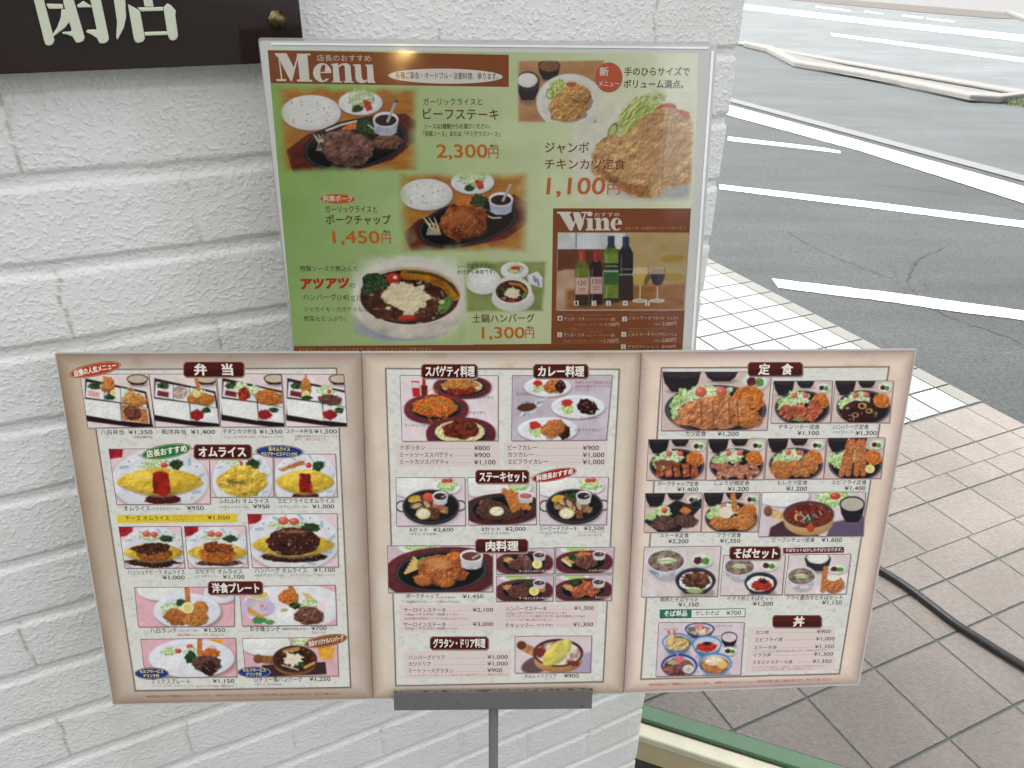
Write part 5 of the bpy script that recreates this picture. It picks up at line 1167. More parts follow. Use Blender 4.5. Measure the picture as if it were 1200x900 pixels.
# ---- rice omelettes
PLT = (226, 228, 234)
def patt(P, cx, cy, rx, ry):
    for k in range(7):
        t = 3.6+k*.62; P.stroke([(cx+rx*.9*math.cos(t), cy+ry*.9*math.sin(t)), (cx+rx*.8*math.cos(t+.12), cy+ry*.78*math.sin(t+.12))], rx*.06, (150, 178, 196), soft=5, a=.8)
        P.ell(cx+rx*.88*math.cos(t+.3), cy+ry*.86*math.sin(t+.3), rx*.02, rx*.02, (206, 130, 140), soft=3)
def omu(q, label, cx, cy, rx, ry, kind, red=True, fr='l2'):
    P = pic(L_, fr, q, (234, 206, 212), label)
    x0, y0 = q[0]
    if red: P.poly([(x0-5, y0-5), (x0+62, y0-5), (x0+58, y0+34), (x0-2, y0+44)], (164, 30, 40), soft=5, tex=dict(s=30, bump=.5))
    plate(P, cx, cy-ry*.1, rx*1.12, ry*2.1, PLT, sh=(0, .05)); patt(P, cx, cy-ry*.1, rx*1.12, ry*2.1)
    if kind == 'ket':
        salad(P, cx-rx*.1, cy-ry*1.15, rx*.34, ry*.4); tomato(P, cx+rx*.1, cy-ry*1.1, rx*.08, ry*.16); broc(P, cx+rx*.38, cy-ry*1.15, rx*.16, ry*.32)
        sauce(P, cx+rx*.06, cy+ry*1.15, rx*.42, ry*.36, 0, (112, 24, 22), .15, .2); omelette(P, cx, cy, rx, ry*.92)
        P.poly([(cx-rx*.18, cy-ry*.5), (cx-rx*.1, cy-ry*.7), (cx+rx*.12, cy-ry*.7), (cx+rx*.2, cy-ry*.5), (cx+rx*.26, cy+ry*.75), (cx+rx*.1, cy+ry*.95), (cx-rx*.16, cy+ry*.8)], (174, 36, 26), soft=4, wob=5, tex=dict(s=30, bump=.5, c2=(120, 22, 18), gloss=.3))
    if kind == 'fluffy':
        tomato(P, cx-rx*.1, cy-ry*1.2, rx*.12, ry*.2); salad(P, cx-rx*.3, cy-ry*1.2, rx*.25, ry*.25); broc(P, cx+rx*.4, cy-ry*1.15, rx*.25, ry*.34)
        P.ell(cx, cy, rx*.95, ry*1.05, (236, 204, 84), soft=4, wob=.12, tex=dict(s=20, bump=.8, c2=(206, 162, 50), con=1.3), shade=.2, p=1.8); P.ell(cx-rx*.4, cy, rx*.2, ry*.15, (80, 66, 40), wob=.5, soft=4, a=.6); P.ell(cx, cy+ry*.1, rx*.18, ry*.13, (80, 66, 40), wob=.5, soft=4, a=.5)
    if kind == 'shrimp':
        P.poly([(cx-rx*.9, cy-ry*.9), (cx-rx*.2, cy-ry*1.5), (cx, cy-ry*1.55), (cx+rx*.02, cy-ry*1.3), (cx-rx*.75, cy-ry*.75)], (208, 124, 60), soft=4, wob=5, tex=dict(FRY, s=9)); tomato(P, cx+rx*.12, cy-ry*1.2, rx*.1, ry*.2); broc(P, cx+rx*.45, cy-ry*1.15, rx*.2, ry*.35)
        sauce(P, cx, cy+ry*1.1, rx*.45, ry*.4, 0, (112, 24, 22), .15, .2); omelette(P, cx, cy, rx, ry*.9)
        P.poly([(cx-rx*.22, cy-ry*.6), (cx+rx*.2, cy-ry*.6), (cx+rx*.26, cy+ry*.85), (cx-rx*.2, cy+ry*.8)], (174, 36, 26), soft=4, wob=4, tex=dict(s=20, bump=.5, c2=(120, 22, 18), gloss=.3))
    if kind in ('hash', 'chili', 'burger'):
        salad(P, cx-rx*.15, cy-ry*1.3, rx*.4, ry*.34); tomato(P, cx-rx*.24, cy-ry*1.55, rx*.13, ry*.27, (214, 96, 76)); tomato(P, cx+rx*.02, cy-ry*1.5, rx*.12, ry*.25, (214, 90, 70)); broc(P, cx+rx*.42, cy-ry*1.1, rx*.22, ry*.32)
        if kind == 'hash': sauce(P, cx, cy+ry*1.05, rx*.85, ry*.42, 0, (64, 26, 18))
        if kind == 'burger': sauce(P, cx+rx*.05, cy+ry*1.0, rx*.8, ry*.42, 0, (58, 24, 18), .12, .6)
        if kind == 'chili': sauce(P, cx, cy+ry*1.1, rx*.8, ry*.3, 0, (116, 50, 20))
        omelette(P, cx, cy+ry*.15, rx, ry*.86)
        if kind == 'hash': fried(P, cx, cy+ry*.25, rx*.6, ry*.7, 0, (186, 110, 40), .1, (110, 54, 20)); sauce(P, cx-rx*.05, cy-ry*.2, rx*.6, ry*.52, 0, (94, 44, 22), .3, .6)
        if kind == 'chili':
            P.ell(cx, cy+ry*.3, rx*.6, ry*.75, (190, 112, 34), soft=4, wob=.15, tex=dict(s=14, bump=.9, c2=(150, 66, 20))); sauce(P, cx-rx*.18, cy-ry*.35, rx*.3, ry*.5, 0, (196, 84, 36), .3, .4); sauce(P, cx+rx*.25, cy-ry*.2, rx*.25, ry*.42, 0, (200, 90, 40), .3, .4)
        if kind == 'burger': sauce(P, cx, cy-ry*.05, rx*.66, ry*1.0, 0, (84, 38, 24), .1, .5); sauce(P, cx+rx*.02, cy-ry*.5, rx*.4, ry*.5, 0, (100, 46, 28), .1, .6); P.ell(cx+rx*.02, cy-ry*.78, rx*.3, ry*.1, (190, 140, 110), soft=6, a=.5)
    P.done()
omu([(104, 62), (543, 60), (548, 300), (140, 303)], 'printed photo of omelette with ketchup band', 328, 204, 190, 66, 'ket')
omu([(548, 86), (822, 84), (826, 270), (553, 271)], 'printed photo of fluffy omelette', 690, 204, 118, 66, 'fluffy', False)
omu([(832, 85), (1098, 84), (1106, 270), (836, 271)], 'printed photo of omelette with fried shrimp', 966, 204, 128, 60, 'shrimp', False)
omu([(148, 404), (418, 402), (436, 582), (176, 583)], 'printed photo of omelette with hashed beef', 300, 508, 132, 48, 'hash')
omu([(436, 402), (703, 400), (714, 580), (454, 582)], 'printed photo of omelette with chili shrimp', 584, 508, 132, 48, 'chili')
omu([(714, 348), (1105, 346), (1110, 577), (736, 580)], 'printed photo of omelette with hamburger and dark sauce', 914, 472, 182, 62, 'burger')
plaque(L_, 'l2', 476, 731, 40, 105, 'オムライス', 502, 706, 46)
badge(L_, 'l2', 357, 71, 111, 31, -.16, (34, 128, 62), (30, 80, 46), '店長おすすめ', 30)
badge(L_, 'l2', 853, 72, 106, 29, .02, (36, 58, 140), (40, 50, 96), '', 17, (236, 222, 60), [('各オムライス', -11, .44), ('セルフサービスドリンク付', 11, .74)])
cap(L_, 'l2', 'オムライス', 170, 286, 333, 24); small(L_, 'l2', '<ケチャップソース>', 288, 420, 330, 13, BL); yen(L_, 'l2', '950', 447, 522, 328, 17)
cap(L_, 'l2', 'ふわふわ オムライス', 588, 808, 300, 23); small(L_, 'l2', '<ケチャップソース>', 588, 718, 322, 13, BL); yen(L_, 'l2', '950', 738, 810, 321, 17)
cap(L_, 'l2', 'エビフライとオムライス', 847, 1095, 299, 23); small(L_, 'l2', '<ケチャップソース>', 848, 976, 321, 13, BL); yen(L_, 'l2', '1,000', 998, 1094, 321, 17)
L_.poly('l2', [(140, 350), (668, 345), (668, 382), (142, 386)], (232, 204, 50), 4); cap(L_, 'l2', 'チーズ オムライス', 178, 370, 376, 24); small(L_, 'l2', 'のび〜る、おいしい〜、よう', 384, 516, 362, 11); small(L_, 'l2', 'とろけるチーズ', 384, 478, 376, 11); yen(L_, 'l2', '1.050', 538, 636, 370, 17)
cap(L_, 'l2', 'ハッシュドビーフ オムライス', 188, 438, 612, 22); yen(L_, 'l2', '1,000', 340, 438, 633, 17)
cap(L_, 'l2', 'エビチリ オムライス', 484, 692, 609, 22); small(L_, 'l2', '<ピリ辛ソース>', 484, 584, 626, 13, BL); yen(L_, 'l2', '1,100', 605, 700, 630, 17)
cap(L_, 'l2', 'ハンバーグ オムライス', 746, 974, 605, 23); yen(L_, 'l2', '1,100', 1004, 1098, 600, 17); small(L_, 'l2', '<デミグラスソース>', 746, 872, 622, 13, BL); small(L_, 'l2', 'オムライスとハンバーグがドッキング。', 900, 1102, 620, 11)
# ---- western plates
PK = (228, 176, 188)
P = pic(L_, 'l3', [(142, 70), (578, 68), (578, 238), (160, 241)], PK, 'printed photo of fried lunch plate with lemon')
plate(P, 262, 80, 110, 48, (236, 236, 236)); rice(P, 262, 74, 80, 28); plate(P, 520, 96, 74, 44, (224, 224, 228)); P.ell(530, 92, 40, 22, (198, 190, 196)); plate(P, 372, 172, 148, 78, (228, 232, 242))
salad(P, 300, 168, 40, 30); broc(P, 345, 136, 22, 16); P.stroke([(372, 72), (378, 150)], 22, (206, 120, 60), tex=FRY); fried(P, 428, 160, 34, 30, s=9); fried(P, 328, 200, 56, 34, .2, (176, 96, 46), s=10); fried(P, 412, 208, 52, 32, -.1, (208, 136, 66), s=10); lemon(P, 374, 158, 28); P.done()
P = pic(L_, 'l3', [(602, 66), (1022, 60), (1028, 233), (616, 237)], PK, 'printed photo of children lunch plate')
P.ell(840, 150, 226, 98, (232, 232, 236), soft=3, shade=.05); P.ell(684, 158, 76, 44, (206, 190, 226), soft=3); cup(P, 684, 98, 52, 22, 66, (232, 200, 90), (238, 222, 232)); P.ell(700, 150, 10, 7, (220, 130, 150)); P.poly([(636, 150), (700, 190), (740, 182), (700, 206), (640, 180)], (222, 150, 60), soft=5); P.ell(690, 214, 32, 14, (70, 140, 80), wob=.3); P.ell(735, 222, 24, 10, (90, 150, 80), wob=.3)
spag(P, 818, 112, 44, 34, 0, (220, 120, 50)); P.stroke([(826, 66), (850, 110)], 22, (206, 124, 60), tex=FRY); P.poly([(878, 90), (908, 96), (940, 132), (900, 130)], (226, 190, 120)); salad(P, 910, 146, 50, 24); P.poly([(940, 140), (980, 126), (984, 176), (950, 178)], (240, 214, 214)); broc(P, 846, 150, 26, 16); rice(P, 806, 186, 44, 34, (240, 240, 240)); P.ell(800, 168, 16, 8, (160, 150, 80), wob=.4, a=.7); steak(P, 908, 194, 62, 36, .05, (142, 86, 66), gl=.35); P.done()
P = pic(L_, 'l3', [(170, 298), (584, 293), (590, 460), (190, 464)], PK, 'printed photo of mixed plate with hamburger and shrimp')
P.poly([(472, 296), (530, 296), (528, 330), (478, 332)], (230, 160, 40)); plate(P, 392, 380, 188, 86, (230, 232, 240)); rice(P, 302, 396, 84, 46, (234, 234, 238)); salad(P, 300, 350, 40, 18); tomato(P, 334, 348, 14, 10); tomato(P, 384, 328, 14, 10); salad(P, 402, 358, 38, 24); P.stroke([(428, 298), (428, 356)], 22, (206, 120, 58), tex=FRY); spag(P, 474, 362, 40, 24, 0, (214, 110, 50)); broc(P, 388, 378, 26, 28, (44, 78, 40)); steak(P, 458, 404, 62, 36, 0, (110, 74, 60), gl=.1); sauce(P, 468, 424, 36, 32, 0, (60, 30, 24), .15); P.done()
P = pic(L_, 'l3', [(616, 294), (1030, 290), (1036, 456), (632, 461)], PK, 'printed photo of stew hamburger in an earthen pan')
plate(P, 716, 316, 110, 54, (236, 236, 236)); rice(P, 716, 308, 86, 36); salad(P, 880, 306, 46, 22); P.poly([(946, 330), (1022, 330), (1012, 384), (956, 384)], (232, 170, 50), soft=3, tex=dict(s=30, bump=.3)); P.poly([(700, 410), (980, 396), (986, 450), (720, 462)], (56, 40, 44), soft=4)
P.stroke([(688, 382), (770, 392)], 34, (150, 96, 54), soft=3, tex=dict(s=30, bump=.5)); P.ell(684, 382, 20, 20, (130, 78, 44), shade=.3); P.ell(846, 404, 92, 52, (152, 98, 54), soft=3, shade=.25); P.ell(846, 384, 98, 60, (70, 46, 36), soft=3); P.ell(846, 386, 86, 50, (72, 34, 24), soft=3, tex=dict(SAUCE, s=16))
P.stroke([(800, 350), (860, 338)], 18, (206, 160, 80), soft=4, tex=FRY); P.ell(842, 384, 36, 26, (232, 222, 200), wob=.4, soft=4); broc(P, 880, 408, 20, 14); P.stroke([(790, 410), (860, 430)], 8, (226, 216, 200), soft=5, a=.7); P.stroke([(890, 420), (930, 400)], 12, (214, 150, 70), soft=4); P.done()
plaque(L_, 'l3', 464, 705, 41, 101, '洋食プレート', 486, 690, 42)
cap(L_, 'l3', '八白ランチ', 212, 330, 269, 24); small(L_, 'l3', '<コーヒー付>', 333, 422, 264, 12, BL); yen(L_, 'l3', '1,350', 445, 540, 264, 17); small(L_, 'l3', '当店自慢のメニューです。友もどうぞ。', 334, 540, 283, 11)
cap(L_, 'l3', 'お子様ランチ', 650, 782, 262, 24); small(L_, 'l3', '<限定中学生まで>', 786, 902, 257, 12, BL); yen(L_, 'l3', '700', 918, 986, 256, 17); small(L_, 'l3', '友もどうぞ。', 920, 985, 272, 11)
badge(L_, 'l3', 217, 447, 76, 27, 0, (36, 58, 140), (40, 50, 96), '', 15, (236, 222, 60), [('セルフサービス', -9, .68), ('ドリンク付', 10, .44)])
badge(L_, 'l3', 668, 441, 74, 25, 0, (36, 58, 140), (40, 50, 96), '', 15, (236, 222, 60), [('セルフサービス', -9, .68), ('ドリンク付', 9, .44)])
badge(L_, 'l3', 982, 304, 97, 27, -.18, (150, 82, 46), (110, 60, 40), '当店オリジナルハンバーグ', 23)
cap(L_, 'l3', 'ミックスプレート', 218, 386, 493, 23); yen(L_, 'l3', '1,150', 486, 580, 488, 17); small(L_, 'l3', 'ハンバーグ、エビフライ、サバザランチ、ライス、このボリュームでこの価格、お得な一品です。', 218, 580, 507, 10)
cap(L_, 'l3', 'シチュー風ハンバーグ', 668, 880, 484, 24); yen(L_, 'l3', '1,250', 910, 1002, 479, 17); small(L_, 'l3', '<ライス, サラダ付>', 670, 786, 501, 12, BL)
small(L_, 'l3', '※表示料金は全て消費税込みとなっております。', 192, 482, 554, 11, (190, 50, 50), 549); small(L_, 'l3', '※季節や仕入れに応じてメニューで食材が写真と異なる場合があります。予めご了承ください。', 498, 1052, 549, 11, (190, 50, 50), 541)

# ============ middle panel
P = pic(M_, 'm1', [(184, 114), (612, 114), (612, 398), (194, 400)], (230, 216, 220), 'printed photo of three spaghetti skillets')
P.poly([(232, 136), (268, 138), (272, 204), (240, 206)], (190, 40, 44), soft=3); P.poly([(234, 142), (268, 144), (268, 168), (236, 166)], (224, 214, 210), soft=3); P.poly([(274, 156), (304, 156), (304, 204), (278, 204)], (104, 34, 30), soft=3); P.poly([(282, 122), (294, 122), (296, 158), (280, 158)], (170, 40, 36), soft=3)
skillet(P, 456, 162, 106, 42, 0, (134, 50, 58), 1.2); P.ell(456, 160, 90, 32, (224, 196, 140), tex=dict(s=8, bump=1)); P.ell(452, 176, 70, 20, (160, 56, 30), wob=.2, tex=RED); fried(P, 444, 150, 74, 22, 0, (206, 140, 66), s=9)
skillet(P, 342, 258, 114, 52, 0, (136, 52, 60), 1.24); spag(P, 342, 252, 102, 44, 0, (216, 110, 44)); P.stroke([(280, 250), (310, 254)], 8, (110, 140, 70)); P.stroke([(352, 220), (380, 230)], 8, (110, 140, 70)); P.stroke([(400, 240), (430, 250)], 8, (110, 140, 70))
skillet(P, 450, 366, 122, 58, 0, (128, 44, 58), 1.25); P.ell(446, 360, 110, 50, (226, 206, 150), tex=dict(s=7, bump=1)); sauce(P, 448, 350, 84, 42, 0, (150, 56, 38), .15, .2); P.done()
cap(M_, 'm1', 'ミートカツスパゲティ', 440, 592, 217, 15); cap(M_, 'm1', 'ナポリタン', 486, 562, 284, 15); cap(M_, 'm1', 'ミートソーススパゲティ', 204, 372, 340, 15)
P = pic(M_, 'm1', [(678, 114), (1114, 112), (1088, 395), (674, 398)], (190, 178, 190), 'printed photo of three curry plates')
P.poly([(660, 100), (1130, 100), (1130, 410), (660, 410)], (186, 172, 186), tex=dict(s=140, c2=(206, 196, 206)))
for cx, cy, rx, ry in ((832, 162, 104, 44), (965, 250, 118, 52), (832, 350, 132, 54)):
    plate(P, cx, cy, rx, ry, (232, 234, 240), sh=(.02, .14)); P.ell(cx-rx*.4, cy+ry*.1, rx*.24, ry*.5, (206, 226, 160), wob=.3, tex=dict(LETT, s=7)); P.ell(cx-rx*.42, cy-ry*.35, rx*.2, ry*.3, (196, 44, 44), wob=.3)
fried(P, 860, 160, 46, 30, -.1, (190, 112, 50), s=9); sauce(P, 888, 160, 24, 28, 0, (66, 32, 26)); sauce(P, 1005, 250, 50, 34, .2, (62, 34, 30), .3); sauce(P, 905, 362, 28, 30, 0, (60, 32, 26)); fried(P, 856, 346, 56, 36, -.3, (190, 120, 60), s=9); P.stroke([(862, 308), (850, 340)], 8, (206, 90, 60))
P.poly([(690, 250), (720, 228), (790, 222), (826, 204), (830, 214), (780, 262), (744, 292), (712, 290)], (176, 180, 186), soft=3, tex=dict(s=30, bump=.9)); P.ell(740, 252, 42, 18, (84, 50, 40), -.1); P.done()
cap(M_, 'm1', 'カツカレー', 693, 768, 202, 15); cap(M_, 'm1', 'ビーフカレー', 976, 1066, 306, 14); cap(M_, 'm1', 'エビフライカレー', 950, 1068, 359, 14)
for k, t in enumerate(('時間をかけて熟成させた', '当店自慢のオリジナル', 'カレーです。')): small(M_, 'm1', t, 952, (1112, 1110, 1020)[k], 150+k*16, 13)
plaque(M_, 'm1', 276, 524, 62, 126, 'スパゲティ料理', 296, 510, 46); plaque(M_, 'm1', 768, 1011, 62, 126, 'カレー料理', 790, 990, 46)
PKB = (226, 210, 206)
M_.poly('m1', [(160, 408), (620, 406), (622, 512), (166, 514)], PKB, 2.6); M_.poly('m1', [(640, 406), (1096, 404), (1090, 508), (640, 510)], PKB, 2.6)
for k, (t, x1, p, px_) in enumerate((('ナポリタン', 292, '800', 578), ('ミートソーススパゲティ', 414, '900', 578), ('ミートカツスパゲティ', 396, '1,100', 602))):
    y = 441+k*31; cap(M_, 'm1', t, 183, x1, y, 23); dots(M_, 'm1', x1+8, 502, y-8, int((500-x1)/13)); yen(M_, 'm1', p, 508, px_, y, 20)
for k, (t, x1, p, px_) in enumerate((('ビーフカレー', 784, '900', 1056), ('カツカレー', 768, '1,000', 1080), ('エビフライカレー', 832, '1,000', 1080))):
    y = 440+k*31; cap(M_, 'm1', t, 657, x1, y, 23); dots(M_, 'm1', x1+8, 980, y-8, int((978-x1)/13)); yen(M_, 'm1', p, 985, px_, y, 20)
# ---- steak sets
def pan(P, cx, cy, rx, ry):
    P.ell(cx+5, cy+ry*.28, rx, ry*.95, (150, 136, 146), soft=10, a=.6); P.ring(cx-rx, cy+ry*.02, rx*.22, ry*.32, 6, (60, 60, 64)); P.ring(cx+rx, cy-ry*.02, rx*.22, ry*.30, 6, (60, 60, 64))
    P.ell(cx, cy+ry*.14, rx*.98, ry, (40, 40, 44), soft=2.5); P.ell(cx, cy, rx, ry, (66, 66, 70), soft=2.5); P.ell(cx, cy+2, rx*.94, ry*.92, (26, 26, 30), soft=3)
def steakset(q, kind, label):
    P = pic(M_, 'm2', q, (222, 206, 212), label); x, y = q[0]
    plate(P, x+80, y+38, 112, 56, (236, 234, 236)); rice(P, x+80, y+32, 92, 38); plate(P, x+236, y+42, 66, 36, (232, 234, 232)); salad(P, x+238, y+34, 50, 28, (206, 226, 160))
    if kind != 1: tomato(P, x+226, y+14, 14, 10); tomato(P, x+250, y+12, 14, 10)
    if kind == 1:
        skillet(P, x+160, y+142, 152, 62, -.06, (100, 42, 46), 1.2); fried(P, x+80, y+118, 30, 18, -.3, (206, 150, 60), s=9); broc(P, x+96, y+108, 26, 18); steak(P, x+118, y+154, 84, 46, .05, (92, 56, 50)); steak(P, x+200, y+166, 60, 30, -.1, (84, 50, 44))
        for a, b in (((170, 60), (230, 140)), ((200, 64), (262, 138)), ((185, 84), (215, 150)), ((230, 80), (284, 140))): P.stroke([(x+a[0], y+a[1]), (x+b[0], y+b[1])], 26, (206, 122, 54), soft=3, tex=dict(FRY, s=9))
        P.ell(x+134, y+156, 34, 22, (226, 216, 170), soft=2); P.ell(x+134, y+154, 26, 16, (240, 236, 204), soft=2, tex=dict(s=8, bump=.6)); cup(P, x+270, y+82, 36, 18, 30, (196, 110, 96), (232, 232, 236))
    else:
        pan(P, x+162, y+132, 134, 78)
        for k in range(16):
            a = k*2.4; rr_ = .25+.6*((k*7) % 10)/10; col = [(206, 150, 96), (196, 116, 84), (214, 170, 120), (150, 80, 56)][k % 4]
            P.ell(x+162+104*rr_*math.cos(a), y+138+54*rr_*math.sin(a), 24, 18, col, a, soft=3, wob=.3, tex=dict(s=9, bump=1.2, c2=tone(col, .65)), shade=.25)
        for cx, cy, r in ((110, 112, .7), (140, 122, 1.0), (92, 128, -.3)) if kind == 0 else ((100, 112, .6), (136, 122, 1.0), (180, 128, 1.2)):
            P.ell(x+cx, y+cy, 32, 17, (62, 64, 76), r, soft=2, shade=.4); P.ell(x+cx+3, y+cy+3, 24, 11, (196, 160, 110), r, soft=3, tex=dict(s=8, bump=.8))
        P.ell(x+84, y+98, 30, 16, (206, 160, 50), -.3, tex=dict(s=12, bump=.6)); broc(P, x+160, y+84, 26, 14)
        if kind == 0: P.ell(x+150, y+92, 26, 22, (216, 84, 60), .4, soft=3, shade=.3); steak(P, x+168, y+168, 40, 32, 0, (112, 62, 46))
        P.ell(x+126, y+168, 34, 26, (216, 210, 150), soft=2); P.ell(x+126, y+166, 26, 19, (238, 234, 196), soft=2, tex=dict(s=8, bump=.6)); cup(P, x+206, y+84, 36, 22, 34, (56, 36, 38), (230, 232, 238)); spoon(P, (x+212, y+90), (x+262, y+70), 6)
    P.done()
steakset([(98, 80), (418, 80), (420, 302), (100, 304)], 0, 'printed photo of steak set with shellfish in a pan')
steakset([(434, 80), (752, 80), (752, 297), (438, 299)], 1, 'printed photo of steak set with fried shrimp')
steakset([(770, 78), (1090, 78), (1080, 298), (770, 299)], 2, 'printed photo of seafood steak in a pan')
plaque(M_, 'm2', 468, 720, 42, 107, 'ステーキセット', 488, 706, 46); badge(M_, 'm2', 837, 66, 108, 27, -.20, (172, 32, 44), (120, 30, 40), '料理長おすすめ', 27)
cap(M_, 'm2', 'Aセット', 158, 246, 333, 22); yen(M_, 'm2', '2,600', 270, 366, 331, 18); small(M_, 'm2', '<ライス, サラダ付>', 156, 292, 350, 13, BL)
cap(M_, 'm2', 'Bセット', 498, 584, 330, 22); yen(M_, 'm2', '2,000', 608, 704, 328, 18); small(M_, 'm2', '<ライス, サラダ付>', 498, 632, 346, 13, BL)
cap(M_, 'm2', 'シーフードステーキ', 770, 944, 328, 22); yen(M_, 'm2', '2,500', 976, 1072, 325, 18); small(M_, 'm2', '<ライス, サラダ付>', 770, 902, 344, 13, BL); small(M_, 'm2', 'シーフードがたっぷり', 950, 1072, 340, 11); small(M_, 'm2', 'ぜいたくな一品です。', 950, 1066, 354, 11)
# ---- meat dishes
P = pic(M_, 'm2', [(58, 400), (548, 398), (548, 612), (62, 617)], (208, 190, 198), 'large printed photo of pork chop on a skillet')
plate(P, 208, 404, 100, 36, (230, 234, 232)); salad(P, 208, 398, 80, 24, (196, 220, 150)); skillet(P, 308, 518, 216, 96, -.06, (116, 46, 52), 1.24)
for a in range(6): P.stroke([(140+a*8, 525-a*14), (200+a*3, 500-a*2)], 14, (224, 184, 110), soft=3)
P.ell(216, 480, 20, 32, (120, 140, 60), .5, soft=3); spag(P, 372, 450, 40, 24, 0, (214, 120, 50)); P.ell(310, 514, 116, 72, (184, 104, 54), .05, soft=3, wob=.2, tex=dict(RED, c2=(130, 60, 26), s=26, gloss=.3), shade=.25); fried(P, 222, 560, 44, 26, .2, (186, 108, 52), s=10); fried(P, 330, 572, 40, 22, 0, (190, 108, 50), s=10)
P.ell(290, 480, 60, 26, (214, 150, 96), .2, soft=16, a=.7); cup(P, 450, 444, 54, 28, 54, (110, 60, 56), (236, 234, 238)); spoon(P, (456, 456), (484, 440), 8); P.done()
def meat(q, kind, label):
    P = pic(M_, 'm2', q, (206, 190, 200), label); x, y = q[0]
    plate(P, x+88, y+8, 70, 20, (230, 234, 232)); P.ell(x+88, y+4, 50, 12, (170, 206, 120), wob=.3); skillet(P, x+128, y+66, 106, 44, -.03, (116, 48, 56), 1.28)
    P.ell(x+62, y+56, 30, 14, (222, 180, 100), .3, wob=.3, tex=dict(FRY, s=8))
    if kind == 0: steak(P, x+128, y+62, 44, 34, .6, (150, 96, 88)); steak(P, x+90, y+76, 36, 24, 0, (110, 66, 56)); lemon(P, x+190, y+72, 24)
    if kind == 1: spag(P, x+132, y+36, 50, 16); broc(P, x+76, y+44, 18, 18); steak(P, x+138, y+66, 56, 32, 0, (128, 78, 62), gl=.4); P.stroke([(x+30, y+56), (x+66, y+82)], 14, (226, 206, 150))
    if kind == 2: broc(P, x+148, y+32, 22, 14); steak(P, x+108, y+70, 58, 34, -.1, (116, 66, 56), gl=.35); lemon(P, x+176, y+68, 24); spag(P, x+214, y+62, 16, 12)
    if kind == 3: broc(P, x+90, y+40, 20, 16); P.ell(x+156, y+60, 46, 34, (204, 112, 70), .2, wob=.25, tex=dict(s=14, bump=1.0, c2=(150, 60, 34), gloss=.25), shade=.2); P.ell(x+104, y+78, 32, 26, (206, 114, 74), 0, wob=.25, tex=dict(s=14, bump=1.0, c2=(150, 60, 34), gloss=.25), shade=.2)
    cup(P, x+200, y+28, 30, 15, 24, (90, 56, 60), (232, 232, 238)); spoon(P, (x+204, y+30), (x+226, y+8), 5); P.done()
meat([(568, 412), (838, 410), (836, 528), (568, 530)], 0, 'small printed photo of sirloin steak with lemon')
meat([(848, 408), (1118, 406), (1110, 525), (846, 527)], 1, 'small printed photo of hamburger steak')
meat([(568, 542), (834, 540), (830, 656), (568, 658)], 2, 'small printed photo of thick sirloin steak')
meat([(846, 538), (1110, 536), (1104, 653), (846, 656)], 3, 'small printed photo of chicken saute')
for t, x0, x1, y in (('サーロインステーキ(180g)', 672, 826, 523), ('ハンバーグステーキ', 1000, 1104, 520), ('サーロインステーキ(250g)', 672, 824, 650), ('チキンソテー', 1030, 1098, 647)): small(M_, 'm2', t, x0, x1, y, 13, (236, 230, 226))
plaque(M_, 'm2', 468, 715, 366, 431, '肉料理', 518, 668, 46)
cap(M_, 'm3', 'ポークチャップ', 144, 298, 45, 22); small(M_, 'm3', '<サラダ付>', 298, 376, 46, 12, BL); yen(M_, 'm3', '1,450', 408, 506, 44, 18); small(M_, 'm3', '200g豚ロースをじっくり焼き上げました。', 144, 402, 66, 12)
M_.poly('m3', [(112, 78), (590, 72), (590, 190), (118, 202)], PKB, 2.6); M_.poly('m3', [(590.5, 72), (1046, 70), (1040, 180), (590.5, 190)], PKB, 2.6)
cap(M_, 'm3', 'サーロインステーキ', 133, 330, 110, 22); dots(M_, 'm3', 342, 450, 103, 9); yen(M_, 'm3', '2,100', 456, 552, 107, 18); small(M_, 'm3', '<180g> <サラダ付> <和風ソース>', 135, 386, 126, 13, BL); small(M_, 'm3', '当店自慢の和風味のソースでお召し上がり下さい。', 135, 438, 145, 12)
cap(M_, 'm3', 'サーロインステーキ', 132, 330, 178, 22); dots(M_, 'm3', 342, 450, 170, 9); yen(M_, 'm3', '3,000', 456, 552, 174, 18); small(M_, 'm3', '<250g> <サラダ付> <和風ソース>', 135, 386, 192, 13, BL)
cap(M_, 'm3', 'ハンバーグステーキ', 610, 802, 104, 22); dots(M_, 'm3', 816, 924, 96, 9); yen(M_, 'm3', '1,300', 930, 1024, 99, 18); small(M_, 'm3', '<210g> <サラダ付> <デミグラスソース>', 610, 896, 120, 13, BL); small(M_, 'm3', 'さまざまなスパイスと厳選された合い挽きを使用した210gの', 610, 984, 134, 12); small(M_, 'm3', 'ハンバーグを丁寧に焼き上げました。', 610, 832, 151, 12)
cap(M_, 'm3', 'チキンソテー', 608, 742, 182, 22); small(M_, 'm3', '<サラダ付>', 752, 832, 176, 13, BL); dots(M_, 'm3', 848, 918, 170, 6); yen(M_, 'm3', '1,300', 926, 1020, 175, 18)
plaque(M_, 'm3', 255, 530, 223, 286, 'グラタン・ドリア料理', 272, 514, 42)
M_.poly('m3', [(132, 294), (634, 290), (634, 414), (138, 422)], PKB, 2.6)
for k, (t, x1, p, x2) in enumerate((('ハンバーグドリア', 326, '1,000', 620), ('カツドリア', 260, '1,000', 620), ('ミートソースグラタン', 364, '900', 594))):
    y = 332+k*31; cap(M_, 'm3', t, 156, x1, y, 22); dots(M_, 'm3', x1+10, 518, y-8, int((508-x1)/12)); yen(M_, 'm3', p, 524, x2, y-4, 18)
small(M_, 'm3', 'ミートスパゲティとホワイトソースをグラタン皿の中でじっくり焼き上げました。', 158, 622, 412, 11, RD, 406)
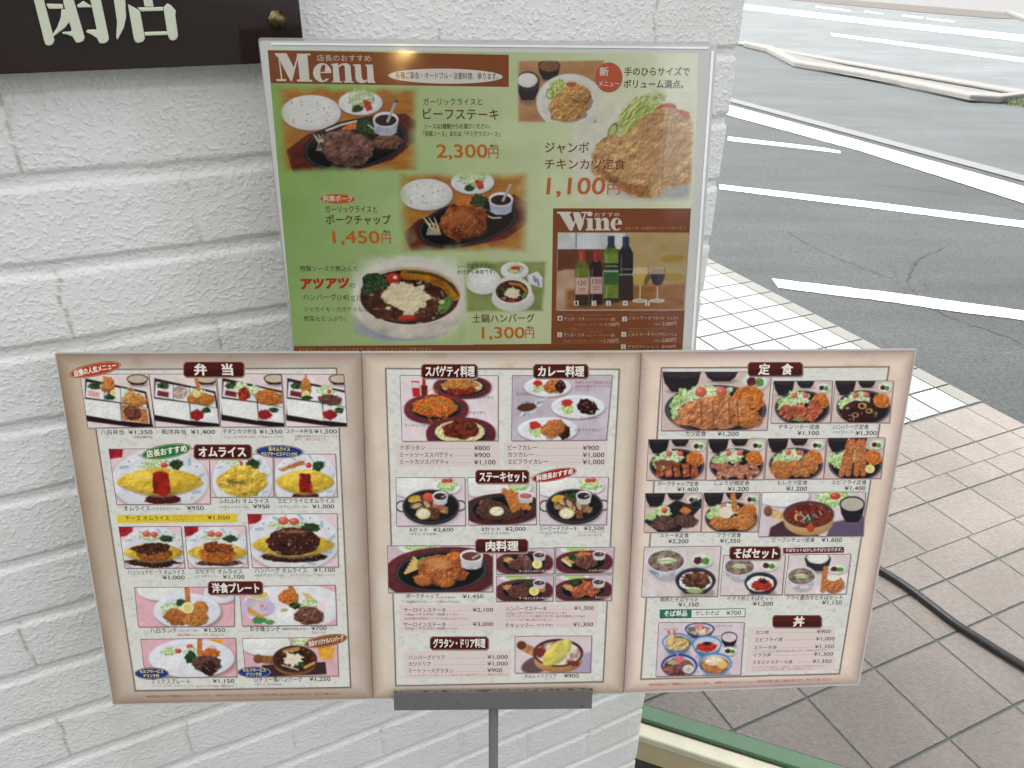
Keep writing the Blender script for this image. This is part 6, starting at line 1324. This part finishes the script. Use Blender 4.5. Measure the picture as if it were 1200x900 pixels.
P = pic(M_, 'm3', [(656, 224), (1012, 222), (1006, 390), (656, 393)], (222, 206, 212), 'printed photo of omelette doria in an earthen pan')
P.poly([(900, 330), (1020, 290), (1020, 400), (880, 400)], (176, 160, 190), soft=10); P.ell(770, 350, 90, 40, (74, 44, 48), -.3, soft=6, a=.8); P.stroke([(690, 270), (750, 300)], 40, (190, 134, 84), soft=3, tex=dict(s=30, bump=.5)); P.ell(684, 264, 22, 20, (110, 54, 40), shade=.3)
P.ell(856, 338, 112, 56, (196, 140, 84), soft=3, shade=.25); P.ell(856, 300, 118, 66, (70, 46, 44), soft=3); P.ell(856, 302, 106, 56, (232, 220, 206), soft=3, tex=dict(s=30, c2=(130, 60, 50), con=2.4, bias=.25)); P.ell(770, 300, 26, 22, (120, 46, 46), wob=.3); P.ell(930, 350, 26, 14, (120, 50, 46), wob=.3)
P.ell(852, 298, 88, 44, (232, 222, 128), -.72, soft=4, wob=.05, tex=dict(s=40, bump=.4, c2=(214, 196, 90)), shade=.2, p=1.7); P.done()
cap(M_, 'm3', 'オムレットドリア', 698, 848, 418, 20); yen(M_, 'm3', '900', 884, 952, 416, 18)

# ============ right panel: set meals
def teishoku(q, kind, label, big=False):
    P = pic(R_, 'r1' if q[0][1] < 600 and kind not in ('tray', 'fry') else 'r2', q, (222, 200, 192), label)
    x, y = q[0]; W = q[1][0]-q[0][0]; H = q[3][1]-q[0][1]; f = lambda u, v: (x+u*W-(v*H*.04), y+v*H); r = lambda a: a*W
    P.poly([(x-20, y-10), (x+W+20, y-10), (x+W+20, y+H+10), (x-20, y+H+10)], (222, 200, 190), tex=dict(s=W*.6, c2=(206, 184, 176)))
    bowl(P, *f(.17, .0), r(.18), r(.06), H*.34, (34, 30, 34), (50, 44, 46)); bowl(P, *f(.54, .0), r(.15), r(.05), H*.16, (34, 30, 34), (50, 44, 46)); pickle(P, *f(.86, .16), r(.12), r(.085))
    if kind == 'tray':
        P.poly([f(-.02, .72), f(.55, .16), f(.98, .38), f(.62, 1.0), f(.3, 1.05)], (40, 38, 44), soft=3); P.poly([f(.04, .72), f(.55, .22), f(.92, .40), f(.6, .96)], (30, 28, 32), soft=3); P.poly([f(.72, .30), f(1.02, .12), f(1.02, .36), f(.88, .42)], (30, 28, 36), soft=3); P.ring(*f(.9, .28), r(.09), r(.06), 2, (90, 90, 96))
        salad(P, *f(.32, .46), r(.14), r(.11), (220, 230, 190)); P.ell(*f(.12, .58), r(.08), r(.07), (180, 220, 140), wob=.3, tex=LETT); tomato(P, *f(.35, .44), r(.05)); spag(P, *f(.72, .44), r(.1), r(.06)); steak(P, *f(.36, .76), r(.24), r(.13), -.1, (112, 78, 72)); steak(P, *f(.72, .7), r(.22), r(.12), .1, (104, 70, 64)); P.stroke([f(.4, .6), f(.36, .9)], 3, (54, 34, 32)); P.stroke([f(.56, .56), f(.54, .86)], 3, (54, 34, 32)); P.done(); return
    cx, cy = f(.5, .64); rx, ry = r(.47), H*.42
    P.ell(cx+4, cy+ry*.08, rx, ry, (140, 116, 112), soft=7, a=.6); P.ell(cx, cy, rx, ry, (52, 50, 60), soft=2.5); P.ring(cx, cy, rx*.95, ry*.94, max(2, ry*.025), (96, 92, 108)); P.ell(cx, cy+ry*.02, rx*.9, ry*.89, (26, 25, 32), soft=3)
    P.ell(*f(.22, .56), r(.15), r(.13), (190, 224, 160), -.5, soft=3, wob=.3, tex=dict(LETT, s=r(.05))); salad(P, *f(.42, .42), r(.2), r(.12), (232, 236, 216)); 
    P.ell(*f(.82 if not kind == 'tonk' else .8, .5), r(.14), r(.11), (214, 122, 50), soft=3, wob=.12, tex=dict(s=8, bump=1)); spag(P, *f(.8, .46), r(.14), r(.115))
    for u in (.36, .55): tomato(P, *f(u, .34), r(.052), r(.046), (216, 96, 76))
    if kind == 'tonk':
        fried(P, *f(.48, .70), r(.36), r(.15), -.05, (208, 140, 90), .15, (156, 84, 48), r(.05)); fried(P, *f(.80, .80), r(.13), r(.085), .1, (200, 120, 70), s=r(.04))
        for u in (.36, .47, .62, .7): P.stroke([f(u, .50), f(u+.02, .90)], r(.009), (100, 46, 24), soft=3, a=.8)
    if kind == 'chick':
        for u, v, a in ((.24, .74, .14), (.46, .74, .16), (.72, .66, .15), (.66, .8, .12)): P.ell(*f(u, v), r(a), r(a*.9), (206, 112, 78), u*3, soft=3, wob=.25, tex=dict(s=r(.07), bump=1.2, c2=(150, 64, 40), gloss=.25), shade=.25)
        P.ell(*f(.44, .92), r(.1), r(.03), (110, 150, 70), wob=.4)
    if kind == 'hamb': sauce(P, *f(.44, .76), r(.32), r(.2), 0, (70, 34, 30), .1, .5); P.ring(*f(.48, .6), r(.06), r(.045), 5, (206, 160, 90)); P.ring(*f(.36, .82), r(.05), r(.035), 4, (196, 140, 80)); P.ring(*f(.6, .72), r(.05), r(.035), 4, (200, 150, 84))
    if kind == 'chop':
        for k in range(5): P.poly([f(.14+k*.15, .60), f(.26+k*.15, .56), f(.28+k*.15, .90), f(.16+k*.15, .94)], (186, 98, 62), soft=3, wob=5, tex=dict(s=r(.08), bump=1.1, c2=(126, 56, 32), gloss=.3))
        P.ell(*f(.3, .58), r(.2), r(.05), (120, 70, 50), soft=4, wob=.3)
    if kind == 'ginger':
        for k in range(16): P.ell(*f(.16+.7*((k*37) % 100)/100, .66+.24*((k*53) % 100)/100), r(.12), r(.05), (206, 140, 116), k*1.3, soft=3, wob=.3, tex=dict(s=r(.05), bump=1.1, c2=(160, 94, 70)), shade=.2)
    if kind == 'hire':
        for u, v, a in ((.26, .76, .19), (.52, .74, .16), (.74, .62, .17), (.66, .84, .1)): fried(P, *f(u, v), r(a), r(a*.85), u, (206, 134, 74), .2, (150, 80, 38), r(.04))
    if kind == 'ebi':
        P.ell(*f(.14, .52), r(.12), r(.1), (200, 230, 170), wob=.3, tex=LETT)
        for u0, u1 in ((.38, .26), (.44, .38), (.55, .52), (.62, .64)): P.stroke([f(u0, .1), f((u0+u1)/2, .5), f(u1, .88)], r(.105), (200, 124, 74), soft=3, tex=dict(FRY, s=r(.04), c2=(150, 80, 40))); P.stroke([f(u0+.01, .03), f(u0, .16)], r(.04), (206, 110, 80), soft=3)
        lemon(P, *f(.76, .76), r(.085))
    if kind == 'fry':
        P.stroke([f(.52, .06), f(.56, .42)], r(.1), (206, 128, 74), tex=dict(FRY, s=8)); fried(P, *f(.78, .52), r(.16), r(.13), 0, (206, 120, 56), s=9); fried(P, *f(.38, .78), r(.26), r(.13), 0, (200, 122, 62), s=10); fried(P, *f(.72, .76), r(.2), r(.15), 0, (206, 134, 72), s=10); P.ell(*f(.4, .5), r(.12), r(.11), (230, 216, 200), soft=3)
    P.done()
teishoku([(166, 92), (612, 92), (594, 330), (160, 333)], 'tonk', 'large printed photo of sliced pork cutlet set', True)
teishoku([(625, 130), (866, 129), (856, 300), (612, 302)], 'chick', 'printed photo of chicken saute set')
teishoku([(880, 129), (1118, 129), (1100, 300), (862, 300)], 'hamb', 'printed photo of hamburger set in dark sauce')
teishoku([(107, 372), (347, 370), (338, 536), (99, 538)], 'chop', 'printed photo of pork chop set')
teishoku([(355, 370), (591, 369), (580, 535), (345, 537)], 'ginger', 'printed photo of ginger pork set')
teishoku([(601, 368), (838, 367), (828, 532), (588, 534)], 'hire', 'printed photo of fillet cutlet set')
teishoku([(848, 366), (1083, 364), (1064, 530), (832, 532)], 'ebi', 'printed photo of fried shrimp set')
teishoku([(94, 30), (326, 28), (320, 186), (88, 189)], 'tray', 'printed photo of steak set on a square tray')
teishoku([(336, 28), (566, 26), (556, 186), (326, 187)], 'fry', 'printed photo of mixed fry set')
P = pic(R_, 'r2', [(578, 26), (1002, 24), (992, 204), (562, 206)], (216, 200, 206), 'printed photo of beef stew in an earthen pan')
plate(P, 660, 40, 110, 44, (236, 236, 238)); rice(P, 660, 34, 90, 34); P.ell(880, 52, 84, 40, (206, 226, 206), soft=3); salad(P, 870, 50, 70, 32, (200, 226, 160)); tomato(P, 878, 40, 22, 14); P.poly([(610, 170), (700, 120), (820, 210), (600, 220)], (74, 44, 52), soft=5); P.poly([(860, 150), (1000, 120), (1000, 210), (840, 210)], (96, 82, 110), soft=8)
bowl(P, 948, 72, 52, 32, 76, (30, 28, 34), (190, 178, 166)); P.stroke([(606, 104), (670, 130)], 34, (214, 176, 120), soft=3, tex=dict(s=30, bump=.5)); P.ell(600, 102, 18, 22, (130, 84, 60), shade=.3)
P.ell(768, 146, 102, 58, (206, 164, 108), soft=3, shade=.25); P.ell(768, 116, 106, 56, (84, 58, 50), soft=3); P.ell(768, 118, 94, 46, (134, 44, 32), soft=3, tex=dict(s=18, bump=.8, c2=(90, 26, 20), gloss=.4)); broc(P, 768, 134, 20, 18, (60, 110, 60)); P.ell(722, 128, 14, 16, (214, 160, 70), shade=.3); P.ell(776, 172, 16, 16, (196, 70, 40), shade=.3)
for k in range(8): P.stroke([(700+k*16, 100+(k*29) % 50), (722+k*14, 106+(k*37) % 50)], 5, (236, 220, 210), soft=4, a=.8)
for k in range(6): P.ell(700+k*28, 100+(k*31) % 50, 12, 9, (110, 50, 40), k, shade=.3)
P.done()
cap(R_, 'r1', 'カツ定食', 258, 342, 357, 22); yen(R_, 'r1', '1,200', 390, 478, 355, 17); cap(R_, 'r1', 'チキンソテー定食', 642, 812, 328, 20); yen(R_, 'r1', '1,100', 720, 810, 352, 17)
cap(R_, 'r1', 'ハンバーグ定食', 866, 1016, 328, 20); small(R_, 'r1', '<デミグラスソース>', 864, 954, 346, 11, BL); yen(R_, 'r1', '1,300', 960, 1048, 352, 17)
for t, x0, x1, y, p, px0, px1, py in (('ポークチャップ定食', 143, 312, 563, '1,400', 224, 310, 585), ('しょうが焼定食', 378, 522, 560, '1,200', 432, 520, 583), ('ヒレカツ定食', 640, 762, 558, '1,200', 674, 760, 582), ('エビフライ定食', 862, 1006, 557, '1,400', 916, 1002, 580)):
    cap(R_, 'r1', t, x0, x1, y, 19); yen(R_, 'r1', p, px0, px1, py, 17)
for t, x0, x1, y, p, px0, px1, py in (('ステーキ定食', 152, 272, 212, '2,200', 186, 270, 235), ('フライ定食', 388, 488, 210, '1,350', 400, 484, 233), ('ビーフシチュー定食', 618, 792, 230, '1,600', 820, 904, 229)):
    cap(R_, 'r2', t, x0, x1, y, 19); yen(R_, 'r2', p, px0, px1, py, 17)
plaque(R_, 'r1', 516, 744, 50, 110, '定　食', 560, 698, 44)
# ---- noodle sets and rice bowls
def soba(P, cx, cy, rx, ry):
    P.ell(cx+4, cy+ry*1.0, rx*.7, ry*.7, (160, 146, 150), soft=8, a=.6); P.poly([(cx-rx, cy), (cx+rx, cy), (cx+rx*.8, cy+ry*.95), (cx+rx*.4, cy+ry*1.3), (cx-rx*.4, cy+ry*1.3), (cx-rx*.8, cy+ry*.95)], (214, 216, 224), soft=3, tex=dict(s=rx*.25, c2=(130, 142, 176), con=2.4, bias=.3))
    P.ell(cx, cy, rx, ry, (220, 222, 230), soft=2); P.ell(cx, cy+ry*.05, rx*.88, ry*.84, (150, 126, 110), soft=2, tex=dict(s=8, sx=.5, bump=1.1, c2=(96, 76, 66)))
    for k in range(5): P.ring(cx-rx*.1+k*rx*.08, cy+ry*.1, rx*(.3+.1*k), ry*(.25+.11*k), 2.2, (196, 176, 158), k*.5, a=.7)
    P.ell(cx, cy, rx*.4, ry*.22, (216, 226, 206), wob=.3, soft=3); P.stroke([(cx-rx*.4, cy+ry*.05), (cx+rx*.35, cy)], ry*.12, (150, 186, 110), soft=3)
def dbowl(P, cx, cy, rx, ry, h, out=(44, 44, 52)): bowl(P, cx, cy, rx, ry, h, out, (30, 30, 34)); 
P = pic(R_, 'r2', [(90, 252), (404, 248), (388, 453), (77, 456)], (222, 208, 208), 'printed photo of meat rice bowl with noodles')
soba(P, 178, 306, 84, 52); pickle(P, 326, 306, 48, 29); dbowl(P, 300, 388, 84, 52, 56); rice(P, 300, 392, 70, 40); sauce(P, 304, 388, 62, 34, 0, (146, 90, 62), .3, .2); P.ell(296, 432, 34, 10, (150, 180, 100), .05, soft=3); P.done()
P = pic(R_, 'r2', [(418, 286), (670, 284), (656, 446), (402, 450)], (222, 208, 208), 'printed photo of salmon roe rice bowl with noodles')
soba(P, 482, 330, 68, 40); pickle(P, 604, 328, 38, 23); dbowl(P, 570, 398, 68, 44, 48); rice(P, 568, 402, 56, 32); P.ell(574, 408, 44, 24, (196, 60, 36), wob=.25, soft=3, tex=dict(s=6, bump=1.4, c2=(150, 30, 20))); P.ell(580, 392, 16, 9, (40, 34, 34), wob=.5); P.done()
P = pic(R_, 'r2', [(688, 284), (941, 281), (920, 443), (668, 447)], (222, 208, 208), 'printed photo of mixed fries with noodles')
dbowl(P, 806, 300, 54, 26, 50); rice(P, 806, 296, 46, 24); soba(P, 738, 370, 62, 40); pickle(P, 886, 342, 40, 21); P.poly([(800, 420), (940, 350), (940, 450), (790, 450)], (232, 226, 226), soft=4); fried(P, 868, 406, 46, 34, 0, (206, 122, 72), s=10); P.stroke([(838, 340), (826, 430)], 22, (206, 124, 76), tex=dict(FRY, s=8)); P.ell(870, 378, 26, 14, (236, 232, 220), wob=.2); P.done()
plaque(R_, 'r2', 440, 652, 248, 304, 'そばセット', 458, 636, 40); R_.poly('r2', [(662, 254), (914, 250), (914, 274), (662, 278)], (104, 44, 46), 5); R_.text('r2', 'そばセットはかしわそばとなります。', 672, 271, 906, 268, 15, (240, 230, 222), .02)
cap(R_, 'r2', '肉丼とそばセット', 154, 310, 477, 20); yen(R_, 'r2', '1,150', 228, 312, 497, 17); cap(R_, 'r2', 'イクラ丼とそばセット', 430, 620, 472, 19); yen(R_, 'r2', '1,200', 536, 620, 493, 17); cap(R_, 'r2', 'フライ盛合せとそばセット', 674, 906, 468, 19); yen(R_, 'r2', '1,150', 822, 904, 488, 17)
R_.poly('r2', [(152, 509), (508, 504), (506, 540), (152, 546)], (40, 112, 92), 4); R_.poly('r2', [(284, 511), (505, 507), (503, 537), (284, 542)], (226, 230, 222), 5)
R_.text('r2', 'そば単品', 170, 538, 264, 536, 24, (234, 236, 228), .03); cap(R_, 'r2', 'かしわそば', 300, 398, 533, 20); yen(R_, 'r2', '700', 426, 488, 531, 17)
P = pic(R_, 'd1', [(125, 100), (1118, 96), (1072, 704), (88, 722)], (222, 204, 212), 'printed photo of five blue rice bowls')
def bb(cx, cy, rx, ry, h, col=(92, 146, 196), inn=(206, 206, 220)):
    P.ell(cx+20, cy+h, rx*.8, ry*.6, (150, 134, 150), soft=30, a=.6); P.poly([(cx-rx, cy), (cx+rx, cy), (cx+rx*.8, cy+h*.6), (cx+rx*.45, cy+h), (cx-rx*.45, cy+h), (cx-rx*.8, cy+h*.6)], tone(col, .84), soft=8, tex=dict(s=rx, bump=.3)); P.ell(cx, cy, rx, ry, col, soft=6); P.ell(cx, cy+ry*.05, rx*.88, ry*.84, inn, soft=6)
NV_ = (62, 74, 140)
bb(600, 170, 175, 78, 110, NV_); P.ell(600, 190, 140, 55, (166, 110, 100), soft=8, wob=.15, tex=dict(s=40, bump=1.2, c2=(226, 200, 180))); P.ell(500, 170, 46, 24, (96, 120, 80), wob=.3); P.ell(595, 130, 55, 24, (222, 140, 140), wob=.3, soft=8)
bb(335, 325, 178, 108, 140); P.ell(345, 340, 145, 82, (50, 44, 44), soft=8); P.ell(340, 345, 142, 76, (222, 196, 136), soft=8, wob=.12, tex=dict(s=50, bump=.7, c2=(206, 160, 90))); P.stroke([(235, 200), (270, 290)], 34, (206, 120, 90), soft=8); P.stroke([(300, 195), (315, 260)], 30, (206, 120, 90), soft=8); P.stroke([(268, 260), (250, 330)], 60, (226, 200, 140), soft=12)
for k in range(5): P.ell(300+k*34, 325+(k*41) % 50, 10, 8, (110, 130, 70), soft=5)
bb(685, 345, 178, 100, 150); P.ell(685, 385, 135, 60, (236, 226, 224), soft=8); P.ell(680, 385, 122, 54, (206, 62, 44), soft=8, wob=.15, tex=dict(s=22, bump=1.2, c2=(166, 36, 28))); P.ell(685, 340, 42, 26, (34, 34, 34), soft=6, wob=.5)
bowl(P, 945, 265, 96, 62, 110, (34, 32, 36), (222, 206, 206)); pickle(P, 955, 430, 88, 50)
bb(360, 600, 215, 140, 130, NV_); P.ell(350, 620, 180, 105, (150, 90, 90), soft=8, wob=.1, tex=dict(s=60, bump=1.2, c2=(96, 50, 50), con=2)); P.ell(290, 560, 70, 30, (166, 176, 120), wob=.3, soft=10); P.ell(360, 530, 55, 40, (222, 110, 120), wob=.3, soft=8); P.stroke([(330, 455), (362, 520)], 18, (226, 140, 150), soft=8); P.ell(465, 640, 66, 50, (226, 226, 216), soft=6); P.ell(460, 645, 44, 30, (190, 196, 170), soft=8, tex=dict(s=16, bump=.8))
bb(780, 575, 200, 128, 130); P.ell(775, 590, 168, 100, (60, 46, 36), soft=8); P.ell(775, 590, 162, 94, (216, 160, 90), soft=8, wob=.1, tex=dict(s=50, bump=.9, c2=(176, 96, 50))); P.ell(770, 545, 120, 50, (236, 222, 190), soft=20, wob=.2, tex=dict(s=40, bump=.5)); P.ell(860, 590, 60, 46, (226, 190, 100), soft=20); fried(P, 750, 640, 90, 40, 0, (204, 130, 76), s=24); P.done()
for t, x0, x1, y in (('エビフライ丼', 185, 340, 182), ('スタミナステーキ丼', 780, 980, 146), ('イクラ丼', 760, 838, 266), ('カツ丼', 930, 990, 502), ('ステーキ丼', 510, 592, 684)): R_.text('d1', t, x0, y, x1, y, 20, (60, 50, 56), .01)
plaque(R_, 'r2', 618, 822, 532, 584, '丼', 704, 746, 40)
R_.poly('r3', [(60, 42), (930, 32), (922, 470), (30, 500)], PKB, 2.6)
for t, x0, x1, y, p, px0, px1, d0, n in (('カツ丼', 130, 266, 118, '900', 742, 884, 285, 16), ('エビフライ丼', 122, 400, 190, '1,000', 734, 926, 428, 11), ('ステーキ丼', 112, 344, 268, '1,350', 724, 918, 368, 13), ('イクラ丼', 106, 284, 344, '1,300', 714, 906, 310, 15), ('スタミナステーキ丼', 98, 500, 416, '1,350', 702, 892, 545, 6)):
    R_.text('r3', t, x0, y, x1, y-4, 42, BK, .004); dots(R_, 'r3', d0, px0-8, y-18, n, 3, y-26); R_.text('r3', '¥'+p, px0, y-14, px1, y-16, 36, BK, .004)
small(R_, 'r3', 'ビーフステーキが一般的なお品と致します。一般的に注文下さい。', 112, 860, 297, 18, RD, 280); small(R_, 'r3', 'ビーフステーキ(150g)に、ご飯付で、マヨネーズを加えたスタミナ。', 96, 830, 454, 18, RD, 438); small(R_, 'r3', 'ガーリックチップがそろ口の飯、スタミナ満点のワーです。', 96, 706, 480, 18, RD, 466)
small(R_, 'r2', '※表示料金は全て消費税込みとなっております。', 106, 362, 826, 12, (190, 50, 50), 819); small(R_, 'r2', '※季節や仕入れに応じてメニューで食材が写真と異なる場合があります。予めご了承ください。', 378, 864, 818, 12, (190, 50, 50), 803)
for S in (L_, M_, R_): S.flush()
# dark crease lines where the panels fold
for (a, b) in (((423.5, 414), (437.2, 818)), ((751.5, 413), (730.5, 811.5))):
    M_.k = 0
M_CREASE = simple('fold_crease', (120, 96, 92), 0.5)
for (x0, y0, x1, y1) in ((423.5, 414.2, 437.2, 818.0), (751.5, 413.4, 730.6, 811.6)):
    mb = MB(); p0, p1 = BOARD.at(x0-.45, y0, 3e-5), BOARD.at(x1-.45, y1, 3e-5); q0, q1 = BOARD.at(x0+.45, y0, 3e-5), BOARD.at(x1+.45, y1, 3e-5)
    mb.prism([p0, p1, q1, q0], BOARD.n*0.00012); mb.build('fold', M_CREASE, board, TB)

# ------------------------------------------------------------------ grey menu stand
lg0, lg1, lg2, lg3 = BOARD.at(462, 806.8, 0), BOARD.at(693.5, 803.6, 0), BOARD.at(692.5, 825.5, 0), BOARD.at(462.5, 827.5, 0)
pc = BOARD.at(579, 826, -0.012)
sbase = np.array([pc[0], pc[1], ZLOW])
stand = empty('menu_stand', sbase, 'grey steel floor stand with a narrow ledge and thin pole holding the menus', 'stand')
n_ = BOARD.n
mb = MB(); lift = 0.004
mb.prism([lg3+n_*lift, lg2+n_*lift, lg1+n_*lift, lg0+n_*lift], n_*0.0016); mb.build('ledge_lip', M_GREYSTEEL, stand, sbase, bevel=0.0006)
mb = MB(); mb.prism([lg0+n_*(lift+.0001), lg1+n_*(lift+.0001), lg1+n_*(lift+.0001)-(lg3-lg0)*.05, lg0+n_*(lift+.0001)-(lg3-lg0)*.05], n_*0.0013); mb.build('ledge_rim', M_RUSTEDGE, stand, sbase)
dnv = (lg3-lg0)/np.linalg.norm(lg3-lg0)
bl = BOARD.at(462.5, 824, 0); br = BOARD.at(692.5, 822, 0)
mb = MB(); mb.prism([bl+n_*lift, br+n_*lift, br-n_*0.016, bl-n_*0.016], dnv*0.0015); mb.build('ledge_shelf', M_GREYSTEEL, stand, sbase)
# back plate carrying both sheets
c0, c1, c2, c3 = BOARD.at(470, 300, -0.014), BOARD.at(680, 300, -0.014), BOARD.at(680, 822, -0.014), BOARD.at(470, 822, -0.014)
mb = MB(); mb.prism([c3, c2, c1, c0], -n_*0.0015); mb.build('back_plate', M_GREYSTEEL, stand, sbase)
mb = MB(); s0, s1_ = BOARD.at(480, 437.5, -0.0138), BOARD.at(670, 437.2, -0.0138)
mb.box(s0, s1_-s0, n_*0.0115, dnv*0.0015); mb.build('poster_shelf', M_GREYSTEEL, stand, sbase)
top = BOARD.at(579, 560, -0.021); low = BOARD.at(579, 826, -0.0195)
mb = MB(); mb.tube([top, low], 0.004, 12); mb.build('backrest_tube', M_GREYSTEEL, stand, sbase, smooth=False)
p0 = BOARD.at(578.6, 823.5, -0.006)
pb = np.array([p0[0], p0[1], ZLOW+0.004])
mb = MB(); mb.tube([p0+np.array([0, 0, 0.0]), pb], 0.0042, 20); po_ = mb.build('pole', M_GREYSTEEL, stand, sbase)
po_.data.polygons.foreach_set('use_smooth', np.array([len(p.vertices) == 4 for p in po_.data.polygons]))
mb = MB(); V = [np.array([p0[0]+.12*math.cos(t), p0[1]+.12*math.sin(t), ZLOW]) for t in np.linspace(0, 2*math.pi, 48, endpoint=False)]
mb.prism(V, (0, 0, 0.008)); mb.build('base', M_GREYSTEEL, stand, sbase, bevel=0.002)
# ------------------------------------------------------------------ the lit lamp that glints in the poster's heading
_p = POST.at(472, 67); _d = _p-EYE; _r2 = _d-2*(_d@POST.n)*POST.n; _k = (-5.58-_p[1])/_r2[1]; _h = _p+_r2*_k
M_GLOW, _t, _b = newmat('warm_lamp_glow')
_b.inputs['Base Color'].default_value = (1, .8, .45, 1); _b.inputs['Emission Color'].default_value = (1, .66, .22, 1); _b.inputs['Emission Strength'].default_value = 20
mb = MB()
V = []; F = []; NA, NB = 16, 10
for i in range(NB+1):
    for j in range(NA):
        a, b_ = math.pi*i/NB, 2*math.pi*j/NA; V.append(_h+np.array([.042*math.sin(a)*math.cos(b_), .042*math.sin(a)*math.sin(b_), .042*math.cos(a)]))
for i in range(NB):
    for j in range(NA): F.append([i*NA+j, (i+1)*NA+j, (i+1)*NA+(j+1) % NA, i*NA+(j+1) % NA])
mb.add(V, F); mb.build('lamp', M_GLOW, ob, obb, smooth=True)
